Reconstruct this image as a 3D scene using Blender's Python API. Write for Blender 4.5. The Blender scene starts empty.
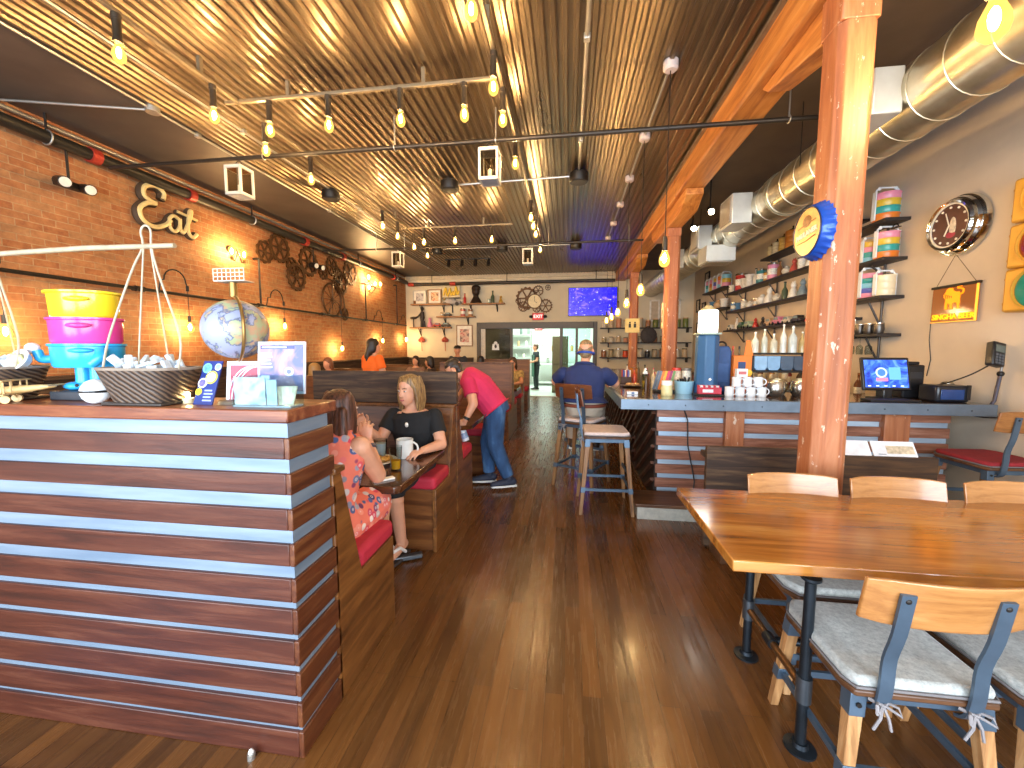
import bpy, math, random
from math import pi, sin, cos, radians
from mathutils import Vector as V, Matrix, Euler
random.seed(7)
sc = bpy.context.scene
COL = sc.collection

# ---------------------------------------------------------------- camera
EYE = V((0, 0, 1.55)); FPX = 404.0
_y, _p = radians(7.9), radians(5.1)
FWD = V((-sin(_y)*cos(_p), cos(_y)*cos(_p), -sin(_p)))
RGT = V((cos(_y), sin(_y), 0)); UPV = RGT.cross(FWD)
cam = bpy.data.objects.new('camera', bpy.data.cameras.new('camera'))
COL.objects.link(cam); sc.camera = cam
cam.matrix_world = Matrix(((RGT.x, UPV.x, -FWD.x, EYE.x), (RGT.y, UPV.y, -FWD.y, EYE.y), (RGT.z, UPV.z, -FWD.z, EYE.z), (0, 0, 0, 1)))
cam.data.sensor_width = 36; cam.data.lens = FPX/1024*36; cam.data.clip_start = .02
# measuring helpers: the place on a real wall / height that a line of sight meets
def _ray(px, py): return FWD + RGT*((px-512)/FPX) + UPV*((384-py)/FPX)
def onz(px, py, z=0.): d = _ray(px, py); return EYE + d*((z-EYE.z)/d.z)
def onx(px, py, x): d = _ray(px, py); return EYE + d*(x/d.x)
def ony(px, py, y): d = _ray(px, py); return EYE + d*(y/d.y)

# ---------------------------------------------------------------- world, windows, exposure
vs = sc.view_settings
sc.display_settings.display_device = 'sRGB'
vs.view_transform = 'Standard'; vs.look = 'None'; vs.gamma = 1; vs.use_curve_mapping = False
vs.exposure = 0.8
w = bpy.data.worlds.new('sky'); sc.world = w; w.use_nodes = True
bg = w.node_tree.nodes['Background']; bg.inputs[0].default_value = (.62, .78, 1, 1); bg.inputs[1].default_value = 1.6
sc.cycles.max_bounces = 7; sc.cycles.diffuse_bounces = 4; sc.cycles.glossy_bounces = 4; sc.cycles.transmission_bounces = 6
sc.cycles.sample_clamp_indirect = 4; sc.cycles.caustics_reflective = False; sc.cycles.caustics_refractive = False
def area(name, loc, rot, sx, sy, power, col):
    l = bpy.data.lights.new(name, 'AREA'); l.shape = 'RECTANGLE'; l.size = sx; l.size_y = sy; l.energy = power; l.color = col
    o = bpy.data.objects.new(name, l); COL.objects.link(o); o.location = loc; o.rotation_euler = rot; return o
DAY = 138
for i, x in enumerate((-3.6, -.75, 2.1)):       # daylight in the three shop windows behind the camera
    area('window_daylight', (x, -1.93, 1.75), (radians(90), 0, 0), 2.3, 2.5, DAY, (.80, .90, 1))
BULB = 500.0                                     # radiance of the filament bulbs
WARM = (1, .55, .17)
area('kitchen_ceiling_light', (-1.0, 15.0, 3.2), (0, 0, 0), 2.6, 2.2, 230, (.86, 1, .93))

# ---------------------------------------------------------------- materials
def lin(h):
    h = h.lstrip('#'); r = []
    for i in (0, 2, 4):
        c = int(h[i:i+2], 16)/255; r.append(c/12.92 if c <= .04045 else ((c+.055)/1.055)**2.4)
    return (*r, 1)
class NT:
    def __init__(s, name):
        s.m = bpy.data.materials.new(name); s.m.use_nodes = True; s.t = s.m.node_tree; s.b = s.t.nodes['Principled BSDF']
    def n(s, typ, **kw):
        n = s.t.nodes.new(typ)
        for k, v in kw.items():
            if hasattr(n, k): setattr(n, k, v)
        return n
    def l(s, a, b): s.t.links.new(a, b)
    def vec(s, scale, rot=(0, 0, 0), coord='Object'):
        c = s.n('ShaderNodeTexCoord'); m = s.n('ShaderNodeMapping'); m.inputs['Scale'].default_value = scale; m.inputs['Rotation'].default_value = rot
        s.l(c.outputs[coord], m.inputs[0]); return m.outputs[0]
    def noise(s, vec, scale, detail=4, rough=.55, dist=0):
        n = s.n('ShaderNodeTexNoise'); n.inputs['Scale'].default_value = scale; n.inputs['Detail'].default_value = detail
        n.inputs['Roughness'].default_value = rough; n.inputs['Distortion'].default_value = dist
        if vec: s.l(vec, n.inputs['Vector'])
        return n.outputs['Fac']
    def ramp(s, fac, stops):
        r = s.n('ShaderNodeValToRGB'); e = r.color_ramp.elements
        while len(e) < len(stops): e.new(.5)
        for i, (p, c) in enumerate(stops): e[i].position = p; e[i].color = c if not isinstance(c, str) else lin(c)
        s.l(fac, r.inputs[0]); return r.outputs[0]
    def mix(s, a, b, fac, mode='MIX'):
        m = s.n('ShaderNodeMix', data_type='RGBA', blend_type=mode)
        for v, k in ((a, 6), (b, 7), (fac, 0)):
            if hasattr(v, 'is_output'): s.l(v, m.inputs[k])
            else: m.inputs[k].default_value = v
        return m.outputs[2]
    def bump(s, h, strength=.3, dist=.01):
        b = s.n('ShaderNodeBump'); b.inputs['Strength'].default_value = strength; b.inputs['Distance'].default_value = dist
        s.l(h, b.inputs['Height']); s.l(b.outputs[0], s.b.inputs['Normal'])
    def col(s, c):
        if isinstance(c, str): c = lin(c)
        if hasattr(c, 'is_output'): s.l(c, s.b.inputs['Base Color'])
        else: s.b.inputs['Base Color'].default_value = c
    def set(s, **kw):
        for k, v in kw.items():
            k = k.replace('_', ' ')
            if hasattr(v, 'is_output'): s.l(v, s.b.inputs[k])
            else: s.b.inputs[k].default_value = v
        return s
MC = {}
def P(hexc, rough=.5, metal=0., var=.12, scale=14, bump=0., name=None, **kw):
    """plain painted / moulded / cloth surface with slight procedural variation"""
    key = (hexc, rough, metal, var, scale, bump, tuple(sorted(kw.items())))
    if key in MC: return MC[key]
    t = NT(name or 'surface_'+hexc.strip('#')); c = lin(hexc)
    v = t.vec((1, 1, 1)); f = t.noise(v, scale)
    lo = tuple(x*(1-var) for x in c[:3])+(1,); hi = tuple(min(1, x*(1+var)) for x in c[:3])+(1,)
    t.col(t.ramp(f, [(.3, lo), (.7, hi)])); t.set(Roughness=rough, Metallic=metal)
    if bump: t.bump(t.noise(v, scale*6), bump, .004)
    for k, x in kw.items(): t.set(**{k: x})
    MC[key] = t.m; return t.m
def E(hexc, strength, name='glow'):
    key = ('E', hexc, strength)
    if key in MC: return MC[key]
    t = NT(name); c = lin(hexc) if isinstance(hexc, str) else (*hexc, 1); t.col((c[0]*.6, c[1]*.6, c[2]*.6, 1))
    t.set(Emission_Color=c, Emission_Strength=strength); MC[key] = t.m; return t.m
def WOOD(name, dark, mid, light, axis='X', scale=1., rough=.45, bump=.25, knots=0, coat=0.):
    t = NT(name); s = {'X': (1.2, 14, 14), 'Y': (14, 1.2, 14), 'Z': (14, 14, 1.2)}[axis]
    v = t.vec(tuple(a*scale for a in s)); f = t.noise(v, 1.6, 6, .6, .6); g = t.noise(v, 9, 3, .7)
    c = t.ramp(f, [(.28, dark), (.5, mid), (.74, light)])
    c = t.mix(c, lin(dark), t.ramp(g, [(.5, (0, 0, 0, 1)), (.75, (.45, .45, .45, 1))]))
    t.col(c); t.set(Roughness=rough); t.bump(f, bump, .004)
    if coat: t.set(Coat_Weight=coat, Coat_Roughness=.12)
    return t.m
def GLASS(name, hexc, rough=.03):
    t = NT(name); tr = t.n('ShaderNodeBsdfTransparent'); tr.inputs[0].default_value = lin(hexc); gl = t.n('ShaderNodeBsdfGlossy'); gl.inputs['Roughness'].default_value = rough
    lw = t.n('ShaderNodeLayerWeight'); lw.inputs[0].default_value = .08; mx = t.n('ShaderNodeMixShader'); t.l(lw.outputs['Fresnel'], mx.inputs[0]); t.l(tr.outputs[0], mx.inputs[1]); t.l(gl.outputs[0], mx.inputs[2])
    t.l(mx.outputs[0], t.t.nodes['Material Output'].inputs[0]); return t.m

# ---------------------------------------------------------------- mesh helpers
def frame(d):
    d = V(d).normalized(); a = V((0, 0, 1)) if abs(d.z) < .95 else V((1, 0, 0))
    x = a.cross(d).normalized(); return x, d.cross(x), d
def RZ(a): return Matrix.Rotation(a, 4, 'Z')
class MB:
    def __init__(s): s.v = []; s.f = []
    def add(s, vs, fs, M=None):
        o = len(s.v); s.v += [(M @ V(p) if M else V(p)) for p in vs]; s.f += [tuple(i+o for i in f) for f in fs]; return s
    def box(s, x0, x1, y0, y1, z0, z1, M=None):
        return s.add([(x, y, z) for x in (x0, x1) for y in (y0, y1) for z in (z0, z1)],
                     [(0, 1, 3, 2), (4, 6, 7, 5), (0, 4, 5, 1), (2, 3, 7, 6), (0, 2, 6, 4), (1, 5, 7, 3)], M)
    def cb(s, c, sz, M=None):
        m = Matrix.Translation(V(c)) @ (M or Matrix())
        return s.box(-sz[0]/2, sz[0]/2, -sz[1]/2, sz[1]/2, -sz[2]/2, sz[2]/2, m)
    def bar(s, p, q, w, t, up=(0, 0, 1)):
        p, q = V(p), V(q); d = (q-p); L = d.length; d = d/L; x = V(up).cross(d)
        if x.length < 1e-4: x = V((1, 0, 0)).cross(d)
        x.normalize(); y = d.cross(x)
        M = Matrix(((x.x, y.x, d.x, p.x), (x.y, y.y, d.y, p.y), (x.z, y.z, d.z, p.z), (0, 0, 0, 1)))
        return s.box(-w/2, w/2, -t/2, t/2, 0, L, M)
    def loft(s, rings, closed_ends=True, loop=False):
        o = len(s.v); n = len(rings[0]); m = len(rings)
        for r in rings: s.v += [V(p) for p in r]
        for i in range(m if loop else m-1):
            a, b = o+i*n, o+((i+1) % m)*n
            for k in range(n): s.f.append((a+k, a+(k+1) % n, b+(k+1) % n, b+k))
        if closed_ends and not loop:
            s.f.append(tuple(o+k for k in reversed(range(n)))); s.f.append(tuple(o+(m-1)*n+k for k in range(n)))
        return s
    def cyl(s, p, q, r, r2=None, n=14):
        p, q = V(p), V(q); x, y, _ = frame(q-p); r2 = r if r2 is None else r2
        ring = lambda c, R: [c+x*(R*cos(2*pi*k/n))+y*(R*sin(2*pi*k/n)) for k in range(n)]
        return s.loft([ring(p, r), ring(q, r2)])
    def tube(s, pts, r, n=8, loop=False):
        pts = [V(p) for p in pts]; m = len(pts); rr = r if isinstance(r, (list, tuple)) else [r]*m
        rings = []; x = None
        for i, p in enumerate(pts):
            if loop: d = pts[(i+1) % m]-pts[i-1]
            else: d = pts[min(i+1, m-1)]-pts[max(i-1, 0)]
            d.normalize()
            if x is None: x, y, _ = frame(d)
            else:
                x = x-d*x.dot(d)
                if x.length < 1e-5: x = frame(d)[0]
                x.normalize(); y = d.cross(x)
            rings.append([p+x*(rr[i]*cos(2*pi*k/n))+y*(rr[i]*sin(2*pi*k/n)) for k in range(n)])
        return s.loft(rings, True, loop)
    def lathe(s, prof, c=(0, 0, 0), n=18, M=None, a0=0, name_ring=True):
        T = Matrix.Translation(V(c)) @ (M or Matrix())
        ring = len(prof) > 2 and prof[0][0] > .024 and prof[-1][0] > .024 and name_ring
        return s.loft([[T @ V((r*cos(a0+2*pi*k/n), r*sin(a0+2*pi*k/n), z)) for k in range(n)] for r, z in prof], True, ring)
    def ell(s, c, r, M=None, n=14, m=9):
        if not isinstance(r, (tuple, list)): r = (r, r, r)
        T = Matrix.Translation(V(c)) @ (M or Matrix())
        rings = []
        for i in range(m+1):
            t = -pi/2+pi*i/m; t = max(-pi/2+.02, min(pi/2-.02, t))
            rings.append([T @ V((r[0]*cos(t)*cos(2*pi*k/n), r[1]*cos(t)*sin(2*pi*k/n), r[2]*sin(t))) for k in range(n)])
        return s.loft(rings)
    def prism(s, poly, h, M=None):
        M = M or Matrix()
        return s.loft([[M @ V((x, y, 0)) for x, y in poly], [M @ V((x, y, h)) for x, y in poly]])
    def build(s, name, mat, parent=None, bev=0., org=None, smooth=38, seg=2):
        if org is None: org = ORG.get(parent.name, V()) if parent is not None else V()
        org = V(org)
        me = bpy.data.meshes.new(name); me.from_pydata([tuple(p-org) for p in s.v], [], s.f)
        me.polygons.foreach_set('use_smooth', [True]*len(me.polygons)); me.set_sharp_from_angle(angle=radians(smooth)); me.update()
        if mat: me.materials.append(mat)
        o = bpy.data.objects.new(name, me); COL.objects.link(o)
        ORG[o.name] = org
        if parent is not None: o.parent = parent
        else: o.location = org
        if bev:
            b = o.modifiers.new('edge', 'BEVEL'); b.width = bev; b.segments = seg; b.limit_method = 'ANGLE'; b.angle_limit = radians(40)
        return o
ORG = {}
def tag(o, label, cat, group=None):
    o['label'] = label; o['category'] = cat
    if group: o['group'] = group
    return o
def thing(name, label, cat, loc=(0, 0, 0), rot=0, group=None, local=False):
    """Empty at the base; children are modelled in world space unless local"""
    o = bpy.data.objects.new(name, None); COL.objects.link(o); o.empty_display_size = .1
    o.location = loc; o.rotation_euler = (0, 0, rot); tag(o, label, cat, group)
    ORG[o.name] = V() if local else V(loc)
    return o
def struct(o): o['kind'] = 'structure'; return o
def dup(root, loc, rot=None, label=None, group=None):
    r = root.copy(); COL.objects.link(r); r.location = loc
    if rot is not None: r.rotation_euler = (0, 0, rot)
    if label: r['label'] = label
    if group: r['group'] = group
    for ch in list(root.children):
        c = ch.copy(); COL.objects.link(c); c.parent = r
        for g in list(ch.children):
            d = g.copy(); COL.objects.link(d); d.parent = c
    return r
ORD = ['first', 'second', 'third', 'fourth', 'fifth', 'sixth', 'seventh', 'eighth', 'ninth', 'tenth', 'eleventh', 'twelfth', 'thirteenth', 'fourteenth', 'fifteenth', 'sixteenth']
def text_mesh(name, body, size, depth, mat, M, parent=None, bold=0.0):
    cu = bpy.data.curves.new(name, 'FONT'); cu.body = body; cu.size = size; cu.extrude = depth; cu.align_x = 'CENTER'; cu.align_y = 'CENTER'; cu.offset = bold
    cu.resolution_u = 3
    o = bpy.data.objects.new(name, cu); COL.objects.link(o)
    dg = bpy.context.evaluated_depsgraph_get(); me = bpy.data.meshes.new_from_object(o.evaluated_get(dg)); bpy.data.objects.remove(o)
    me.materials.clear(); me.materials.append(mat); org = ORG.get(parent.name, V()) if parent is not None else V()
    me.transform(Matrix.Translation(-org) @ M)
    o = bpy.data.objects.new(name, me); COL.objects.link(o)
    if parent is not None: o.parent = parent
    return o
def basis(x, y, z, o):
    return Matrix(((x[0], y[0], z[0], o[0]), (x[1], y[1], z[1], o[1]), (x[2], y[2], z[2], o[2]), (0, 0, 0, 1)))
def circ(c, r, x, y, n=24): return [V(c)+V(x)*(r*cos(2*pi*k/n))+V(y)*(r*sin(2*pi*k/n)) for k in range(n)]
def arc(c, r, x, y, a0, a1, n=10): return [V(c)+V(x)*(r*cos(a0+(a1-a0)*k/n))+V(y)*(r*sin(a0+(a1-a0)*k/n)) for k in range(n+1)]
X_, Y_, Z_ = V((1, 0, 0)), V((0, 1, 0)), V((0, 0, 1))
# ================================================================ SETTING
XL, XR, YB, YF, ZC = -5.3, 3.7, 12.85, -2.0, 3.88
# floor: narrow varnished boards running to the back
t = NT('floor_boards')
v = t.vec((1, 1, 1), (0, 0, radians(90)))
br = t.n('ShaderNodeTexBrick'); t.l(v, br.inputs['Vector']); br.offset = .37
for k, x in (('Scale', 1), ('Brick Width', 1.7), ('Row Height', .083), ('Mortar Size', .0016), ('Mortar Smooth', .2), ('Bias', -.1)): br.inputs[k].default_value = x
br.inputs['Color1'].default_value = lin('#442a14'); br.inputs['Color2'].default_value = lin('#784b22'); br.inputs['Mortar'].default_value = lin('#24130a')
v2 = t.vec((16, .9, 1)); g = t.noise(v2, 2.2, 6, .65, .8); g2 = t.noise(t.vec((1, .35, 1)), 1.6, 3)
c = t.mix(br.outputs['Color'], t.ramp(g, [(.3, '#4c2c14'), (.5, '#86562c'), (.75, '#9c6a38')]), .24, 'MIX')
c = t.mix(c, t.ramp(g2, [(.3, (.72, .68, .64, 1)), (.7, (1, 1, 1, 1))]), .8, 'MULTIPLY')
t.col(c); t.set(Roughness=t.ramp(t.noise(v2, 3, 4), [(.3, (.16,)*3+(1,)), (.75, (.36,)*3+(1,))]), Specular_IOR_Level=.55)
t.bump(t.mix(g, br.outputs['Fac'], .5), .05, .003)
FLOOR = t.m
struct(MB().box(XL-.1, XR+.1, YF-.1, YB+.15, -.1, 0).build('floor', FLOOR))
# corrugated metal ceiling
t = NT('corrugated_ceiling')
f = t.noise(t.vec((1, .25, 1)), 2.5, 4)
t.col(t.ramp(f, [(.3, '#73624e'), (.7, '#8f7c64')])); t.set(Metallic=.85, Roughness=t.ramp(f, [(.3, (.27,)*3+(1,)), (.7, (.38,)*3+(1,))]))
CEIL = t.m
mb = MB(); pts = []; x = -4.02; pit = .085
while x < 1.45:
    pts += [(x, ZC), (x+.034, ZC), (x+.046, ZC-.024), (x+.072, ZC-.024)]; x += pit
vs_ = [(a, yy, b) for yy in (YF-.1, YB+.1) for a, b in pts]; n = len(pts)
mb.add(vs_, [(i, i+1, n+i+1, n+i) for i in range(n-1)])
mb.box(-4.03, 1.5, YF-.1, YB+.1, ZC+.005, ZC+.1)
struct(mb.build('ceiling', CEIL, smooth=20))
struct(MB().box(XL-.1, -4.02, YF-.1, YB+.1, ZC-.012, ZC+.1).build('ceiling', P('#5b5047', .5, .2, .15, 3)))
struct(MB().box(1.45, XR+.1, YF-.1, YB+.1, ZC, ZC+.1).build('ceiling', P('#5a4a3c', .6, 0, .15, 3)))
# brick wall
t = NT('old_brick')
co = t.n('ShaderNodeTexCoord'); sp = t.n('ShaderNodeSeparateXYZ'); t.l(co.outputs['Object'], sp.inputs[0])
cb = t.n('ShaderNodeCombineXYZ'); t.l(sp.outputs['Y'], cb.inputs[0]); t.l(sp.outputs['Z'], cb.inputs[1])
wob = t.n('ShaderNodeTexNoise'); wob.inputs['Scale'].default_value = 3; t.l(cb.outputs[0], wob.inputs['Vector'])
va = t.n('ShaderNodeVectorMath', operation='MULTIPLY_ADD'); t.l(wob.outputs['Color'], va.inputs[0]); va.inputs[1].default_value = (.022, .02, 0); t.l(cb.outputs[0], va.inputs[2])
br = t.n('ShaderNodeTexBrick'); t.l(va.outputs[0], br.inputs['Vector'])
for k, x in (('Scale', 1), ('Brick Width', .215), ('Row Height', .072), ('Mortar Size', .006), ('Mortar Smooth', .4), ('Bias', -.15)): br.inputs[k].default_value = x
br.inputs['Color1'].default_value = lin('#a8673c'); br.inputs['Color2'].default_value = lin('#c99766'); br.inputs['Mortar'].default_value = lin('#bd9d74')
# odd dark bricks
br2 = t.n('ShaderNodeTexBrick'); t.l(va.outputs[0], br2.inputs['Vector'])
for k, x in (('Scale', 1), ('Brick Width', .215), ('Row Height', .072), ('Mortar Size', 0.), ('Bias', -.55)): br2.inputs[k].default_value = x
br2.inputs['Color1'].default_value = (1, 1, 1, 1); br2.inputs['Color2'].default_value = (.33, .28, .22, 1)
n1 = t.noise(cb.outputs[0], 11, 5, .7); n2 = t.noise(cb.outputs[0], 1.3, 4)
c = t.mix(br.outputs['Color'], br2.outputs['Color'], .85, 'MULTIPLY')
c = t.mix(c, t.ramp(n1, [(.35, '#6e3a1e'), (.6, '#c98c55'), (.8, '#e0bd8c')]), .32)
c = t.mix(c, t.ramp(n2, [(.35, (.75, .7, .65, 1)), (.65, (1, 1, 1, 1))]), .7, 'MULTIPLY')
t.col(c); t.set(Roughness=.85); t.bump(t.mix(br.outputs['Fac'], n1, .4), .6, .012)
struct(MB().box(XL-.15, XL, YF-.1, YB+.15, 0, ZC).build('wall_left', t.m))
# right and back walls
TAN = P('#cfbda6', .75, 0, .06, 2.5, .1, name='tan_plaster'); CREAM = P('#d8cbb0', .75, 0, .06, 2.5, .1, name='cream_plaster')
struct(MB().box(XR, XR+.15, YF-.1, YB+.15, 0, ZC).build('wall_right', TAN))
DX0, DX1, DZ = -2.92, .88, 2.36
mb = MB().box(XL-.1, DX0, YB, YB+.15, 0, ZC).box(DX1, XR+.1, YB, YB+.15, 0, ZC).box(DX0, DX1, YB, YB+.15, DZ, ZC)
struct(mb.build('wall_back', CREAM))
struct(MB().box(XL, 1.36, YB-.05, YB, 3.74, 3.86).box(XL, 1.36, YB-.03, YB, 3.60, 3.66).build('trim_1', P('#cdbd9f', .5), bev=.01))
# street front with three windows (behind the camera)
mb = MB(); WN = [(-4.75, -2.45), (-1.9, .4), (.95, 3.25)]
xs = [XL-.1]+[a for p in WN for a in p]+[XR+.1]
for i in range(0, len(xs), 2): mb.box(xs[i], xs[i+1], YF-.15, YF, 0, ZC)
for a, b in WN: mb.box(a, b, YF-.15, YF, 0, .5); mb.box(a, b, YF-.15, YF, 3.0, ZC)
struct(mb.build('wall_front', P('#8a7860', .8)))
# timber dado / booth-back panelling along the brick wall
BARN = WOOD('rough_dark_barnwood', '#1d120b', '#3f2a1b', '#6e5236', 'X', 1, .7, .5)
BARNY = WOOD('rough_dark_barnwood_long', '#1d120b', '#3f2a1b', '#6e5236', 'Y', 1, .7, .5)
struct(MB().box(XL, XL+.06, 3.0, YB-.05, 0, 1.22).box(XL, XL+.1, 3.0, YB-.05, 1.22, 1.26).build('trim_2', BARNY, bev=.005))
struct(MB().box(XL+.06, DX0-.12, YB-.06, YB, 0, 1.2).box(XL+.06, DX0-.12, YB-.1, YB, 1.2, 1.24).build('trim_3', BARN, bev=.005))
# kitchen doorway: dark steel frame with a fixed glass leaf, the open gap, and a sliding leaf
FRM = P('#4c4640', .45, .3, .08)
d = struct(MB().box(DX0, DX0+.12, YB-.06, YB+.16, 0, DZ).box(DX1-.12, DX1, YB-.06, YB+.16, 0, DZ).box(DX0+.12, DX1-.12, YB-.06, YB+.16, DZ-.2, DZ)
           .box(-1.84, -1.76, YB-.02, YB+.1, 0, DZ-.2).box(-.27, -.17, YB-.02, YB+.1, 0, DZ-.2).build('door_1', FRM, bev=.006))
GD = GLASS('tinted_glass', '#8f7d70', .05); GC = GLASS('clear_glass', '#e6f4f4', .02)
struct(MB().box(DX0+.27, -1.84, YB+.03, YB+.04, .05, DZ-.2).build('pane', GD, d))
struct(MB().box(DX0+.12, DX0+.27, YB, YB+.06, 0, DZ-.2).build('post', P('#cfc8bc', .5), d, .005))
struct(MB().box(-.17, DX1-.2, YB+.05, YB+.06, .08, DZ-.2).build('pane', GC, d))
struct(MB().box(.22, .30, YB+.02, YB+.08, 0, DZ-.2).build('stile', FRM, d))
struct(MB().box(-1.76, -.27, YB-.02, YB+.14, 0, .02).build('threshold', P('#b9b6a8', .4, .5), d))
# the kitchen beyond
KW = P('#e8efe6', .6, 0, .04)
struct(MB().box(-4.2, 2.2, YB+.15, 18, -.1, 0).build('floor', P('#a9b3a8', .35, 0, .2, 4)))
struct(MB().box(-4.2, 2.2, 18, 18.1, 0, 3.4).build('wall_back', KW)); struct(MB().box(-4.3, -4.2, YB+.15, 18.1, 0, 3.4).build('wall_left', KW))
struct(MB().box(2.2, 2.3, YB+.15, 18.1, 0, 3.4).build('wall_right', KW)); struct(MB().box(-4.3, 2.3, YB+.15, 18.1, 3.4, 3.5).build('ceiling', KW))
# windows high on the back wall behind the posts (blind white sashes)
for i, (a, b) in enumerate(((2.42, 2.72), (3.02, 3.32))):
    wf = struct(MB().box(a, a+.05, YB-.03, YB, 2.35, 3.0).box(b-.05, b, YB-.03, YB, 2.35, 3.0).box(a, b, YB-.03, YB, 2.95, 3.0).box(a, b, YB-.03, YB, 2.35, 2.4).build('window_%d' % (i+1), P('#e9e4da', .5), bev=.004))
    struct(MB().box(a+.05, b-.05, YB-.012, YB-.006, 2.4, 2.95).build('pane', P('#c2b096', .3), wf))

# ---------------------------------------------------------------- timber posts and beam
t = NT('painted_old_timber')
v = t.vec((9, 9, .8)); f = t.noise(v, 2, 6, .6, .5); k = t.noise(t.vec((1, 1, .45)), 22, 4, .7)
c = t.ramp(f, [(.25, '#8a4c2e'), (.5, '#ad6840'), (.75, '#bf8058')])
chips = t.ramp(k, [(.63, (0, 0, 0, 1)), (.67, (1, 1, 1, 1))])
c = t.mix(c, lin('#e3cdb4'), t.mix((0, 0, 0, 1), chips, .75)); t.col(c); t.set(Roughness=.5); t.bump(f, .5, .01); POSTM = t.m
t = NT('beam_timber'); v = t.vec((9, .8, 9)); f = t.noise(v, 2, 6, .6, .5)
t.col(t.ramp(f, [(.25, '#8a4a20'), (.5, '#c07a38'), (.75, '#d89a55')])); t.set(Roughness=.5); t.bump(f, .4, .01); BEAMM = t.m
def oct_(x0, x1, y0, y1, c): return [(x0+c, y0), (x1-c, y0), (x1, y0+c), (x1, y1-c), (x1-c, y1), (x0+c, y1), (x0, y1-c), (x0, y0+c)]
PX0, PX1 = 1.47, 1.67
BX0_, BX1_ = 1.40, 1.70
bm_ = thing('ceiling_beam', 'long orange timber beam under the ceiling, carried by the row of posts', 'beam', ((PX0+PX1)/2, 5, 3.56))
MB().box(BX0_, BX1_, YF, 5.95, 3.58, ZC).build('timber', BEAMM, bm_, .02)
MB().box(BX0_, BX1_, 5.953, YB, 3.58, ZC).build('timber', BEAMM, bm_, .02)
MB().box(BX0_-.035, BX0_, YF, YB, ZC-.06, ZC-.03).build('edge_strip', P('#8d7d68', .4, .6), bm_)
for i, (yy, lb) in enumerate(((2.62, 'thick orange timber post beside the dining table, blue bottle cap sign on it'), (6.55, 'orange timber post rising behind the blue dispenser on the bar'), (10.2, 'slim far orange timber post with the yellow notice on it'))):
    p = thing('timber_post', lb, 'post', ((PX0+PX1)/2, yy+.10, 0), group='timber posts under the beam')
    MB().prism(oct_(PX0, PX1, yy, yy+.20, .034), 3.355 if not i else 3.235).build('shaft', POSTM, p, .006)
    MB().prism(oct_(PX0, PX1, yy, yy+.20, .008), .22 if not i else .12, Matrix.Translation((0, 0, 3.356 if not i else 3.236))).build('capital', POSTM, p, .006)
    if i: MB().prism([(yy-.95, 3.578), (yy+1.2, 3.578), (yy+1.2, 3.5), (yy+.95, 3.36), (yy-.7, 3.36), (yy-.95, 3.5)], PX1-PX0+.02, basis(Y_, Z_, X_, (PX0-.01, 0, 0))).build('bolster', BEAMM, p, .01)
    else: MB().prism([(yy+.2, 3.578), (yy+1.0, 3.578), (yy+.9, 3.5), (yy+.2, 3.36)], PX1-PX0-.03, basis(Y_, Z_, X_, (PX0+.015, 0, 0))).build('bolster', BEAMM, p, .01)
# ================================================================ CEILING FIXTURES
BLACK = P('#1d1a18', .45, .3, .15); IRON = P('#2a2623', .5, .6, .2, 20); GALV = P('#b9b6ae', .38, .8, .1, 8); BRASSY = P('#8a6a3a', .35, .8, .2)
SOCK = P('#4a4034', .4, .5, .1); WHITE = P('#e6e2da', .45, 0, .04); GLOW = E((1, .68, .33), BULB*2.6, 'filament_glow'); GLOWP = E((1, .68, .32), BULB*2.2, 'filament_glow_pendant')
BULBP = [(.004, -.115), (.016, -.112), (.029, -.098), (.034, -.078), (.031, -.055), (.020, -.028), (.014, -.012), (.013, 0), (.004, 0)]
def SHELL():  # see-through bulb glass; the halo is put in as its own amber emission
    t = NT('bulb_halo_glass'); tr = t.n('ShaderNodeBsdfTransparent'); tr.inputs[0].default_value = (1, .93, .8, 1); em = t.n('ShaderNodeEmission'); em.inputs[0].default_value = (1, .52, .10, 1); em.inputs[1].default_value = 1.6
    lw = t.n('ShaderNodeLayerWeight'); lw.inputs[0].default_value = .45; mx = t.n('ShaderNodeMixShader'); cl = t.n('ShaderNodeMath', operation='MULTIPLY_ADD'); cl.inputs[1].default_value = .25; cl.inputs[2].default_value = .45; t.l(lw.outputs['Facing'], cl.inputs[0])
    t.l(cl.outputs[0], mx.inputs[0]); t.l(tr.outputs[0], mx.inputs[1]); t.l(em.outputs[0], mx.inputs[2]); t.l(mx.outputs[0], t.t.nodes['Material Output'].inputs[0]); return t.m
SHELL = SHELL()
def bulb(par, c, k=1., glow=None, flip=1):
    # envelope carrying the painted amber halo, with the glowing filament bundle inside it
    b = MB().lathe([(r*k*1.12, flip*z*k*1.12) for r, z in BULBP], c, 14).build('bulb', SHELL, par)
    MB().ell(V(c)+V((0, 0, -flip*.066*k)), (.013*k, .013*k, .034*k), None, 10, 8).build('filament', glow or GLOW, b)
def make_spot():
    t = thing('track_bulb', '', 'light bulb', local=True)
    MB().lathe([(.004, 0), (.028, 0), (.028, -.03), (.024, -.034), (.024, -.15), (.028, -.155), (.028, -.175), (.004, -.175)], (0, 0, 0), 14).build('socket', SOCK, t)
    bulb(t, (0, 0, -.17)); return t
SP = make_spot(); nsp = 0
def spot(x, y, label, z=3.705):
    global nsp
    if nsp == 0: SP['label'] = label; SP['group'] = 'bare filament bulbs on the ceiling tracks'; SP.location = (x, y, z)
    else: dup(SP, (x, y, z), None, label)
    nsp += 1
for i, y in enumerate((2.44, 3.16, 3.74, 4.44, 6.24, 6.81, 7.56, 8.3)):
    spot(-2.93, y, '%s bulb from the front in the long track row above the booths' % ORD[i])
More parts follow.
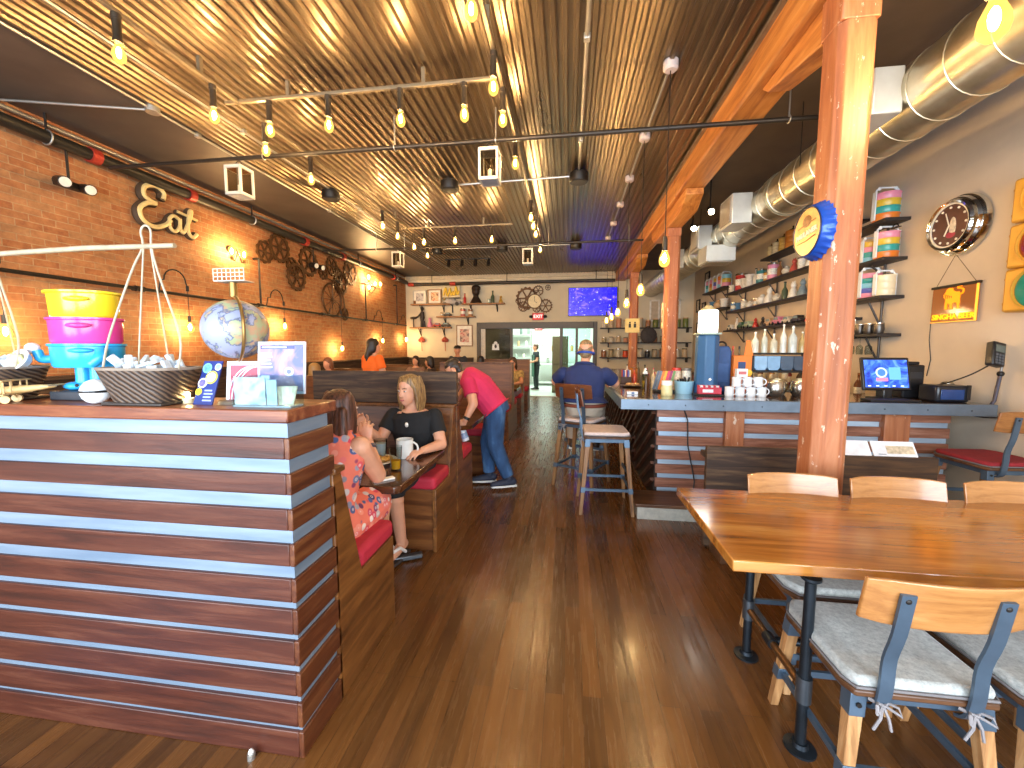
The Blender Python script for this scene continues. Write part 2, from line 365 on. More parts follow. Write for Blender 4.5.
for i, y in enumerate((2.42, 3.11, 3.54, 4.36, 6.13, 6.55, 7.02, 8.12)):
    spot(-.57, y, '%s bulb from the front in the long track row above the aisle' % ORD[i])
for i, x in enumerate((-2.63, -2.07, -1.42, -.87)):
    spot(x, 3.42, '%s bulb from the brick wall on the near cross track, glowing amber' % ORD[i])
for i, x in enumerate((-2.62, -2.04, -1.37)):
    spot(x, 7.25, '%s bulb from the brick wall on the far cross track, glowing amber' % ORD[i])
def rail(name, label, pts, r=.014, mat=None, cat='conduit', saddles=0):
    t = thing(name, label, cat, tuple(pts[0]))
    MB().tube(pts, r, 8).build('tube', mat or GALV, t)
    if saddles:
        a, b = V(pts[0]), V(pts[-1])
        for k in range(saddles):
            p = a.lerp(b, (k+.5)/saddles); MB().cb(p, (.05, .05, .045)).build('clip', mat or GALV, t, .006)
    return t
TRK = P('#8d7c62', .4, .5, .1)
def track(name, label, x0, x1, y0, y1):
    t = thing('light_track', label, 'light track', ((x0+x1)/2, (y0+y1)/2, 3.705)); MB().box(x0, x1, y0, y1, 3.707, 3.735).build('channel', TRK, t, .004)
    for k in (.25, .75): 
        p = V((x0, y0, 0)).lerp(V((x1, y1, 0)), k); MB().cb((p.x if x1-x0 > .1 else (x0+x1)/2, p.y if y1-y0 > .1 else (y0+y1)/2, 3.795), (.03, .03, .119)).build('bracket', TRK, t)
    return t
track('', 'near cross track carrying four bulbs between the two long rows', -3.05, -.6, 3.405, 3.435)
track('', 'far cross track carrying three bulbs between the two long rows', -3.05, -1.0, 7.235, 7.265)
track('', 'long ceiling track above the booths with eight bulbs', -2.945, -2.915, 1.2, 8.6)
track('', 'long ceiling track above the aisle with eight bulbs', -.585, -.555, 1.0, 8.6)
rail('conduit', 'pale thin conduit running along the ceiling nearest the brick wall', [(-4.0, YF, ZC-.04), (-4.0, 12.6, ZC-.04)], .012, saddles=6)
rail('conduit', 'bright conduit along the ceiling between brick wall and bulb rows', [(-3.45, YF, ZC-.04), (-3.45, 12.6, ZC-.04)], .014, saddles=6)
rail('conduit', 'straight conduit on the ceiling ending at the black speaker over the aisle', [(.11, YF, ZC-.04), (.11, 5.5, ZC-.04)], .016, saddles=5)
rail('conduit', 'cross conduit from pale ceiling box to the brick wall', [(-4.0, 3.6, ZC-.045), (-5.28, 3.25, ZC-.045)], .012)
tag(MB().cyl((-4.0, 3.6, ZC-.07), (-4.0, 3.6, ZC-.02), .06, n=12).build('junction_box', GALV, org=(-4, 3.6, ZC-.07)), 'round pale junction box on the ceiling near the brick wall', 'junction box')
rail('conduit', 'cross conduit between two black ceiling speakers over the aisle', [(-1.55, 5.75, ZC-.045), (.0, 5.68, ZC-.045)], .013)
rail('conduit', 'farther cross conduit between the two rear ceiling speakers', [(-2.9, 9.3, ZC-.045), (0.05, 9.28, ZC-.045)], .013)
def speaker(x, y, lb):
    t = thing('ceiling_speaker', lb, 'speaker', (x, y, ZC-.14), group='round black ceiling speakers')
    MB().lathe([(.01, ZC-.16), (.115, ZC-.16), (.125, ZC-.145), (.125, ZC-.05), (.09, ZC-.03), (.09, ZC-.02), (.01, ZC-.02)], (x, y, 0), 22).build('housing', BLACK, t)
    MB().lathe([(.02, ZC-.166), (.10, ZC-.166), (.10, ZC-.16), (.02, ZC-.16)], (x, y, 0), 22).build('grille', P('#38342f', .6), t)
for x, y, lb in ((-3.48, 5.73, 'round black ceiling speaker above the brick wall gears'), (-1.65, 5.63, 'round black ceiling speaker on near cross conduit, booth side'), (.11, 5.6, 'round black ceiling speaker at the end of the long conduit'),
                 (-1.5, 9.2, 'round black ceiling speaker in the middle of the rear conduit'), (.14, 9.24, 'round black ceiling speaker at rear, nearest the television'), (-3.05, 9.3, 'round black ceiling speaker at rear, end of conduit by the booths')): speaker(x, y, lb)
# white box lanterns hanging below the cross pipes
GLIT = E((1, .9, .72), 2.2, 'lantern_glass')
LGL = GLASS('lantern_pane', '#d9d2c4', .08); WHITE_L = P('#bdb8ae', .5, 0, .04)
def lantern(x, y, z, lb, lit=False):
    t = thing('hanging_lantern', lb, 'lantern', (x, y, z-.16), group='white box lanterns under the pipes')
    m = MB(); a = .085
    for sx in (-1, 1):
        for sy in (-1, 1): m.cb((x+sx*a, y+sy*a, z), (.022, .022, .27))
    for zz in (-.135, .135):
        for s in (-1, 1): m.cb((x, y+s*a, z+zz), (.19, .022, .03)); m.cb((x+s*a, y, z+zz), (.022, .19, .03))
    m.build('frame', WHITE_L, t, .003)
    MB().box(x-a+.012, x+a-.012, y-a+.012, y+a-.012, z+.13, z+.15).build('lid', WHITE_L, t)
    MB().box(x-a+.01, x+a-.01, y-a+.01, y+a-.01, z-.15, z-.13).build('base', P('#8f97a6', .4, .3), t, .004)
    MB().box(x-a+.008, x+a-.008, y-a+.008, y+a-.008, z-.12, z+.12).build('glass', LGL, t)
    MB().cyl((x, y, z-.13), (x, y, z-.03), .022, n=12).build('candle', WHITE, t)
    MB().tube(circ((x, y, z+.185), .035, X_, Z_, 14), .004, 6, True).build('ring', IRON, t)
lantern(-3.5, 4.05, 3.31, 'white box lantern hanging from the near pipe by the brick wall')
lantern(-.78, 4.05, 3.31, 'white box lantern hanging from the near pipe above the aisle')
lantern(-3.45, 8.0, 3.33, 'white box lantern hanging from the far pipe by the brick wall')
lantern(-.8, 8.0, 3.31, 'white box lantern hanging from the far pipe above the aisle')
# cross pipes (sprinkler lines)
PIPE = P('#3a332c', .4, .5, .12); RED = P('#b23a2a', .45, .2)
def crosspipe(y, x0, x1, r, lb, drops):
    t = thing('sprinkler_pipe', lb, 'pipe', (x0, y, 3.555)); MB().cyl((x0, y, 3.555), (x1, y, 3.555), r, n=12).build('pipe', PIPE, t)
    for x in drops:
        MB().cyl((x, y, 3.555), (x, y, 3.855), .007, n=6).build('hanger', GALV, t)
        MB().tube(circ((x, y, 3.555), r+.008, X_*0+Z_, Y_, 14), .006, 6, True).build('clamp', GALV, t)
    return t
crosspipe(4.05, -5.1, 2.4, .021, 'thin dark sprinkler pipe crossing under the ceiling, nearest one', (-3.2, -1.75, -.72, 1.9))
crosspipe(8.0, -5.1, 1.36, .021, 'thin dark sprinkler pipe crossing under the ceiling, second one', (-3.9, -3.3, -.4, 1.1))
def topipe(y, x0=-5.24): pass
t = thing('sprinkler_pipe', 'thick dark pipe crossing in front of the cream back wall', 'pipe', (-5.1, 12.55, 3.6)); MB().cyl((-5.1, 12.55, 3.56), (1.36, 12.55, 3.56), .045, n=14).build('pipe', PIPE, t)
for x in (-4.3, -1.9, .8): MB().cyl((x, 12.55, 3.56), (x, 12.55, 3.855), .012, n=6).build('hanger', PIPE, t)
for x in (-4.98, -3.62): MB().cyl((x-.09, 12.55, 3.56), (x+.09, 12.55, 3.56), .062, n=14).build('coupling', RED, t)
# big main along the brick wall
t = thing('sprinkler_main', 'thick black sprinkler main with red couplings high along the brick wall', 'pipe', (-5.17, 6, 3.64))
MB().cyl((-5.17, YF, 3.64), (-5.17, 12.6, 3.64), .062, n=16).build('pipe', P('#2e2a24', .4, .3, .15), t)
for y in (3.95, 5.1, 7.55, 8.9, 11.6): MB().cyl((-5.17, y-.045, 3.64), (-5.17, y+.045, 3.64), .08, n=16).build('coupling', RED, t)
for y in (1.2, 3.55, 6.2, 9.6, 11.8): MB().cyl((-5.17, y, 3.64), (-5.17, y, 3.87), .012, n=6).build('hanger', IRON, t); MB().tube(circ((-5.17, y, 3.64), .07, X_, Z_, 16), .008, 6, True).build('clamp', GALV, t)
tag(MB().cyl((-5.24, YF, 3.79), (-5.24, 12.6, 3.79), .022, n=10).build('conduit', GALV, org=(-5.24, 5, 3.79)), 'pale conduit in the corner between brick wall and ceiling', 'conduit')
# lower iron pipe with gooseneck lamps
t = thing('wall_pipe_rail', 'black iron pipe rail running along the brick wall, lamps hooked over it', 'pipe', (-5.2, 6, 2.27))
MB().cyl((-5.2, 1.0, 2.27), (-5.2, 12.6, 2.27), .021, n=12).build('pipe', IRON, t)
for y in (4.35, 6.31, 8.1, 9.95, 11.87): MB().cyl((-5.2, y-.05, 2.27), (-5.2, y+.05, 2.27), .034, n=12).build('coupling', IRON, t); MB().cyl((-5.3, y, 2.27), (-5.2, y, 2.27), .022, n=10).build('stub', IRON, t)
for y, z1 in ((6.33, 3.05), (9.97, 3.2), (11.9, 3.45)): MB().cyl((-5.2, y, 2.27), (-5.2, y, z1), .016, n=8).build('riser', IRON, t); MB().cyl((-5.3, y, z1), (-5.2, y, z1), .02, n=8).build('flange', IRON, t)
def goose(y, zb, lb, cord=True):
    t = thing('gooseneck_lamp', lb, 'lamp', (-5.2, y, zb), group='filament lamps on the pipe rail')
    if cord:
        pts = [(-5.2, y-.28, 2.29), (-5.17, y-.28, 2.42)]+arc((-5.12, y-.13, 2.42), .15, Y_*-1, Z_, 0, pi, 9)+[(-5.1, y+.02, 2.36)]
        MB().tube(pts, .009, 6).build('neck', IRON, t); MB().cyl((-5.1, y+.02, 2.31), (-5.1, y+.02, 2.38), .018, n=8).build('cap', IRON, t)
    MB().cyl((-5.1, y+.02, zb+.13), (-5.1, y+.02, 2.36 if cord else 2.27), .004, n=6).build('cord', BLACK, t)
    MB().cyl((-5.1, y+.02, zb+.08), (-5.1, y+.02, zb+.16), .02, n=10).build('socket', SOCK, t)
    bulb(t, (-5.1, y+.02, zb+.09), 1.2)
for y, z, lb in ((3.03, 1.69, 'hanging filament lamp on brick wall behind the tiffin figurine, nearest one'), (4.87, 1.82, 'hanging filament lamp on brick wall beside the globe'), (6.74, 1.93, 'gooseneck filament lamp on brick wall above the postcard stand'),
                 (8.6, 1.53, 'low hanging filament lamp on brick wall past the postcard stand'), (10.66, 1.74, 'hanging filament lamp on brick wall above the orange shirted person'), (12.3, 1.8, 'last hanging filament lamp, in the brick wall corner')): goose(y, z, lb)
# wall sconces with clustered bulbs on pipe arms
def sconce(y, z, pts, lb):
    t = thing('pipe_sconce', lb, 'lamp', (-5.28, y, z)); MB().cyl((-5.3, y, z), (-5.26, y, z), .05, n=14).build('plate', IRON, t)
    MB().tube([(-5.27, y, z), (-5.2, y, z), (-5.14, y, z-.05)], .012, 8).build('arm', IRON, t)
    for dy, dz in pts:
        MB().tube([(-5.14, y, z-.05), (-5.14, y+dy*.6, z+dz-.06), (-5.14, y+dy, z+dz-.04)], .010, 8).build('branch', IRON, t)
        MB().cyl((-5.14, y+dy, z+dz-.05), (-5.14, y+dy, z+dz), .024, n=10).build('socket', BRASSY, t)
        bulb(t, (-5.14, y+dy, z+dz), 1.2, None, -1)
sconce(5.83, 3.1, ((-.12, -.15), (.12, -.15)), 'black wall sconce with two upright bulbs beside the word sign')
sconce(10.4, 3.2, ((-.35, .1), (-.35, -.16), (.0, -.02), (.3, .02)), 'black pipe sconce with four bulbs high on far brick wall')
# emergency twin-head lights
def emergency(y, z, lb):
    t = thing('emergency_light', lb, 'emergency light', (-5.2, y, z)); MB().cyl((-5.17, y, z), (-5.17, y, 3.58), .012, n=8).build('stem', IRON, t)
    MB().cb((-5.17, y, z), (.08, .24, .07)).build('body', BLACK, t, .015)
    for s in (-1, 1):
        MB().cyl((-5.14, y+s*.11, z), (-5.02, y+s*.11-.03, z-.03), .05, .055, n=14).build('head', BLACK, t)
        MB().cyl((-5.021, y+s*.11-.03, z-.0298), (-5.012, y+s*.11-.032, z-.032), .047, n=14).build('lens', P('#d9d6cc', .2), t)
emergency(3.7, 3.24, 'black twin head emergency light hanging below the main, nearest')
emergency(7.8, 3.22, 'black twin head emergency light below the main among the gears')
# "Eat" lettering: script strokes in cream metal on a dark backing
t = thing('word_sign', 'cream script word sign on dark backing mounted on the brick wall', 'sign', (-5.27, 4.85, 3.2))
def sgn(pts): # local: u along wall (y), v up
    return [V((-5.23, 4.42+u*.80, 3.05+v*.62)) for u, v in pts]
def smooth_pts(p, k=5):
    out = []
    for i in range(len(p)-1):
        a, b, c, d = p[max(i-1, 0)], p[i], p[i+1], p[min(i+2, len(p)-1)]
        for j in range(k):
            s = j/k; out.append(tuple(.5*((2*b[q])+(-a[q]+c[q])*s+(2*a[q]-5*b[q]+4*c[q]-d[q])*s*s+(-a[q]+3*b[q]-3*c[q]+d[q])*s**3) for q in range(len(b))))
    out.append(tuple(p[-1])); return out
Es = smooth_pts([(.40, .66), (.42, .80), (.30, .88), (.13, .80), (.10, .62), (.22, .54), (.28, .53), (.14, .48), (.02, .32), (.06, .12), (.24, .05), (.42, .16), (.50, .28)])
As = smooth_pts([(.66, .36), (.56, .40), (.48, .28), (.50, .12), (.58, .08), (.66, .20), (.68, .38), (.67, .18), (.72, .10), (.78, .22)])
Ts = smooth_pts([(.78, .22), (.86, .44), (.90, .62), (.86, .60), (.82, .34), (.82, .14), (.90, .06), (.98, .16)])
Tb = smooth_pts([(.64, .52), (.80, .50), (1.0, .47)])
for nm, mt, r, dx in (('backing', P('#4a3826', .7), .046, -.02), ('letter', P('#e9cf8e', .4, .1), .026, .015)):
    for s, rr in ((Es, 1.1), (As, .85), (Ts, .9), (Tb, .7)): MB().tube([p+V((dx, 0, 0)) for p in sgn(s)], r*rr, 8).build(nm, mt, t)
# gear wheels and penny farthing on the brick wall
BRZ = P('#5b3d20', .5, .5, .25, 12)
def gearmesh(m, c, R, x, y, teeth=16, spokes=6, th=.03):
    z = V(x).cross(V(y)); c = V(c)
    n = teeth*4; ro = []; 
    for k in range(n):
        a = 2*pi*k/n; ro.append(R*(1.0 if k % 4 in (1, 2) else .9))
    def ringpts(rs, off): return [c+V(x)*(r*cos(2*pi*k/n))+V(y)*(r*sin(2*pi*k/n))+z*off for k, r in enumerate(rs)]
    ri = [R*.74]*n
    m.loft([ringpts(ro, -th/2), ringpts(ro, th/2), ringpts(ri, th/2), ringpts(ri, -th/2)], False, True)
    for k in range(spokes):
        a = 2*pi*k/spokes; m.bar(c+(V(x)*cos(a)+V(y)*sin(a))*(R*.1), c+(V(x)*cos(a)+V(y)*sin(a))*(R*.78), R*.13, th*.7, z)
    m.cyl(c-z*th*.6, c+z*th*.6, R*.2, n=14)
def wallgears(lb, lst):
    t = thing('gear_wall_art', lb, 'wall art', (-5.27, lst[0][0], lst[0][1]))
    for i, (y, z, R) in enumerate(lst): m = MB(); gearmesh(m, (-5.27+.02*(i % 2), y, z), R, Y_, Z_, 14 if R > .2 else 10); m.build('gear', BRZ, t)
wallgears('cluster of bronze gear wheels on brick wall, near the word sign', [(6.57, 3.22, .20), (6.92, 3.37, .27), (7.27, 3.12, .16), (7.36, 2.93, .28), (7.78, 3.3, .30)])
wallgears('cluster of bronze gear wheels on brick wall above the bicycle art', [(8.27, 3.18, .16), (8.58, 3.37, .22), (8.95, 3.05, .28), (9.35, 3.36, .30), (8.83, 3.24, .16)])
t = thing('bicycle_wall_art', 'dark penny farthing bicycle sculpture on the brick wall', 'wall art', (-5.25, 8.55, 2.3))
for nm, c, R in (('front_wheel', (-5.24, 8.53, 2.62), .36), ('rear_wheel', (-5.24, 9.02, 2.34), .13)):
    m = MB().tube(circ(c, R, Y_, Z_, 28), .022, 8, True)
    for k in range(12): a = 2*pi*k/12; m.cyl(c, V(c)+Y_*(R*cos(a))+Z_*(R*sin(a)), .006, n=5)
    m.cyl(V(c)-X_*.03, V(c)+X_*.03, .03, n=10); m.build(nm, BRZ, t)
MB().tube(smooth_pts([(-5.22, 8.53, 2.62), (-5.22, 8.53, 3.02), (-5.22, 8.7, 3.0), (-5.22, 8.93, 2.75), (-5.22, 9.02, 2.34)]), .018, 8).build('frame', BRZ, t)
MB().tube([(-5.30+.05, 8.36, 3.08), (-5.22, 8.53, 3.04), (-5.2, 8.68, 3.1)], .014, 6).build('handlebar', BRZ, t)
MB().ell((-5.22, 8.72, 3.05), (.03, .1, .03)).build('saddle', BLACK, t)
# long dark ceiling-mounted spot track at the rear
t = thing('spot_track', 'short black track with four black spotlights near the back wall', 'light track', (-2.5, 10.25, 3.8)); MB().box(-3.15, -1.95, 10.23, 10.27, 3.78, 3.815).build('channel', BLACK, t)
MB().cyl((-2.55, 10.25, 3.8), (-2.55, 10.25, 3.87), .015, n=8).build('stem', BLACK, t)
for x in (-3.05, -2.7, -2.35, -2.02): MB().cyl((x, 10.25, 3.78), (x, 10.2, 3.62), .04, .045, n=12).build('spotlight', BLACK, t)
# pendants over the bar
rail('conduit', 'pale conduit linking the pendant canopies above the bar', [(.8, 3.68, ZC-.03), (.8, 9.0, ZC-.03)], .012)
for i, (y, zb) in enumerate(((3.66, 2.27), (4.8, 2.17), (5.9, 2.14), (6.9, 2.1), (7.9, 2.1), (8.9, 2.1))):
    t = thing('pendant_light', '%s pendant bulb from the front on a long cord above the bar counter' % ORD[i], 'pendant light', (.8, y, zb), group='bare bulb pendants over the bar')
    MB().lathe([(.01, ZC-.075), (.045, ZC-.075), (.06, ZC-.06), (.06, ZC-.002), (.01, ZC-.002)], (.8, y, 0), 18).build('canopy', P('#cdb9ae', .5), t)
    MB().cyl((.8, y, zb+.17), (.8, y, ZC-.07), .004, n=6).build('cord', BLACK, t)
    MB().lathe([(.006, zb+.22), (.014, zb+.22), (.022, zb+.19), (.022, zb+.1), (.006, zb+.1)], (.8, y, 0), 12).build('socket', SOCK, t)
    bulb(t, (.8, y, zb+.12), 1.2, GLOWP)
t = thing('pendant_light', 'large bright bulb in a brown fixture above the dining table, nearest of all', 'pendant light', (1.85, 2.2, 3.0))
bulb(t, (1.85, 2.2, 3.1), 1.5, E((1, .74, .42), BULB*3.4, 'near_bulb_glow'))
MB().lathe([(.01, 3.2), (.03, 3.2), (.04, 3.16), (.036, 3.1), (.01, 3.1)], (1.85, 2.2, 0), 14).build('socket', SOCK, t)
MB().tube([(1.85, 2.2, 3.19), (1.85, 2.2, 3.4), (1.85, 2.2, ZC)], .012, 8).build('stem', BRASSY, t)
m = MB()
for k in range(3): m.tube(circ((1.85, 2.2, 3.2+.055*k), .10-.018*k, X_, Y_, 20), .022, 8, True)
m.build('coiled_shade', P('#a9682f', .7, 0, .3, 20), t)
# galvanised spiral duct with boots
t = NT('galvanised_duct'); f = t.noise(t.vec((1, 1, 1)), 5, 4); t.col(t.ramp(f, [(.3, '#a79f86'), (.7, '#cfc8b2')])); t.set(Metallic=.9, Roughness=.32); DUCT = t.m
dx, dz, R = 2.42, 3.29, .235
t = thing('spiral_duct', 'big shiny spiral air duct running below the ceiling beside the beam', 'duct', (dx, 6, dz))
MB().lathe([(R, -2.0+YF*0), (R, 13.7)], (dx, -1, dz), 28, Matrix.Rotation(-pi/2, 4, 'X')).build('tube', DUCT, t)
for i in range(46):
    y = 0.4+i*.27; MB().tube([p+V((0, .12*(k/28.), 0)) for k, p in enumerate(circ((dx, y, dz), R+.002, X_, Z_, 28))], .004, 6, True).build('seam', P('#d8d0b8', .3, .9), t)
for y in (2.2, 5.15, 8.1): MB().cyl((dx, y-.05, dz), (dx, y+.05, dz), R+.018, n=28).build('collar', DUCT, t)
for y in (1.2, 4.4, 7.4, 10.0):
    for s in (-1, 1): MB().cyl((dx+s*R, y, dz), (dx+s*R, y, ZC), .004, n=5).build('hanger', IRON, t)
SHEET = P('#c9ccc8', .4, .45, .08, 6); GR = P('#9a948a', .5, .4)
def boot(y0, y1, x0, z0, z1, lb, low=False):
    t = thing('duct_boot', lb, 'duct', ((x0+dx)/2, (y0+y1)/2, z0), group='sheet metal boots on the spiral duct')
    if low: MB().box(x0, x0+.42, y0, y1, z0, z1).build('box', SHEET, t, .008); MB().box(x0+.04, x0+.38, y0+.03, y1-.03, z0-.012, z0).build('grille', GR, t)
    else: MB().box(x0, dx-R+.02, y0, y1, z0, z1).build('box', SHEET, t, .008); MB().box(x0-.014, x0, y0+.03, y1-.03, z0+.03, z1-.03).build('grille', GR, t)
boot(3.2, 3.6, 2.02, 3.13, 3.43, 'sheet metal duct boot just behind the near post')
boot(5.45, 5.85, 1.97, 3.08, 3.44, 'sheet metal duct boot jutting out above the top shelf of tins')
boot(6.85, 7.25, 2.0, 3.1, 3.46, 'sheet metal duct boot, second past the near post')
boot(8.4, 8.8, 2.0, 3.1, 3.46, 'sheet metal duct boot farthest along the duct')
boot(6.6, 7.0, 2.05, 2.86, 3.10, 'sheet metal boot hanging under the duct above the shelves', True)
# spotlights along the duct
for i, (x, y) in enumerate(((1.95, 6.2), (1.95, 7.0), (1.95, 8.0), (1.95, 9.2))):
    t = thing('spotlight', '%s small lit spotlight from the front beside the duct' % ORD[i], 'spotlight', (x, y, 3.4), group='spotlights beside the duct')
    MB().cyl((x, y, 3.88), (x, y, 3.5), .01, n=8).build('stem', BLACK, t); MB().cyl((x, y+.05, 3.52), (x, y-.06, 3.44), .032, .045, n=12).build('can', BLACK, t)
    MB().cyl((x, y-.0602, 3.4398), (x, y-.066, 3.4355), .04, n=12).build('lens', E((1, .85, .55), 25, 'spot_lens'), t)
# ================================================================ LEFT: HOST STAND, BOOTHS
PLK = WOOD('stained_rough_plank', '#32160e', '#4c2316', '#663a28', 'X', 1.1, .42, .35); PLKY = WOOD('stained_rough_plank_side', '#381a0e', '#5a2e18', '#764828', 'Y', 1.1, .42, .35)
t = NT('galvanised_sheet'); f = t.noise(t.vec((.6, .6, 6)), 3, 4); t.col(t.ramp(f, [(.3, '#6f8296'), (.7, '#8d9dad')])); t.set(Metallic=.4, Roughness=.5); STEEL = t.m
SX, SY0, SY1, SH = -.97, 1.28, 1.53, 1.335
t = thing('host_stand', 'wide reddish plank host stand with steel strips between boards, figurines on top', 'host stand', (-2.1, 1.4, 0))
MB().box(-3.3, SX-.012, SY0+.009, SY1-.002, 0, 1.29).build('steel_backing', STEEL, t)
rows = [(1.155, 1.232), (1.025, 1.103), (.893, .972), (.758, .842), (.620, .710), (.495, .592), (.372, .470), (.250, .342), (.125, .222), (0, .105)]
m = MB()
for a, b in rows: m.box(-3.3, SX-.02, SY0-.004, SY0+.018, a, b)
m.build('front_planks', PLK, t, .004)
m = MB()
for a, b in rows: m.box(SX-.02, SX, SY0-.004, SY1+.02, a, b)
m.build('side_planks', PLKY, t, .004)
MB().box(-3.3, SX+.012, SY0-.02, SY1+.03, 1.288, SH).build('top_board', WOOD('stained_top_board', '#4a2214', '#7a4026', '#a06a42', 'X', 1, .35, .2), t, .006)
BEN = WOOD('stained_bench_ply', '#44260f', '#70441e', '#90602e', 'Y', .7, .4, .15); BENX = WOOD('stained_bench_ply_back', '#3e210e', '#663a1a', '#86542a', 'X', .7, .4, .15)
REDC = P('#ad1f33', .75, 0, .12, 9, .2, name='red_cushion_fabric')
def bench(yb, dr, x0, x1, hb, label, panel=False, shell=True):
    """yb: plane of the back; dr: +1 seat faces the rear, -1 seat faces the street"""
    t = thing('booth_bench', label, 'bench', ((x0+x1)/2, yb+dr*.3, 0), group='timber booth benches with red cushions')
    yy = lambda a: yb+dr*a
    m = MB().prism([(yy(0), 0), (yy(.56), 0), (yy(.56), .49), (yy(.21), .49), (yy(.06), hb), (yy(0), hb)], .03, basis(Y_, Z_, X_, (x1-.03, 0, 0))); m.build('side_panel', BEN, t, .004)
    m = MB().prism([(yy(.0), .44), (yy(.20), .49), (yy(.05), hb), (yy(0), hb)], x1-x0-.03, basis(Y_, Z_, X_, (x0, 0, 0))); m.build('backrest', BENX, t, .004)
    MB().box(x0, x1-.03, min(yy(.0), yy(.54)), max(yy(.0), yy(.54)), 0, .48).build('seat_box', BENX, t, .004)
    MB().box(x0, x1+.012, min(yy(-.0), yy(.075)), max(yy(-.0), yy(.075)), hb, hb+.025).build('cap_rail', BEN, t, .004)
    a, b = sorted((yy(.20), yy(.575))); MB().box(x0+.02, x1-.0, a, b, .485, .585).build('cushion', REDC, t, .03, seg=3)
    if panel: a, b = sorted((yy(-.035), yy(.02))); MB().box(x0, x1+.015, a, b, hb+.026, 1.345).build('high_panel', BARN, t, .004)
    return t
BX0 = -2.3
bench(1.532, 1, BX0, SX, 1.02, 'first booth bench, built against the back of the plank host stand')
bench(3.40, -1, BX0, SX, 1.04, 'booth bench under the black dressed woman, rough dark plank panel above it', True)
bench(3.44, 1, BX0, SX, 1.04, 'booth bench behind the rough dark plank panel, beside the spray bottle')
bench(5.28, -1, BX0, SX, 1.06, 'booth bench at the table the pink shirted man leans over, facing street')
bench(5.29, 1, BX0, SX, 1.06, 'booth bench back to back behind the pink shirted man')
bench(7.12, -1, BX0, SX, 1.27, 'tall booth bench whose end panel shows right of the pink shirt')
bench(7.13, 1, BX0, SX, 1.27, 'tall booth bench behind the floral shirted diner, facing the kitchen')
bench(9.0, -1, BX0, SX, 1.0, 'low booth bench facing street on which the floral shirted diner sits')
bench(10.36, -1, BX0, SX, 1.24, 'last tall booth bench along the aisle near the kitchen')
bench(5.95, 1, -5.2, -3.9, 1.08, 'second row booth bench by the brick wall, nearest')
for y, l in ((8.2, 'second row booth bench by the brick wall, beside the orange shirt'), (10.4, 'second row booth bench by the brick wall, farthest')):
    bench(y, -1, -5.2, -3.9, 1.08, l)
TT = WOOD('dark_table_top', '#2a140a', '#4d2a15', '#6e4524', 'X', .8, .18, .08, coat=.5)
def booth_table(yc, label, x0=-2.2, x1=-.98, h=.39, c=.1):
    t = thing('booth_table', label, 'table', ((x0+x1)/2, yc, 0), group='dark booth tables on black pedestals')
    MB().prism([(x0, yc-h), (x1-c, yc-h), (x1, yc-h+c), (x1, yc+h-c), (x1-c, yc+h), (x0, yc+h)], .045, Matrix.Translation((0, 0, .705))).build('tabletop', TT, t, .006)
    xc = x1-.38
    MB().cyl((xc, yc, .03), (xc, yc, .69), .045, n=16).build('column', P('#3c4148', .4, .5), t)
    MB().cb((xc, yc, .697), (.34, .34, .014)).build('top_plate', IRON, t)
    for d in (0, pi/2): MB().bar((xc-.32*cos(d+.5), yc-.32*sin(d+.5), .025), (xc+.32*cos(d+.5), yc+.32*sin(d+.5), .025), .05, .035).build('foot', P('#5d6268', .35, .7), t, .008)
    return t
booth_table(2.60, 'dark booth table between the two talking women, drinks and plates on it', -2.2, -.955, .45, .03)
booth_table(4.36, 'dark booth table under the leaning pink shirted man')
booth_table(8.1, 'dark booth table in front of the floral shirted diner')
booth_table(9.3, 'dark table in the second row by the brick wall', -5.15, -4.0)
booth_table(7.1, 'dark table in the second row beside the orange shirted person', -5.15, -4.0)
# ---- things on the first table
TZ = .75
ENAM = P('#dfe0da', .25, 0, .05); BLU = P('#3a6f8c', .5); DGL = GLASS('drinking_glass', '#e9eeee', .02); CER = P('#e9e6de', .3, 0, .04)
def mug(x, y, z, r, h, ang, label, mat, name='mug', group=None, hr=.42, rim=None):
    t = thing(name, label, 'mug', (x, y, z), 0, group)
    MB().lathe([(.004, z), (r*.93, z), (r, z+h*.08), (r*.97, z+h*.6), (r, z+h), (r*.92, z+h), (r*.88, z+h*.12), (.004, z+h*.1)], (x, y, 0), 20).build('body', mat, t)
    d = V((cos(ang), sin(ang), 0)); MB().tube(arc(V((x, y, z+h*.52))+d*r*.93, h*.32, d, Z_, -pi/2, pi/2, 8), h*.055, 7).build('handle', rim or mat, t)
    return t
def cupglass(x, y, z, r, h, label, liquid=None, lv=.4, name='glass', taper=.8):
    t = thing(name, label, 'glass', (x, y, z))
    MB().lathe([(.003, z), (r*taper, z), (r, z+h), (r*.93, z+h), (r*taper*.9, z+.01), (.003, z+.01)], (x, y, 0), 18).build('tumbler', DGL, t)
    if liquid:
        k = taper+(1-taper)*lv; MB().lathe([(.003, z+.012), (r*taper*.86, z+.012), (r*k*.88, z+h*lv), (.003, z+h*lv)], (x, y, 0), 18).build('drink', P(liquid, .15, 0, .05), t)
    return t
p = onz(405, 457, TZ); mug(p.x, p.y, TZ, .062, .135, .0, 'tall white enamel mug pitcher with handle on the first booth table', ENAM, 'enamel_mug')
p = onz(396, 470, TZ); cupglass(p.x, p.y, TZ, .042, .16, 'tumbler a third full of orange juice, near the table corner', '#e39a1e', .42)
p = onz(381, 458, TZ); cupglass(p.x, p.y, TZ, .046, .14, 'pale full water tumbler in front of the floral dressed woman', '#cfd3d6', .8)
PL = thing('plate', 'white plate of food between the two talking women', 'plate', (-1.32, 2.62, TZ))
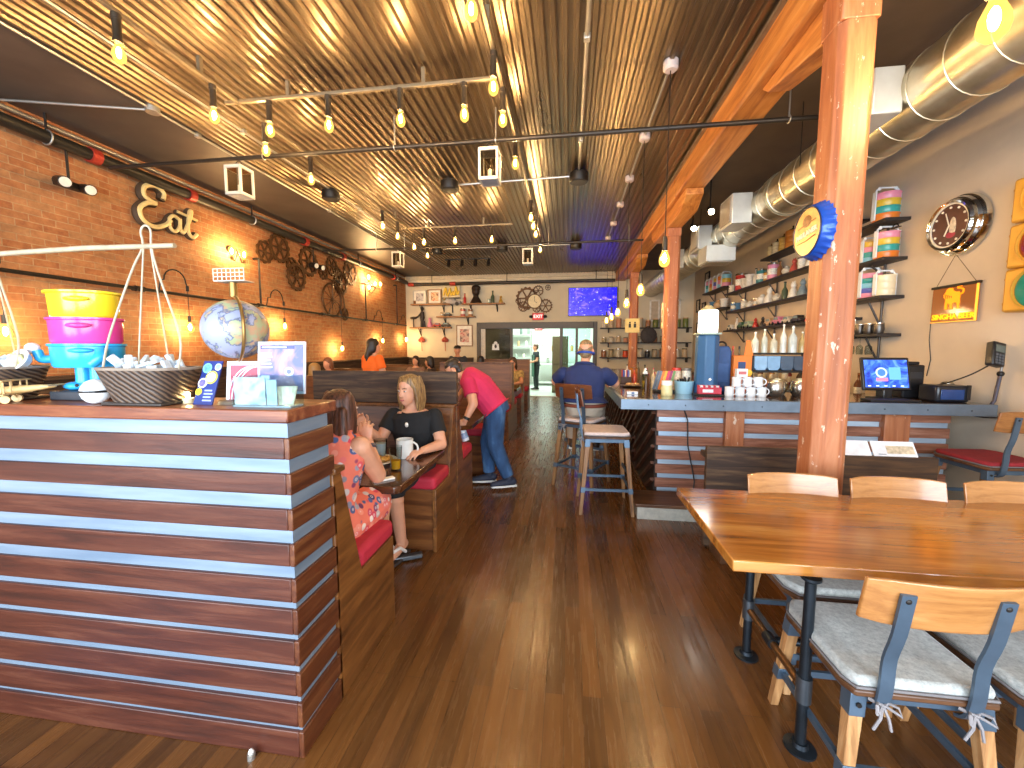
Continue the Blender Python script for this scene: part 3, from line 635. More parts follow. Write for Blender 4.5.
MB().lathe([(.003, TZ), (.08, TZ), (.14, TZ+.018), (.135, TZ+.022), (.075, TZ+.008), (.003, TZ+.008)], (-1.32, 2.62, 0), 24).build('dish', CER, PL)
m = MB()
for i in range(9): a = i*2.4; m.ell((-1.32+.05*cos(a)*(i % 3)*.7, 2.62+.05*sin(a)*(i % 3)*.7, TZ+.025+.008*(i % 2)), (.04, .03, .02))
m.build('food', P('#b98a3c', .6, 0, .6, 40), PL)
PL2 = thing('plate', 'second white plate with greens nearer the dark haired woman', 'plate', (-1.62, 2.4, TZ))
MB().lathe([(.003, TZ), (.08, TZ), (.14, TZ+.018), (.135, TZ+.022), (.075, TZ+.008), (.003, TZ+.008)], (-1.62, 2.4, 0), 24).build('dish', CER, PL2)
m = MB()
for i in range(8): a = i*2.4; m.ell((-1.62+.05*cos(a), 2.4+.05*sin(a), TZ+.03), (.035, .03, .022))
m.build('food', P('#7d7a2e', .6, 0, .6, 40), PL2)
tag(MB().cb((-1.10, 2.26, TZ+.006), (.13, .045, .012), RZ(.8)).build('napkin', P('#efece6', .8), bev=.004, org=(-1.10, 2.26, TZ)), 'folded white paper napkin by the juice tumbler', 'napkin')

# ---- things on the host stand
TOP = SH
# carrying yoke with two hanging baskets
ROPE = P('#b3a78f', .8, 0, .15, 40); WICK = NT('dark_woven_splint')
wv = WICK.n('ShaderNodeTexWave', wave_type='BANDS', bands_direction='DIAGONAL'); wv.inputs['Scale'].default_value = 20; wv.inputs['Distortion'].default_value = 2.5; WICK.l(WICK.vec((1, 1, 1.6)), wv.inputs[0])
WICK.col(WICK.ramp(wv.outputs['Fac'], [(.3, '#2a1d16'), (.7, '#5e4836')])); WICK.set(Roughness=.55); WICK.bump(wv.outputs['Fac'], .6, .006); WICK = WICK.m
yk = thing('carrying_yoke', 'pale wooden shoulder pole with white ropes and two dark baskets standing on the host stand', 'carrying pole', (-2.1, 1.365, TOP))
MB().tube([(-3.05, 1.365, 1.895), (-2.36, 1.365, 1.925), (-1.86, 1.365, 1.935), (-1.465, 1.365, 1.932)], [.007, .010, .0105, .009], 10).build('pole', P('#a8987c', .6, 0, .2, 30), yk)
MINT = P('#cdd6de', .5, 0, .25, 60)
for bx in (-1.605, -2.345):
    m = MB(); n = 4; ring = lambda hx, hy, z, k=28: [V((bx+hx*(abs(cos(2*pi*i/k))**.6)*(1 if cos(2*pi*i/k) > 0 else -1), 1.36+hy*(abs(sin(2*pi*i/k))**.6)*(1 if sin(2*pi*i/k) > 0 else -1), z)) for i in range(k)]
    m.loft([ring(.12, .08, TOP+.012), ring(.135, .09, TOP+.05), ring(.168, .11, TOP+.135), ring(.16, .103, TOP+.135), ring(.125, .08, TOP+.05), ring(.11, .07, TOP+.03)]); bk = m.build('basket', WICK, yk)
    MB().tube(ring(.165, .107, TOP+.137), .006, 6, True).build('rim', P('#8f7f70', .6), bk)
    MB().box(bx-.13, bx+.13, 1.275, 1.445, TOP, TOP+.012).build('base_board', P('#2a211c', .5), bk, .004)
    m = MB()
    for i in range(26): a = i*2.39; r = .145*math.sqrt(i/26); m.cb((bx+r*cos(a), 1.36+r*.55*sin(a), TOP+.125+.02*(i % 3)), (.05, .03, .014), Euler((i*.7, i*1.3, i)).to_matrix().to_4x4())
    mo = m.build('wrapped_mints', MINT, bk, .004); mo['kind'] = 'stuff'
    tx = bx+.02; top = 2.0
    for dx_, s in ((-.035, -1), (.035, 1)):
        MB().tube(smooth_pts([(bx+s*.165, 1.34-.02, TOP+.135), (bx+s*.155, 1.345, TOP+.26), (bx+s*.06, 1.365, TOP+.50), (tx-.0+s*.02, 1.365, 1.93), (tx+s*.022, 1.365, 1.985), (tx+s*.012, 1.365, 2.005), (tx, 1.365, 2.01)]), 0.0038, 7).build('rope', ROPE, yk)
    for s in (-1, 1): MB().tube([(tx+s*.014, 1.365, 1.94), (bx+.012+s*.012, 1.365+s*.05, TOP+.14)], .003, 6).build('rope', ROPE, yk)
# three tier tiffin figurine on legs
tf = thing('tiffin_figurine', 'glossy figurine of stacked yellow, pink and blue bowls on legs, standing on the host stand', 'figurine', (-1.97, 1.42, TOP))
GY, GP, GB = P('#e8cf2a', .2, 0, .03), P('#d8418f', .2, 0, .03), P('#2f9fd8', .2, 0, .03)
fx, fy = -2.01, 1.452
sq = Matrix.Scale(.72, 4, (0, 1, 0))
def tier(nm, z0, z1, r0, r1, mat, lip=0.008):
    o = MB().lathe([(.01, z0), (r0-.008, z0), (r0, z0+.01), (r1, z1-.012), (r1+lip, z1-.008), (r1+lip, z1), (.01, z1)], (fx, fy, 0), 34, sq).build(nm, mat, tf); return o
lt = tier('blue_bowl', TOP+.135, TOP+.232, .134, .137, GB); md = tier('pink_bowl', TOP+.233, TOP+.338, .132, .135, GP); up = tier('yellow_bowl', TOP+.339, TOP+.445, .125, .130, GY, .012)
for o, z, mt in ((lt, TOP+.205, GB), (md, TOP+.305, GP), (up, TOP+.41, GY)): MB().ell((fx+.075, fy-.082, z), (.045, .022, .011), RZ(.25)).build('grip', mt, o)
for s in (-1, 1):
    MB().tube(smooth_pts([(fx+s*.036, fy, TOP+.14), (fx+s*.036, fy, TOP+.085), (fx+s*.036, fy-.005, TOP+.062)]), .025, 12).build('leg', GB, tf)
    MB().ell((fx+s*.036-.018, fy-.02, TOP+.055), (.045, .032, .018)).build('foot', GB, tf)
MB().tube(smooth_pts([(fx-.13, fy-.03, TOP+.17), (fx-.165, fy-.05, TOP+.17), (fx-.175, fy-.055, TOP+.205)]), .017, 10).build('arm', GB, tf)
MB().tube(smooth_pts([(fx+.13, fy-.05, TOP+.205), (fx+.15, fy-.07, TOP+.18), (fx+.13, fy-.09, TOP+.15)]), .02, 10).build('arm', GB, tf)
MB().ell((fx-.19, fy-.06, TOP+.215), (.026, .022, .022)).build('hand', WHITE, tf)
cu_ = MB().lathe([(.004, 0), (.03, .002), (.048, .03), (.044, .034), (.004, .022)], (fx-.19, fy-.085, TOP+.155), 20, Matrix.Rotation(radians(62), 4, 'X')).build('bowl', WHITE, tf)
MB().ell((fx-.19, fy-.115, TOP+.170), (.034, .012, .026)).build('soup', P('#d6d98c', .3, 0, .3, 60), cu_)
tag(MB().box(-2.115, -1.90, 1.375, 1.50, TOP, TOP+.038).build('display_slab', P('#2d3138', .45, 0, .2), org=(-1.98, 1.4, TOP), bev=.005), 'dark slate slab under the stacked bowl figurine', 'slab')
t = thing('round_dispenser', 'white ball shaped container with a black band beside the stacked bowl figurine', 'container', (-1.775, 1.335, TOP))
MB().ell((-1.80, 1.312, TOP+.048), (.046, .046, .048)).build('shell', P('#eef0f0', .2, 0, .02), t); MB().lathe([(.040, -.005), (.0468, -.005), (.0468, .004), (.040, .004)], (-1.80, 1.312, TOP+.05), 26).build('band', BLACK, t)
MB().ell((-1.822, 1.269, TOP+.075), (.006, .006, .006)).build('button', BLACK, t)
# toy biplane
TOYW = WOOD('pale_toy_wood', '#b08a52', '#cfa96d', '#e2c48e', 'X', 3, .5, .1)
tp = thing('toy_biplane', 'small pale wooden toy biplane on the host stand, in front of the left basket', 'toy plane', (-2.13, 1.315, TOP), local=True)
MB().tube([(-.085, 0, .045), (-.045, 0, .048), (.02, .012, .056), (.08, .02, .062)], [.015, .019, .013, .006], 10).build('fuselage', TOYW, tp)
MB().box(-.062, -.022, -.075, .075, .086, .091).build('upper_wing', TOYW, tp, .0015); MB().box(-.062, -.022, -.075, .075, .034, .039).build('lower_wing', TOYW, tp, .0015)
for yy in (-.06, -.025, .025, .06):
    for xx in (-.055, -.029): MB().cyl((xx, yy, .039), (xx, yy, .086), .0026, n=6).build('strut', TOYW, tp)
for yy in (-.03, .03): MB().cyl((-.045, yy-.004, .016), (-.045, yy+.004, .016), .016, n=16).build('wheel', TOYW, tp); MB().cyl((-.045, yy, .016), (-.045, yy*.4, .036), .003, n=6).build('wheel_strut', TOYW, tp)
MB().bar((-.1, -.035, .045), (-.1, .035, .045), .010, .004).build('propeller', TOYW, tp); MB().box(.06, .085, -.035, .075, .063, .067).build('tailplane', TOYW, tp)
tp.rotation_euler = (0, 0, .5)
# globe with wire tray on top
t = NT('globe_map'); v = t.vec((1, 1, 1)); f = t.noise(v, 9, 5, .55, .3); g = t.noise(v, 40, 2)
land = t.ramp(f, [(.515, (0, 0, 0, 1)), (.53, (1, 1, 1, 1))]); coast = t.ramp(f, [(.495, (0, 0, 0, 1)), (.515, (1, 1, 1, 1)), (.535, (0, 0, 0, 1))])
c = t.mix(lin('#9094ab'), t.ramp(g, [(.4, '#b48c6c'), (.6, '#989f7a')]), land); c = t.mix(c, lin('#4f5468'), coast); t.col(c); t.set(Roughness=.35); GLB = t.m
gl = thing('desk_globe', 'pale political desk globe on a brass arm with a small wire tray on top', 'globe', (-1.28, 1.42, TOP)); gc = (-1.28, 1.42, 1.622)
MB().ell(gc, .113, None, 36, 24).build('sphere', GLB, gl)
MB().tube(arc(gc, .124, V((.80, -.60, 0)), Z_, -pi/2, pi/2, 16), .006, 8).build('arm', BRASSY, gl)
MB().cyl((-1.28, 1.42, TOP+.01), (-1.28, 1.42, TOP+.165), .012, n=10).build('stem', BRASSY, gl); MB().lathe([(.005, 0), (.075, 0), (.07, .012), (.02, .022), (.005, .022)], (-1.28, 1.42, TOP), 22).build('foot', P('#5a4b3a', .5), gl)
MB().cyl((-1.28, 1.42, 1.745), (-1.28, 1.42, 1.80), .014, n=10).build('finial', BRASSY, gl)
m = MB()
for k in range(8): m.cyl((-1.345+k*.0185, 1.40, 1.805), (-1.345+k*.0185, 1.40, 1.85), .0016, n=5); 
for k in range(4): m.cyl((-1.345, 1.40, 1.805+k*.015), (-1.2155, 1.40, 1.805+k*.015), .0016, n=5)
m.box(-1.345, -1.2155, 1.40, 1.45, 1.803, 1.806); m.build('wire_tray', P('#cfc6b4', .4, .3), gl)
# leaflets and notices
def card(name, label, cat, c, w, h, rot, lean, base, th=.006):
    """standing card: local X right, Y up, Z towards the street"""
    zz = V((sin(rot), -cos(rot), 0)); xx = V((cos(rot), sin(rot), 0)); up = (Z_*cos(lean)-zz*sin(lean)).normalized(); nn = xx.cross(up)
    t = thing(name, label, cat, c); M = basis(xx, up, nn, c); MB().box(-w/2, w/2, 0, h, -th, 0, M).build('sheet', base, t, .001); return t, M
def patch(t, M, nm, mat, x0, x1, y0, y1, z=.001): MB().box(x0, x1, y0, y1, 0, z, M).build(nm, mat, t)
def disc(t, M, nm, mat, x, y, r, z=.002): MB().cyl(M @ V((x, y, 0)), M @ V((x, y, z)), r, n=24).build(nm, mat, t)
NAVY = P('#1f2f73', .4); YEL = P('#e7c93a', .4)
c_, M = card('leaflet', 'navy leaflet with yellow ringed circles leaning beside the globe', 'leaflet', (-1.375, 1.345, TOP), .085, .175, -.05, .35, NAVY)
for x, y, r, a, b in ((-.018, .145, .02, '#7ec4e0', '#5b96b8'), (.012, .108, .026, '#e7d84a', '#e9e6f0'), (-.022, .085, .02, '#e0dce8', '#6a5fa8'), (-.03, .05, .014, '#e7c93a', '#d9b92a'), (.03, .15, .014, '#cfd8e6', '#8aa')):
    if b == '#8aa': b = '#88aaaa'
    disc(c_, M, 'ring', P(a, .4), x, y, r); disc(c_, M, 'emblem', P(b, .4, 0, .4, 90), x, y, r*.72, .003)
for k in range(4): patch(c_, M, 'print_line', P('#9aa6d8', .4), -.005, .035-.006*(k % 2), .014+k*.013, .020+k*.013)
c_, M = card('booklet', 'white and crimson booklet standing right beside the globe stem', 'booklet', (-1.24, 1.385, TOP), .13, .165, .1, .12, P('#e9e7ea', .4)); patch(c_, M, 'crimson_panel', P('#b0203c', .4), -.05, .062, .015, .150)
for k in range(3): MB().tube([M @ V((-.055+.014*k+.1*(1-cos(a/8*1.4)), .015+.13*sin(a/8*1.5), .002)) for a in range(9)], .0025, 6).build('stripe', P('#e9d3d8', .4), c_)
c_, M = card('photo_card', 'upright photo card with violet portrait print and white border on the stand corner', 'card', (-1.085, 1.40, TOP+.04), .185, .20, .12, .1, P('#c9ccd6', .6))
t = NT('portrait_print'); f = t.noise(t.vec((7, 7, 7)), 1.3, 3, .5, 1.2); t.col(t.ramp(f, [(.35, '#6a6f9c'), (.5, '#a98a9c'), (.65, '#d8a89c')])); t.set(Roughness=.6, Specular_IOR_Level=.2)
patch(c_, M, 'print', t.m, -.084, .084, .01, .19); patch(c_, M, 'title_bar', P('#39417a', .3), -.08, .05, .172, .184, .002); patch(c_, M, 'title_line', P('#dfe2f0', .3), -.075, .02, .176, .180, .003)
for k in range(5): patch(c_, M, 'print_line', P('#c9cfe6', .3), -.078, -.035-.004*(k % 3), .10+k*.013, .105+k*.013, .002)
disc(c_, M, 'round_emblem', P('#c8cbe0', .3), .03, .085, .017, .002); disc(c_, M, 'emblem_core', P('#54598c', .3), .03, .085, .009, .003); patch(c_, M, 'white_block', P('#e8eaf2', .3), -.078, -.045, .03, .07, .002)
t = thing('tip_box', 'clear acrylic box holding pale banknotes at the front of the stand corner', 'box', (-1.09, 1.33, TOP))
MB().box(-1.215, -.985, 1.315, 1.385, TOP, TOP+.006).build('tray', P('#cfd6da', .2), t)
ACR = GLASS('acrylic', '#eef6f8', .02)
MB().box(-1.215, -.985, 1.312, 1.315, TOP, TOP+.115).box(-1.215, -.985, 1.385, 1.388, TOP, TOP+.115).box(-1.218, -1.215, 1.312, 1.388, TOP, TOP+.115).box(-.985, -.982, 1.312, 1.388, TOP, TOP+.115).build('acrylic_shell', ACR, t)
t2 = NT('pale_leaflet_print'); f = t2.noise(t2.vec((14, 14, 14)), 2, 4); t2.col(t2.ramp(f, [(.35, '#7f8f94'), (.5, '#b0babc'), (.65, '#cfd2ce')])); t2.set(Roughness=.4)
MB().box(-1.21, -1.085, 1.318, 1.321, TOP+.008, TOP+.108).build('note', t2.m, t); MB().box(-1.08, -1.04, 1.318, 1.321, TOP+.008, TOP+.10).build('note', P('#93a8b4', .4, 0, .3, 40), t)
for k in range(4): MB().bar((-1.03+.012*k, 1.33, TOP+.008), (-1.045+.017*k, 1.34+.006*k, TOP+.075), .02, .002).build('folded_note', P('#bdb59a', .7, 0, .3, 50), t)
t = thing('tea_light', 'tiny lit tea light glowing on the host stand behind the navy leaflet', 'candle', (-1.47, 1.38, TOP)); MB().cyl((-1.47, 1.38, TOP), (-1.47, 1.38, TOP+.02), .02, n=14).build('cup', P('#d8c9a0', .4), t); MB().ell((-1.47, 1.38, TOP+.03), (.007, .007, .014)).build('flame', E((1, .7, .3), 60), t)
t = thing('door_stop', 'small chrome door stop on the floor against the host stand', 'door stop', (-1.17, 1.255, 0)); MB().cyl((-1.17, 1.25, 0), (-1.17, 1.25, .02), .014, n=12).build('base', GALV, t); MB().ell((-1.17, 1.25, .028), (.01, .01, .012)).build('knob', WHITE, t)
# blue floor mat whose corner shows at the left
tag(MB().box(-2.6, -1.62, .55, 1.08, 0, .012).build('door_mat', P('#54708f', .9, 0, .25, 60, .4), org=(-2.1, .8, 0), bev=.004), 'blue grey floor mat in front of the host stand', 'mat')
# ================================================================ RIGHT: DINING TABLE, CHAIRS, BAR
TAB = WOOD('varnished_pine_top', '#6a3a12', '#aa6826', '#c88e46', 'X', .55, .16, .06, coat=.7)
PIPEM = P('#2f363d', .38, .75, .15, 20); COPP = P('#7a5a3a', .35, .8, .2, 20)
t = thing('dining_table', 'long varnished honey coloured dining table on black pipe legs', 'table', (1.7, 1.93, 0))
TX0, TX1, TY0, TY1 = .62, 2.85, 1.545, 2.345
MB().box(TX0, TX1, TY0, TY1, .715, .76).build('tabletop', TAB, t, .005)
MB().box(TX0+.14, TX1-.14, TY0+.05, TY0+.11, .69, .714).box(TX0+.14, TX1-.14, TY1-.11, TY1-.05, .69, .714).build('underframe', P('#b98a50', .5), t)
for x in (.91, 2.6):
    for y in (1.58, 2.06):
        l = MB().cyl((x, y, .012), (x, y, .69), .019, n=14).build('leg', PIPEM, t)
        MB().lathe([(.004, 0), (.055, 0), (.055, .008), (.03, .014), (.026, .03), (.004, .03)], (x, y, 0), 20).build('floor_flange', PIPEM, l)
        MB().cyl((x, y, .20), (x, y, .30), .027, n=14).build('fitting', P('#5a6168', .35, .8), l)
        MB().lathe([(.004, .70), (.034, .70), (.034, .69), (.022, .68), (.004, .68)], (x, y, 0), 20).build('top_flange', PIPEM, l)
    r_ = MB().cyl((x, 1.58, .25), (x, 2.06, .25), .016, n=12).build('cross_pipe', COPP, t)
    MB().cyl((x, 1.81, .25), (x, 1.87, .25), .024, n=12).build('tee', PIPEM, r_)
MB().cyl((.91, 1.84, .25), (2.6, 1.84, .25), .016, n=12).build('long_pipe', PIPEM, t)
LEGW = WOOD('chair_leg_wood', '#7a522e', '#b08050', '#cfa878', 'Z', 1.2, .55, .2); BACKW = WOOD('chair_back_ply', '#7a4824', '#a8723e', '#c08a54', 'X', .8, .3, .08, coat=.5)
SEATW = WOOD('dark_seat_ply', '#3a2416', '#5a3a24', '#7a5536', 'X', 1, .4, .1); STRAP = P('#55687a', .4, .55, .12, 10, name='blue_grey_steel')
t_ = NT('grey_felt_cushion'); f = t_.noise(t_.vec((1, 1, 1)), 60, 4, .8); g = t_.noise(t_.vec((1, 1, 1)), 5, 2)
t_.col(t_.mix(t_.ramp(f, [(.3, '#8d908c'), (.7, '#c2c3bd')]), t_.ramp(g, [(.3, (.8, .8, .8, 1)), (.7, (1, 1, 1, 1))]), .6, 'MULTIPLY')); t_.set(Roughness=.95, Sheen_Weight=.2); t_.bump(f, .4, .004); FELT = t_.m
def make_chair(name, label, cat, sh, cushion, group, backw, seat=.44, ties=True, legw=LEGW, loc=(0, 0, 0), rot=0):
    """faces local +Y; sh = top of the seat board"""
    t = thing(name, label, cat, loc, rot, group, local=True); w = seat/2
    outline = [(-w*.92, -w), (w*.92, -w), (w, -w*.8), (w*1.02, w*.7), (w*.85, w), (-w*.85, w), (-w*1.02, w*.7), (-w, -w*.8)]
    MB().prism(outline, .022, Matrix.Translation((0, 0, sh-.022))).build('seat_board', SEATW, t, .006)
    cu = MB().prism([(a*.97, b*.97) for a, b in outline], .038, Matrix.Translation((0, 0, sh+.001))).build('cushion', cushion, t, .016, seg=3)
    pip = MB().tube([(a*.985, b*.985, sh+.008) for a, b in outline], .005, 6, True).build('piping', P('#6f6a6a', .9), cu)
    MB().box(-w*.86, w*.86, -w*.86, -w*.80, sh-.06, sh-.023).box(-w*.86, w*.86, w*.80, w*.86, sh-.06, sh-.023).box(-w*.86, -w*.80, -w*.8, w*.8, sh-.06, sh-.023).box(w*.80, w*.86, -w*.8, w*.8, sh-.06, sh-.023).build('apron', STRAP, t)
    sp = .045+.02*(sh > .6)
    zz = .32*sh if sh > .6 else .36*sh
    def lp(sx, sy, z): k = 1-z/sh; return V((sx*(w*.80+sp*k), sy*(w*.80+sp*k), z))
    for sx in (-1, 1):
        for sy in (-1, 1):
            a, b = lp(sx, sy, 0), lp(sx, sy, sh-.024); x, y = V((1, 0, 0)), V((0, 1, 0))
            sq_ = lambda c, h: [c-x*h-y*h, c+x*h-y*h, c+x*h+y*h, c-x*h+y*h]
            lg = MB().loft([sq_(a, .016), sq_(b, .022)]).build('leg', legw, t, .003)
            p0, p1 = lp(sx, sy, sh-.10), lp(sx, sy, sh-.026); MB().loft([sq_(p0, .024), sq_(p1, .0245)]).build('corner_bracket', STRAP, lg, .002)
            p0, p1 = lp(sx, sy, zz-.025), lp(sx, sy, zz+.025); MB().loft([sq_(p0, .0215), sq_(p1, .022)]).build('stretcher_bracket', STRAP, lg, .002)
            MB().cyl(lp(sx, sy, sh-.06)+V((0, sy*.024, 0)), lp(sx, sy, sh-.06)+V((0, sy*.030, 0)), .008, n=10).build('bolt', IRON, lg)
    for sy, zo in ((-1, 0), (1, 0.0)): MB().bar(lp(-1, sy, zz+zo), lp(1, sy, zz+zo), .014, .026, (0, 0, 1)).build('stretcher', STRAP, t)
    for sx in (-1, 1): MB().bar(lp(sx, -1, zz), lp(sx, 1, zz), .014, .026, (0, 0, 1)).build('stretcher', STRAP, t)
    if sh > .6: MB().bar(lp(-1, 1, zz+.14), lp(1, 1, zz+.14), .014, .026).build('footrest', STRAP, t)
    # back: two bent steel straps and a curved ply rest
    bh = .40 if sh < .6 else .42
    for sx in (-1, 1):
        xx = sx*w*.58; path = [(xx, -w*.84, sh-.075), (xx, -w*.99, sh-.05), (xx, -w*1.06, sh+.03), (xx, -w*1.08, sh+.13), (xx, -w*1.20, sh+.23), (xx, -w*1.30, sh+bh-.03)]
        path = smooth_pts(path, 3); rings = []
        for i, p in enumerate(path):
            d = (V(path[min(i+1, len(path)-1)])-V(path[max(i-1, 0)])).normalized(); nx = V((1, 0, 0)); ny = d.cross(nx).normalized()
            rings.append([V(p)+nx*.020+ny*.005, V(p)-nx*.020+ny*.005, V(p)-nx*.020-ny*.005, V(p)+nx*.020-ny*.005])
        s_ = MB().loft(rings).build('back_strap', STRAP, t)
        for dz in (-.05, -.095): MB().ell((xx, -w*1.30-.006+(-dz-.03)*.28, sh+bh+dz), (.009, .006, .009)).build('bolt', IRON, s_)
        if ties:
            c = V((xx, -w*.90, sh-.03))
            for k in (-1, 1):
                MB().tube([c+V((0, -.01, .0)), c+V((k*.03, -.05, .008)), c+V((k*.035, -.06, -.012)), c+V((k*.006, -.035, -.004))], .0045, 6).build('tie', P('#8a8484', .9), cu)
                MB().tube([c+V((0, -.03, -.004)), c+V((k*.012, -.042, -.04)), c+V((k*.026, -.036, -.085))], .0045, 6).build('tie', P('#8a8484', .9), cu)
            MB().tube([c+V((-.03, -.012, 0)), c+V((0, -.038, -.002)), c+V((.03, -.012, 0))], .006, 6).build('tie', P('#8a8484', .9), cu)
    n = 9; rings = []
    for i in range(n):
        u = -1+2*i/(n-1); x = u*w*1.02; yb = -w*1.30+.022-.03*(1-u*u)*0-.035*(1-u*u)+.03; hz = .08*(1-.10*abs(u)**6); zc = sh+bh-.07
        sl = .2
        rings.append([V((x, yb-sl*hz-.002, zc+hz)), V((x, yb-sl*hz-.016, zc+hz)), V((x, yb+sl*hz-.016, zc-hz)), V((x, yb+sl*hz-.002, zc-hz))])
    MB().loft(rings).build('backrest', backw, t, .004)
    return t
G1 = 'dining chairs with grey cushions at the long table'
ch = make_chair('dining_chair', 'nearest dining chair, curved plywood back towards us, grey cushion tied at its straps', 'chair', .455, FELT, G1, BACKW, loc=(1.13, 1.565, 0))
dup(ch, (1.63, 1.56, 0), .02, 'second dining chair on the street side, beside the nearest chair')
dup(ch, (1.21, 2.07, 0), pi, 'dining chair tucked under the far side of the table, first from the aisle end')
dup(ch, (1.72, 2.07, 0), pi, 'dining chair tucked under the far side of the table, second from the aisle end')
dup(ch, (2.25, 2.07, 0), pi, 'dining chair tucked under the far side of the table, third from the aisle end')
# bar stools
DLEG = WOOD('stool_leg_wood', '#5a3a22', '#8a6038', '#a87c50', 'Z', 1.2, .5, .2); DBK = WOOD('stool_back_ply', '#4a2614', '#74401f', '#8d5630', 'X', .8, .4, .1)
t_ = P('#cdb9b0', .95, 0, .12, 30, .3, name='pale_pink_felt')
G2 = 'tall bar stools'
s1 = make_chair('bar_stool', 'nearest bar stool, empty, with pale pinkish cushion at the corner of the bar', 'stool', .735, t_, G2, DBK, .43, loc=(.36, 3.95, 0), rot=radians(-88), legw=DLEG)
s2 = dup(s1, (.17, 4.60, 0), radians(-28), 'bar stool that the navy shirted man sits on')
s3 = dup(s1, (.22, 5.6, 0), radians(-85), 'bar stool farther along the aisle side of the bar, beyond the navy shirted man')
make_chair('bar_stool', 'bar stool with dark red cushion standing against the tan wall under the card terminal', 'stool', .665, P('#8a1f26', .9, 0, .15, 20, .2), G2, WOOD('red_stool_back', '#5e3416', '#8f5a2a', '#a8713e', 'X', .8, .4, .1), .46, ties=False, loc=(3.30, 3.62, 0), rot=radians(4), legw=DLEG)
# ---- bench with a rough dark back behind the table
t = thing('banquette_bench', 'dark bench with rough plank back standing between the bar front and dining table', 'bench', (1.9, 3.25, 0))
MB().box(1.06, 1.72, 3.2, 3.25, .02, .80).build('back_panel', BARN, t, .004); MB().box(1.725, 2.62, 3.2, 3.25, .02, .765).build('back_panel', WOOD('brown_barnwood', '#24140a', '#4a3018', '#6e4a28', 'X', 1, .6, .4), t, .004)
MB().box(1.06, 2.62, 3.251, 3.36, .70, .74).build('ledge', BARN, t, .004); MB().box(1.06, 2.62, 2.95, 3.199, .40, .45).build('seat_board', SEATW, t, .004)
for x in (1.1, 2.55): MB().box(x, x+.06, 2.96, 3.19, 0, .40).build('leg', SEATW, t, .004)
for x0, x1, lb in ((1.93, 2.20, 'white menu sheet leaning on the bench back, nearest the orange post'), (2.215, 2.50, 'white menu sheet with faint tan print leaning on the bench back, beside the red stool')):
    c_, M = card('menu_sheet', lb, 'menu', ((x0+x1)/2, 3.215, .768), x1-x0, .115, 0, .55, P('#e4e4e6', .4)); c_['group'] = 'menu sheets on the bench back'
    patch(c_, M, 'print', P('#7d8496', .5), -.11, -.06, .012, .018); 
    if x0 > 2.2: patch(c_, M, 'print', P('#c9b79a', .5, 0, .3, 40), -.05, .13, .02, .08)
t = thing('spray_bottle', 'small pale bottle standing on the floor beside the dark bench', 'bottle', (2.72, 3.1, 0)); MB().lathe([(.005, 0), (.04, 0), (.042, .14), (.02, .19), (.016, .24), (.005, .24)], (2.72, 3.1, 0), 16).build('body', P('#cfcac2', .3), t); MB().cb((2.72, 3.08, .26), (.03, .07, .04)).build('trigger', WHITE, t, .006)
# ---- the bar
CTOP = WOOD('dark_polished_bar_top', '#2c1c12', '#4a3222', '#6e4e34', 'X', .6, .12, .05, coat=.6); ZINC = P('#71808f', .45, .5, .1, 12, .1)
CY, CX0, CX1 = 3.90, .51, 3.58
t = thing('bar_counter', 'L shaped bar counter with dark polished top, slatted plank and steel front', 'bar counter', (1.5, 5, 0))
Lp = [(CX0, CY), (CX1, CY), (CX1, 4.72), (1.28, 4.72), (1.28, 9.6), (CX0, 9.6)]
MB().prism(Lp, .03, Matrix.Translation((0, 0, 1.04))).build('counter_top', CTOP, t)
MB().prism([(CX0-.012, CY-.012), (CX1, CY-.012), (CX1, CY+.03), (CX0+.03, CY+.03), (CX0+.03, 9.6), (CX0-.012, 9.6)], .10, Matrix.Translation((0, 0, .972))).build('steel_edge', ZINC, t, .004)
m = MB()
for i in range(9): m.ell((.75+.33*i, CY-.013, 1.02), (.007, .004, .007))
m.build('edge_rivets', P('#4b545e', .4, .7), t)
t_ = NT('light_galvanised_sheet'); f = t_.noise(t_.vec((.6, .6, 6)), 3, 4); t_.col(t_.ramp(f, [(.3, '#9fb4c8'), (.7, '#c3d3e0')])); t_.set(Metallic=.4, Roughness=.45); STEEL_L = t_.m
BPK = WOOD('bar_plank', '#5f3524', '#945e46', '#b5836a', 'X', 1.2, .5, .3); BPY = WOOD('bar_plank_side', '#2f180d', '#58301a', '#7a4c2c', 'Y', 1.2, .5, .3)
MB().box(.90, 3.42, 4.13, 4.70, 0, .97).box(.90, 1.25, 4.70, 9.5, 0, .97).build('steel_core', STEEL_L, t)
m = MB(); m2 = MB()
for i in range(7):
    z = .965-.142*i; a = max(z-.092, .0)
    for x0, x1 in ((.875, 1.50), (1.67, 2.86), (3.07, 3.42)): m.box(x0, x1, 4.10, 4.13, a, z)
m.build('front_planks', BPK, t, .004)
for x0, x1 in ((1.50, 1.67), (2.86, 3.07)): MB().box(x0, x1, 4.06, 4.13, 0, .97).build('pilaster', POSTM, t, .006)
for y0 in (4.14, 5.3, 6.46, 7.62, 8.78):
    y1 = min(y0+1.1, 9.5)
    MB().box(.86, .90, y1, y1+.06, 0, .97).build('side_stile', BPY, t, .004)
    for k in range(11):
        zc = .95-.17*k+.3; a, b = (y0, zc), (y1, zc-.62)
        # diagonal boards clipped to the panel height
        def cl(p, q):
            pts = []
            for s in range(21):
                f = s/20; y, z = p[0]+(q[0]-p[0])*f, p[1]+(q[1]-p[1])*f
                if .05 <= z <= .93: pts.append((y, z))
            return pts
        pts = cl(a, b)
        if len(pts) > 2: m2.bar((.885, pts[0][0], pts[0][1]), (.885, pts[-1][0], pts[-1][1]), .03, .10, (1, 0, 0))
m2.build('side_planks', BPY, t)
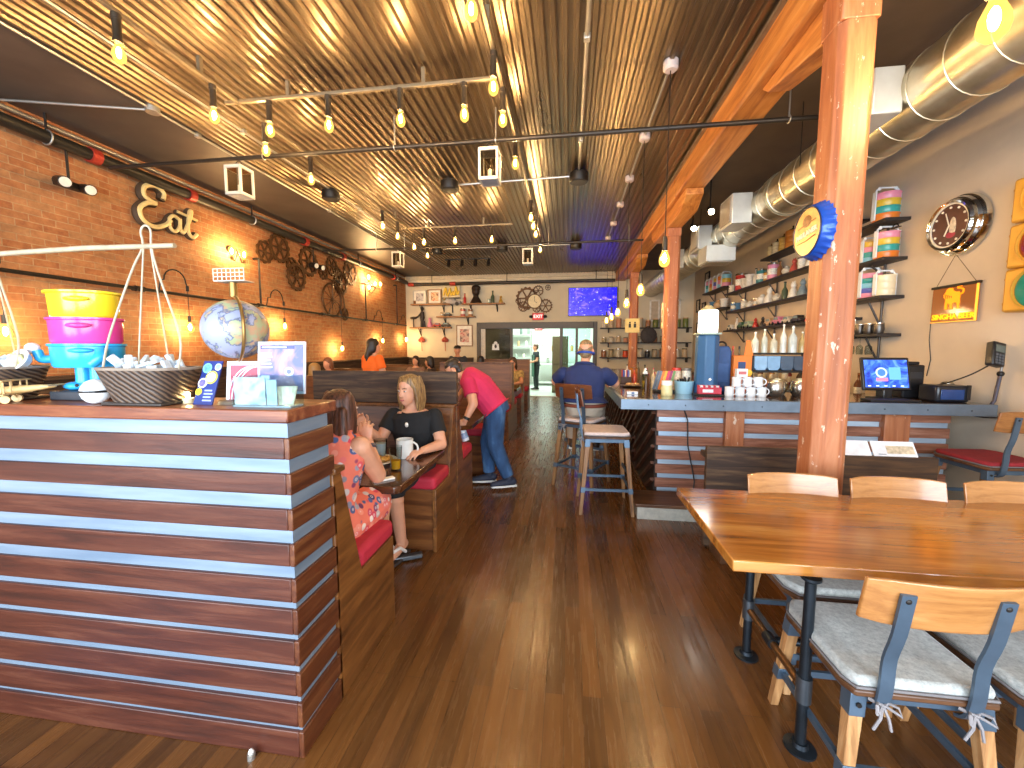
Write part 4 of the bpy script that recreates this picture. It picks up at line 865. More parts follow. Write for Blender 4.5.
MB().box(.87, .90, 4.13, 9.5, 0, .97).build('side_backing', P('#2a1a10', .6), t)
t = thing('foot_step', 'low dark step with pale metal riser in front of the bar', 'step', (1.9, 3.88, 0))
MB().box(.62, 3.40, 3.66, 4.05, .115, .145).build('tread', SEATW, t, .004); MB().box(.64, 3.40, 3.68, 4.05, 0, .115).build('riser', P('#b9b4a6', .5, .3, .2, 20, .2), t)
tag(MB().tube([(1.12, 4.08, .96), (1.16, 4.085, .85), (1.17, 4.085, .6), (1.2, 4.08, .45), (1.24, 4.07, .25), (1.23, 4.06, .16)], .006, 6).build('power_cord', BLACK, org=(1.12, 4.08, .15)), 'thin black cord hanging down the plank front of the bar', 'cord')
# back bar along the right wall
t = thing('back_bar', 'low dark back bar cabinet along the tan wall under the shelves', 'cabinet', (3.4, 8, 0)); MB().box(3.12, XR-.002, 5.0, 11.6, 0, .93).build('body', SEATW, t, .004); MB().box(3.08, XR-.002, 4.95, 11.65, .93, .965).build('worktop', CTOP, t, .004)
for i in range(6): d_ = MB().box(3.10, 3.119, 5.05+1.09*i, 6.08+1.09*i, .06, .88).build('door', DBK, t, .004); MB().cyl((3.085, 5.95+1.09*i, .5), (3.085, 5.95+1.09*i, .65), .008, n=8).build('handle', GALV, d_)
# ================================================================ THINGS ON THE BAR
CT = 1.07
def at(px, py): p = onz(px, py, CT); return p.x, p.y
SS = P('#b9b4aa', .22, .95, .06, 8, name='brushed_steel'); CLR = P('#e9ecec', .25, 0, .03)
def bottle(name, x, y, z, r, h, mat, label, cap=None, group=None, neck=.3, lab=None):
    t = thing(name, label, 'bottle', (x, y, z), 0, group)
    MB().lathe([(.003, z), (r, z), (r, z+h*.55), (r*.75, z+h*.64), (r*neck, z+h*.75), (r*neck, z+h*.94), (.003, z+h*.94)], (x, y, 0), 14).build('body', mat, t)
    MB().lathe([(.003, z+h*.93), (r*neck*1.15, z+h*.93), (r*neck*1.15, z+h), (.003, z+h)], (x, y, 0), 12).build('cap', cap or BLACK, t)
    if lab: MB().lathe([(r*1.01, z+h*.15), (r*1.015, z+h*.15), (r*1.015, z+h*.45), (r*1.01, z+h*.45)], (x, y, 0), 14).build('paper_label', lab, t)
    return t
def jar(name, x, y, z, r, h, mat, label, lid=None, group=None, cat='jar', lidh=.12):
    t = thing(name, label, cat, (x, y, z), 0, group)
    MB().lathe([(.003, z), (r*.95, z), (r, z+h*.05), (r, z+h*(1-lidh*1.6)), (r*.88, z+h*(1-lidh)), (.003, z+h*(1-lidh))], (x, y, 0), 16).build('body', mat, t)
    MB().lathe([(.003, z+h*(1-lidh)), (r*.95, z+h*(1-lidh)), (r*.95, z+h), (.003, z+h)], (x, y, 0), 16).build('lid', lid or SS, t)
    return t
# tall blue dispenser with a lit top
t = thing('drink_dispenser', 'tall blue drink dispenser tower with a glowing white lamp box on top, on the bar', 'dispenser', (1.43, 4.46, CT))
MB().lathe([(.005, 0), (.115, 0), (.115, .6), (.10, .615), (.005, .615)], (1.43, 4.46, CT), 8, None, pi/8).build('tower', P('#2f5f8c', .45, 0, .08), t, .012)
MB().cb((1.43, 4.46, CT+.625), (.22, .2, .02)).build('collar', P('#9fb3a8', .4), t, .006); MB().cb((1.43, 4.46, CT+.75), (.16, .13, .225)).build('lamp_box', E((1, .98, .9), 5, 'lamp_box_glow'), t, .012); MB().lathe([(.005, 0), (.09, 0), (.03, .05), (.005, .055)], (1.43, 4.46, CT+.863), 16).build('cap', P('#cfc69f', .4), t)
MB().cyl((1.43, 4.33, CT+.16), (1.43, 4.36, CT+.16), .014, n=10).build('tap', SS, t)
# blue rounded pack, orange caddy
t = thing('blue_case', 'dark blue rounded case standing right of the blue dispenser tower', 'case', (1.62, 4.62, CT)); MB().prism([(-.085, 0), (.085, 0), (.085, .44), (.06, .5), (-.06, .5), (-.085, .44)], .12, basis(X_, Z_, -Y_, (1.63, 4.68, CT))).build('shell', P('#2f4f80', .6, 0, .12), t, .02, seg=3); MB().tube(arc((1.63, 4.62, CT+.5), .045, X_, Z_, 0, pi), .01, 8).build('handle', BLACK, t)
MB().cb((1.63, 4.555, CT+.22), (.11, .012, .2)).build('front_pocket', P('#3a5c90', .6), t, .005)
t = thing('orange_carton', 'bright orange open carton holding bottles, right of the dark blue case', 'carton', (1.81, 4.6, CT))
MB().box(1.72, 1.90, 4.52, 4.68, CT, CT+.40).build('box', P('#e8781f', .5, 0, .05), t, .004); MB().prism([(0, 0), (.09, 0), (.05, .16), (.02, .16)], .012, basis(X_, Z_, -Y_, (1.82, 4.53, CT+.4))).build('flap', P('#e8781f', .5, 0, .05), t)
MB().cb((1.80, 4.515, CT+.30), (.07, .006, .07)).build('blue_print', P('#27406f', .5), t); MB().cyl((1.87, 4.519, CT+.22), (1.87, 4.512, CT+.22), .035, n=16).build('yellow_print', P('#e9c02e', .5), t)
for i, (x, y, c) in enumerate(((1.74, 4.75, '#6d3a1c'), (1.80, 4.76, '#a33a1f'), (1.86, 4.75, '#5b4a2a'))): bottle('sauce_bottle', x, y, CT, .028, .50, P(c, .25), '%s tall sauce bottle from the dispenser behind the orange carton' % ORD[i], P('#c9542a', .4) if i == 1 else None, 'sauce bottles behind the orange carton')
# white mugs stacked in two rows
k = 0
MG = P('#e3e5e6', .22, 0, .06, 30)
for row, (n, z, x0) in enumerate(((4, CT, 1.60), (3, CT+.098, 1.66))):
    for i in range(n):
        x = x0+i*.1; y = 4.28-.01*row
        mug(x, y, z, .043, .095, -.6+.2*i, '%s white mug from the left, %s row of the stack on the bar' % (ORD[i], 'lower' if row == 0 else 'upper'), MG, 'white_mug', 'stacked white mugs on the bar')
t = thing('white_label_box', 'little white box standing on top of the white mug stack', 'box', (1.70, 4.27, CT+.193)); MB().cb((1.70, 4.27, CT+.235), (.10, .06, .08)).build('carton', CLR, t, .003); MB().cb((1.70, 4.2385, CT+.235), (.07, .003, .03)).build('print', P('#c46a6a', .5), t)
tag(MB().box(1.545, 1.96, 4.20, 4.36, CT-.001, CT-.0).build('bar_mat', BLACK, org=(1.7, 4.28, CT)), 'thin black mat under the white mug stack', 'mat') if False else None
# steel barrel mugs
for i, (x, y) in enumerate(((2.06, 4.36), (2.30, 4.37), (2.17, 4.55), (2.40, 4.56))):
    t = thing('steel_barrel_mug', ('front barrel shaped steel mug right of the white mugs', 'front barrel shaped steel mug half hidden by the orange post', 'rear barrel shaped steel mug between the two front ones', 'rear barrel shaped steel mug behind the orange post')[i], 'mug', (x, y, CT), 0, 'barrel shaped steel mugs on the bar')
    MB().lathe([(.004, 0), (.062, 0), (.082, .03), (.092, .075), (.086, .125), (.074, .155), (.070, .155), (.082, .12), (.084, .07), (.004, .02)], (x, y, CT), 24).build('body', SS, t)
    MB().lathe([(.070, .15), (.076, .15), (.076, .16), (.070, .16)], (x, y, CT), 24).build('rim', P('#c9b48a', .3, .9), t)
    MB().tube(arc((x+.085, y+.03, CT+.08), .045, V((.9, .4, 0)), Z_, -pi/2, pi/2, 8), .006, 7).build('handle', P('#a98a4a', .3, .9), t)
# black rack with pale blue bins and bottles on it
t = thing('bin_rack', 'black rack with a row of pale blue bins below and bottles standing on top', 'rack', (2.15, 4.68, CT))
for x in (1.93, 2.47): MB().box(x, x+.02, 4.6, 4.72, CT, CT+.42).build('upright', BLACK, t)
MB().box(1.92, 2.50, 4.58, 4.72, CT+.41, CT+.43).build('top_shelf', BLACK, t, .003); MB().box(1.92, 2.50, 4.58, 4.72, CT+.22, CT+.24).build('lower_shelf', BLACK, t, .003)
for i in range(4): MB().prism([(0, .03), (.02, 0), (.105, 0), (.125, .03), (.125, .15), (0, .15)], .12, basis(X_, Z_, -Y_, (1.955+.128*i, 4.71, CT+.245))).build('bin', P(('#8fb4d2', '#7fa6c8', '#44566a', '#39485a')[i], .4), t, .004)
BT = [('#dfe3df', 'clear square bottle', .035, .22), ('#c7cfc4', 'clear round bottle', .03, .25), ('#d8d2c0', 'cloudy pale bottle', .034, .2), ('#e2e6e3', 'tall clear long neck bottle', .03, .3), ('#cbd5d3', 'clear decanter with wide base', .04, .28), ('#d9c9a4', 'pale amber bottle', .03, .22)]
for i, (c, l, r, h) in enumerate(BT): bottle('spirit_bottle', 1.975+.092*i, 4.65, CT+.43, r, h, P(('#cfccba', '#bdbfae', '#c9c2aa', '#d3d2c6', '#c3c8c0', '#b99f6a')[i], .12, 0, .15), '%s on the black bin rack, %s from the orange carton' % (l, ORD[i]), P('#e9e4d6', .4), 'bottles on the bin rack')
# blue bucket, sachet boxes, tubs, caddies, bottles at the left end
x, y = at(686, 394)
t = thing('blue_bucket', 'pale blue bucket with black handled utensils in it on the bar', 'bucket', (x, y+.09, CT)); y += .09
MB().lathe([(.005, 0), (.085, 0), (.10, .13), (.094, .13), (.08, .01), (.005, .01)], (x, y, CT), 24).build('bucket', P('#8fbfd6', .35, 0, .04), t)
m = MB()
for i in range(12): a = i*2.4; r = .05*math.sqrt(i/12); m.tube([(x+r*cos(a), y+r*sin(a), CT+.05), (x+1.5*r*cos(a), y+1.5*r*sin(a), CT+.145+.012*(i % 3))], .009, 6)
m.build('utensils', P('#22201f', .4), t)
x, y = at(710, 396)
t = thing('sachet_box', 'red box of pink and white sachets on a black tray in front of the dispenser', 'box', (x, y+.06, CT)); y += .06
MB().cb((x-.0, y, CT+.008), (.27, .15, .016)).build('tray', P('#1d1c1c', .4), t, .006)
for k in range(16): MB().cb((x-.095+.0125*k, y, CT+.06), (.009, .075, .085), RZ(.04*(k % 3-1))).build('sachet', P(('#c22a3e', '#e8e4e6', '#e4e6ea', '#d24a60')[k % 4], .6), t)
MB().box(x-.11, x+.11, y-.055, y-.048, CT+.017, CT+.085).build('front_panel', P('#b8243a', .4), t, .003); MB().box(x-.07, x+.03, y-.059, y-.0551, CT+.035, CT+.065).build('white_print', P('#d9dcea', .4), t)
x, y = at(668, 396)
jar('ice_cream_tub', x, y+.06, CT, .055, .15, P('#dfd39a', .4, 0, .2, 20), 'yellow and white paper tub beside the pale blue bucket', P('#efefe8', .4), None, 'tub', .3)
t = thing('menu_holder', 'wire holder of rainbow striped cards behind the yellow tub', 'card holder', (.99, 4.6, CT)); MB().cb((1.05, 4.58, CT+.012), (.24, .10, .024)).build('base', BLACK, t, .004)
for k, c in enumerate(('#59636f', '#6a7682', '#e07a2e', '#e9b23a', '#d8405f', '#a33a6a', '#6b8f5a')): MB().cb((.955+.028*k, 4.58, CT+.13), (.024, .004, .21), Matrix.Rotation(.25, 4, 'Y')).build('card', P(c, .5), t)
for x_, lb, c, lid in ((1.20, 'jar of pale straws with red lid beside the rainbow cards', '#d3c0a8', '#c23a2e'), (1.31, 'clear jar of packets near the dispenser tower', '#dcd6c8', '#7a7268')): jar('straw_jar', x_, 4.72, CT, .05, .26, P(c, .4, 0, .4, 40), lb, P(lid, .4))
x, y = at(645, 388)
t = thing('beer_glass', 'clear tall glass of pale gold beer near the left bar corner', 'glass', (x, y, CT)); MB().lathe([(.004, 0), (.032, 0), (.036, .02), (.04, .17), (.037, .17), (.03, .02), (.004, .012)], (x, y, CT), 18).build('tumbler', DGL, t); MB().lathe([(.004, .014), (.029, .016), (.034, .09), (.004, .09)], (x, y, CT), 16).build('beer', P('#c99a32', .15), t)
MB().lathe([(.004, .171), (.036, .171), (.02, .21), (.012, .24), (.004, .24)], (x, y, CT), 14).build('lid', CLR, t)
x, y = at(637, 384); jar('amber_tumbler', x, y+.3, CT, .055, .21, P('#a8662c', .2, 0, .15, 30), 'ribbed amber brown tumbler behind the beer glass', P('#8d5424', .3), None, 'glass', .06)
t = thing('napkin_packet', 'small white and blue packet lying near the bar corner', 'packet', (.66, 4.3, CT)); x, y = at(632, 394); t.location = (x, y, CT); ORG[t.name] = V((x, y, CT)); MB().cb((x, y, CT+.014), (.11, .06, .028)).build('packet', CLR, t, .004); MB().cb((x+.005, y-.0305, CT+.014), (.03, .002, .018)).build('blue_print', P('#3a5c8c', .5), t)
t = thing('dinner_plate', 'plate of food before the navy shirted man on the bar', 'plate', (.78, 5.15, CT)); MB().lathe([(.003, 0), (.09, 0), (.14, .018), (.136, .022), (.08, .008), (.003, .008)], (.78, 5.15, CT), 22).build('dish', P('#3a2c22', .3), t)
m = MB()
for i in range(10): a = i*2.4; m.ell((.78+.07*cos(a)*(i % 3)*.5, 5.15+.07*sin(a)*(i % 3)*.5, CT+.03), (.035, .03, .02))
m.build('food', P('#b98d5c', .6, 0, .5, 40), t)
BT2 = [(.93, 5.0, .03, .22, '#5a3a1c', 'dark brown syrup bottle beside the plate on the bar'), (1.02, 5.05, .028, .24, '#c9b28a', 'pale mustard bottle beside the plate on the bar'), (1.0, 5.5, .03, .26, '#3d4a2a', 'green bottle farther along the bar counter'), (.90, 5.7, .034, .2, '#c24a2a', 'red squeeze bottle farther along the bar counter'), (.86, 6.1, .03, .24, '#d8cfc0', 'white squeeze bottle farther along the bar counter'), (1.1, 5.9, .04, .2, '#b9505a', 'pink topped bottle in the middle of the bar counter'), (1.08, 6.5, .03, .26, '#6a5a3a', 'olive bottle farthest along the bar counter')]
for x, y, r, h, c, l in BT2: bottle('condiment_bottle', x, y, CT, r, h, P(c, .3, 0, .1), l, P('#b8303a', .4) if 'pink' in l or 'pale' in l else None)
for i, (x, y, c, c2, l) in enumerate(((.78, 5.65, '#c94a3a', '#5a6ac0', 'caddy of red and blue packets on the bar beyond the plate'), (1.12, 5.25, '#c0405a', '#d8c6a6', 'caddy of pink sachets in a brown box on the bar'))):
    t = thing('packet_caddy', l, 'caddy', (x, y, CT)); MB().box(x-.07, x+.07, y-.05, y+.05, CT, CT+.09).build('box', P('#4a3020', .5), t, .004)
    for k in range(6): MB().cb((x-.05+.02*k, y, CT+.12), (.014, .07, .12), RZ(.1*(k % 3-1))).build('packet', P((c, c2, '#e4dcd0')[k % 3], .6), t)
# point of sale terminal
POSB = P('#17171a', .35, 0, .1)
t = thing('sales_terminal', 'black sales terminal with bright blue screen on the bar', 'computer', (2.93, 4.2, CT))
up = V((0, .22, .975)).normalized(); nn = X_.cross(up); M = basis(X_, up, nn, (2.93, 4.16, CT+.09))
MB().box(-.20, .20, 0, .31, -.03, 0, M).build('monitor', POSB, t, .008)
ts = NT('blue_screen'); f = ts.noise(ts.vec((5, 5, 5)), 1.6, 3, .5, 2.2); c = ts.ramp(f, [(.35, '#16309a'), (.5, '#2f62d8'), (.62, '#5d8fe8')]); ts.l(c, ts.b.inputs['Emission Color']); ts.set(Emission_Strength=1.3, Roughness=.2); ts.col('#05060c')
sc_ = MB().box(-.18, .18, .025, .285, .0005, .002, M).build('screen', ts.m, t)
MB().cyl(M @ V((-.04, .165, .002)), M @ V((-.04, .165, .004)), .048, n=28).build('round_logo', E('#a9c4f0', 1.1), sc_); MB().cyl(M @ V((-.04, .165, .004)), M @ V((-.04, .165, .005)), .034, n=24).build('logo_core', E('#3a6ad8', 1.1), sc_)
MB().box(-.085, .01, .085, .115, .002, .004, M).build('login_bar', E('#d8708a', 1.0), sc_); MB().box(.025, .12, .10, .215, .002, .003, M).build('window_panel', E('#5a9be0', 1.0), sc_)
for k in range(5): MB().box(-.16+.068*k, -.135+.068*k, .035, .045, .002, .003, M).build('icon', E('#c9dcf4', 1.0), sc_)
MB().cb((2.93, 4.2, CT+.05), (.08, .1, .1)).build('stand', POSB, t, .01); MB().cb((2.93, 4.17, CT+.012), (.24, .18, .024)).build('stand_base', POSB, t, .008)
MB().cb((2.86, 4.02, CT+.012), (.40, .14, .022)).build('keyboard', POSB, t, .005)
t = thing('receipt_printer', 'black receipt printer right behind the blue sales screen', 'printer', (3.26, 4.42, CT)); MB().cb((3.26, 4.42, CT+.16), (.18, .2, .32)).build('body', POSB, t, .015); MB().cb((3.26, 4.318, CT+.22), (.13, .006, .06)).build('slot_panel', P('#2c2d31', .3), t); MB().cb((3.26, 4.36, CT+.335), (.10, .05, .03)).build('lid', POSB, t, .008)
t = thing('card_printer', 'low black and blue device on the bar right of the sales screen', 'printer', (3.38, 4.14, CT)); MB().cb((3.36, 4.13, CT+.075), (.26, .2, .15)).build('body', P('#1a1d24', .3), t, .02); MB().cb((3.35, 4.027, CT+.07), (.18, .008, .09)).build('blue_face', P('#1f3d70', .25), t, .003); MB().cb((3.47, 4.025, CT+.09), (.03, .01, .13)).build('side_flap', POSB, t)
t = thing('coffee_pot', 'small dark pot with shiny lid at the wall end of the bar', 'pot', (3.50, 4.28, CT)); MB().lathe([(.004, 0), (.055, 0), (.06, .1), (.045, .15), (.004, .15)], (3.51, 4.28, CT), 18).build('body', P('#3a3a3c', .2, .5), t); MB().ell((3.51, 4.28, CT+.15), (.045, .045, .02)).build('lid', SS, t); MB().tube(arc((3.565, 4.28, CT+.08), .05, X_, Z_, -pi/2, pi/2), .008, 7).build('handle', BLACK, t)
t = thing('card_terminal', 'black card payment terminal on a jointed arm clamped to the bar end', 'card terminal', (3.56, 3.99, CT)); q = ony(989, 353, 4.0); bq = V((3.56, 3.97, .99))
MB().cb((3.56, 3.96, .965), (.16, .14, .012)).build('clamp', BLACK, t, .003); MB().tube([bq, (3.62, 3.97, 1.1), (3.655, 3.98, 1.33)], .013, 8).build('lower_arm', P('#3a3540', .4, .4), t); MB().ell((3.655, 3.98, 1.33), .024).build('joint', BLACK, t)
MB().tube([(3.655, 3.98, 1.33), (3.66, 3.98, 1.44), (3.62, 3.99, 1.5)], .009, 8).build('upper_arm', P('#8a8680', .4, .5), t)
Mh = basis(V((.95, .1, -.25)).normalized(), V((.22, .25, .94)).normalized(), V((.2, -.96, .2)).normalized(), (3.575, 3.95, 1.49)); hs = MB().box(-.055, .055, -.10, .11, -.03, .03, Mh).build('handset', POSB, t, .012)
MB().box(-.04, .04, .02, .08, .031, .034, Mh).build('display', P('#56605a', .2), hs)
for i in range(4):
    for j in range(3): MB().box(-.035+.026*j, -.017+.026*j, -.085+.024*i, -.068+.024*i, .031, .035, Mh).build('key', P('#55585c', .5), hs)
MB().tube(smooth_pts([(3.54, 3.96, 1.40), (3.45, 4.0, 1.32), (3.36, 4.1, 1.24), (3.3, 4.2, 1.2)]), .006, 6).build('cord', BLACK, t)
t = thing('wooden_crate', 'small pale wooden crate on the bar just right of the orange post', 'crate', (2.62, 4.55, CT)); MB().box(2.50, 2.74, 4.45, 4.62, CT, CT+.16).build('box', TOYW, t, .005); MB().box(2.50, 2.74, 4.45, 4.62, CT+.18, CT+.36).build('box', TOYW, t, .005); MB().box(2.54, 2.70, 4.446, 4.449, CT+.04, CT+.10).build('paper_label', CLR, t)
# ================================================================ WALL SHELVES ON THE TAN WALL
SHB = P('#2b2624', .5, 0, .15, 20, name='black_shelf_board')
def shelf(name, label, x0, x1, y0, y1, z, brk, th=.035, grp=None, drop=.22):
    t = thing(name, label, 'shelf', ((x0+x1)/2, (y0+y1)/2, z-th), 0, grp); MB().box(x0, x1, y0, y1, z-th, z).build('board', SHB, t, .004)
    for y in brk:
        m = MB().cyl((x1-.03, y, z-th-.001), (x1-.03, y, z-th-drop), .014, n=10).cyl((x1-.03, y, z-th-drop), (x0+.08, y, z-th-.02), .012, n=8).cyl((x1-.0005, y, z-th-drop), (x1-.03, y, z-th-drop), .022, n=10); m.build('pipe_bracket', P('#4a4440', .4, .6), t)
    return t
GS = 'black shelves on the tan wall'
xs0, xs1 = 3.45, XR
LS = [('top', 3.155, 5.75, 8.1), ('second', 2.75, 5.75, 9.75), ('third', 2.345, 5.75, 9.65), ('lowest', 1.94, 5.75, 9.75)]
for nm, z, y0, y1 in LS: shelf('wall_shelf', '%s long black shelf between the near post and far corner on tan wall' % nm, xs0, xs1, y0, y1, z, (6.6, 7.9) + ((9.2,) if y1 > 9 else ()), grp=GS)
shelf('wall_shelf', 'upper short black shelf of pastel tins in the far corner on tan wall', xs0, xs1, 9.85, 11.3, 2.95, (10.2, 11.0), grp=GS)
shelf('wall_shelf', 'lower short black shelf of round plates in the far corner on tan wall', xs0, xs1, 9.85, 11.3, 2.48, (10.2, 11.0), grp=GS)
RS = [('first', 2.985), ('second', 2.56), ('third', 2.14), ('fourth', 1.715)]
for i, (nm, z) in enumerate(RS): shelf('wall_shelf', '%s black shelf from the top right of the near post' % nm, xs0, xs1, 5.12, 6.0, z, (5.4,), grp=GS, drop=.30 if i >= 2 else .14)
def tiffin(x, y, z, r, h, cols, label, grp, handle=CLR):
    t = thing('tiffin_carrier', label, 'tiffin', (x, y, z), 0, grp); n = len(cols); hb = h*.80/n
    for i, c in enumerate(cols):
        z0 = z+i*hb; MB().lathe([(.004, z0), (r*.95, z0), (r, z0+hb*.12), (r, z0+hb*.82), (r*1.04, z0+hb*.84), (r*1.04, z0+hb*.97), (.004, z0+hb*.97)], (x, y, 0), 20).build('tier', P(c, .3, 0, .04), t)
    for u in (x-r-.012, x+r): MB().box(u, u+.012, y-.028, y+.028, z+.01, z+h*.86).build('side_strap', handle, t, .003)
    MB().tube([(x-r-.005, y, z+h*.82), (x-r*.9, y, z+h*.92), (x-r*.55, y, z+h*.98), (x+r*.55, y, z+h*.98), (x+r*.9, y, z+h*.92), (x+r+.005, y, z+h*.82)], .010, 8).build('handle', handle, t)
    for s in (-1, 1): MB().ell((x+s*r*.7, y, z+h*.955), (.018, .016, .022)).build('clasp', handle, t)
    return t
PK, TL, YL, OR, LB, PU, CRM = '#e58fa6', '#2f9a94', '#d8b43a', '#e07a2a', '#7fc0d6', '#5a5fb0', '#e8d9b4'
GT = 'striped tiffin carriers'
xm = 3.56
for yy, z, r, h, cols, lb in ((5.29, 2.985, .12, .38, (OR, TL, YL, PK), 'pink, yellow, teal and orange tiffin carrier alone on the topmost shelf beside the near post'),
    (5.24, 2.56, .108, .36, (OR, TL, YL, PK), 'pink, yellow, teal and orange tiffin carrier at the front end of the second shelf'), (5.49, 2.56, .085, .30, (LB, TL, PK, YL), 'yellow, pink and teal tiffin carrier in the middle of the second shelf'), (5.69, 2.56, .08, .22, (OR, PK), 'small orange and pink tiffin carrier touching the post edge on second shelf'),
    (5.45, 2.14, .105, .36, (PK, PU, LB, TL, PK), 'pink, aqua and violet tiffin carrier on the third shelf beside the near post'), (5.225, 2.14, .095, .29, (CRM, CRM, CRM), 'cream three tier tiffin carrier at the front end of the third shelf'), (5.66, 2.14, .08, .30, (CRM, '#c23a3a', CRM), 'cream and red tiffin carrier half hidden by the post on third shelf'),
    ): tiffin(xm, yy, z, r, h, cols, lb, GT)
t = thing('wire_stand', 'little dark wire stand behind the topmost tiffin on the near shelf', 'stand', (3.62, 5.19, 2.985)); MB().tube(arc((3.60, 5.19, 2.89), .04, Y_, Z_, 0, pi), .006, 6).build('wire', BLACK, t); MB().cb((3.60, 5.19, 2.889), (.05, .1, .008)).build('base', BLACK, t)
for i, (y, r, h) in enumerate(((5.23, .055, .12), (5.38, .06, .12), (5.53, .06, .12))):
    t = thing('dark_cup', '%s dark pewter cup from the front on the fourth shelf beside the post' % ORD[i], 'cup', (3.54, y, 1.715), 0, 'pewter cups'); MB().lathe([(.004, 0), (r*.8, 0), (r, h*.4), (r*.85, h), (r*.78, h), (r*.9, h*.4), (.004, .01)], (3.54, y, 1.715), 18).build('bowl', P('#5a5550', .3, .7), t); MB().lathe([(r*.8, h*.95), (r*.9, h*.95), (r*.9, h*1.02), (r*.8, h*1.02)], (3.54, y, 1.715), 18).build('rim', SS, t)
for i, y in enumerate((5.66, 5.75, 5.84)): bottle('clear_bottle', 3.56, y, 1.715, .03, .19, P('#cfc6a6', .15), '%s small clear bottle along from the pewter cups on the fourth shelf' % ORD[i], SS, 'small clear bottles by the pewter cups')
for i, y in enumerate((5.38, 5.53, 5.68)):
    t = thing('wine_glass', '%s stemmed glass hanging upside down under the fourth shelf, from the front' % ORD[i], 'glass', (3.55, y, 1.495), 0, 'hanging stemmed glasses'); MB().lathe([(.035, 1.677), (.035, 1.674), (.005, 1.669), (.005, 1.595), (.034, 1.565), (.038, 1.515), (.033, 1.470), (.031, 1.470), (.035, 1.515), (.03, 1.565), (.002, 1.587)], (3.55, y, 0), 18).build('bowl', DGL, t); MB().box(3.5, 3.6, y-.045, y-.038, 1.667, 1.68).build('rack_hook', BLACK, t)
# long shelves: colourful tins, canisters, figures, toy vehicles
rnd = random.Random(11)
def line(y0, y1, n): return [y0+(y1-y0)*(i+.5)/n for i in range(n)]
TOPR = [('#e6e2d8', .09, .40), ('#e0ac3c', .10, .37), ('#cf7f33', .105, .35), ('#dcb25a', .075, .30), ('#e2cfa6', .07, .27), ('#d8c08a', .065, .24)]
for i, (y, (c, r, h)) in enumerate(zip((6.66, 6.95, 7.25, 7.52, 7.74, 7.94), TOPR)):
    t = thing('tiered_canister', '%s canister, %s from the near post on the top long shelf' % (('patterned white', 'golden ribbed', 'orange', 'pale gold', 'cream', 'tan')[i], ORD[i]), 'canister', (3.56, y, 3.155), 0, 'canisters on the top long shelf')
    nb = 4 if i != 2 else 3
    for k in range(nb): z0 = 3.155+h*.78/nb*k; hh = h*.78/nb; MB().lathe([(.004, z0), (r*.94, z0), (r, z0+hh*.15), (r, z0+hh*.85), (r*.94, z0+hh*.99), (.004, z0+hh*.99)], (3.56, y, 0), 18).build('tier', P(c, .35, .1, .3 if i == 0 else .08, 40), t)
    MB().lathe([(.004, 3.155+h*.78), (r*.8, 3.155+h*.78), (r*.35, 3.155+h*.86), (.012, 3.155+h*.9), (.012, 3.155+h), (.004, 3.155+h)], (3.56, y, 0), 16).build('lid', BLACK if i % 2 == 0 else P('#8d6a3a', .4, .5), t)
W1, W2 = '#e7e3da', '#cfc7b8'
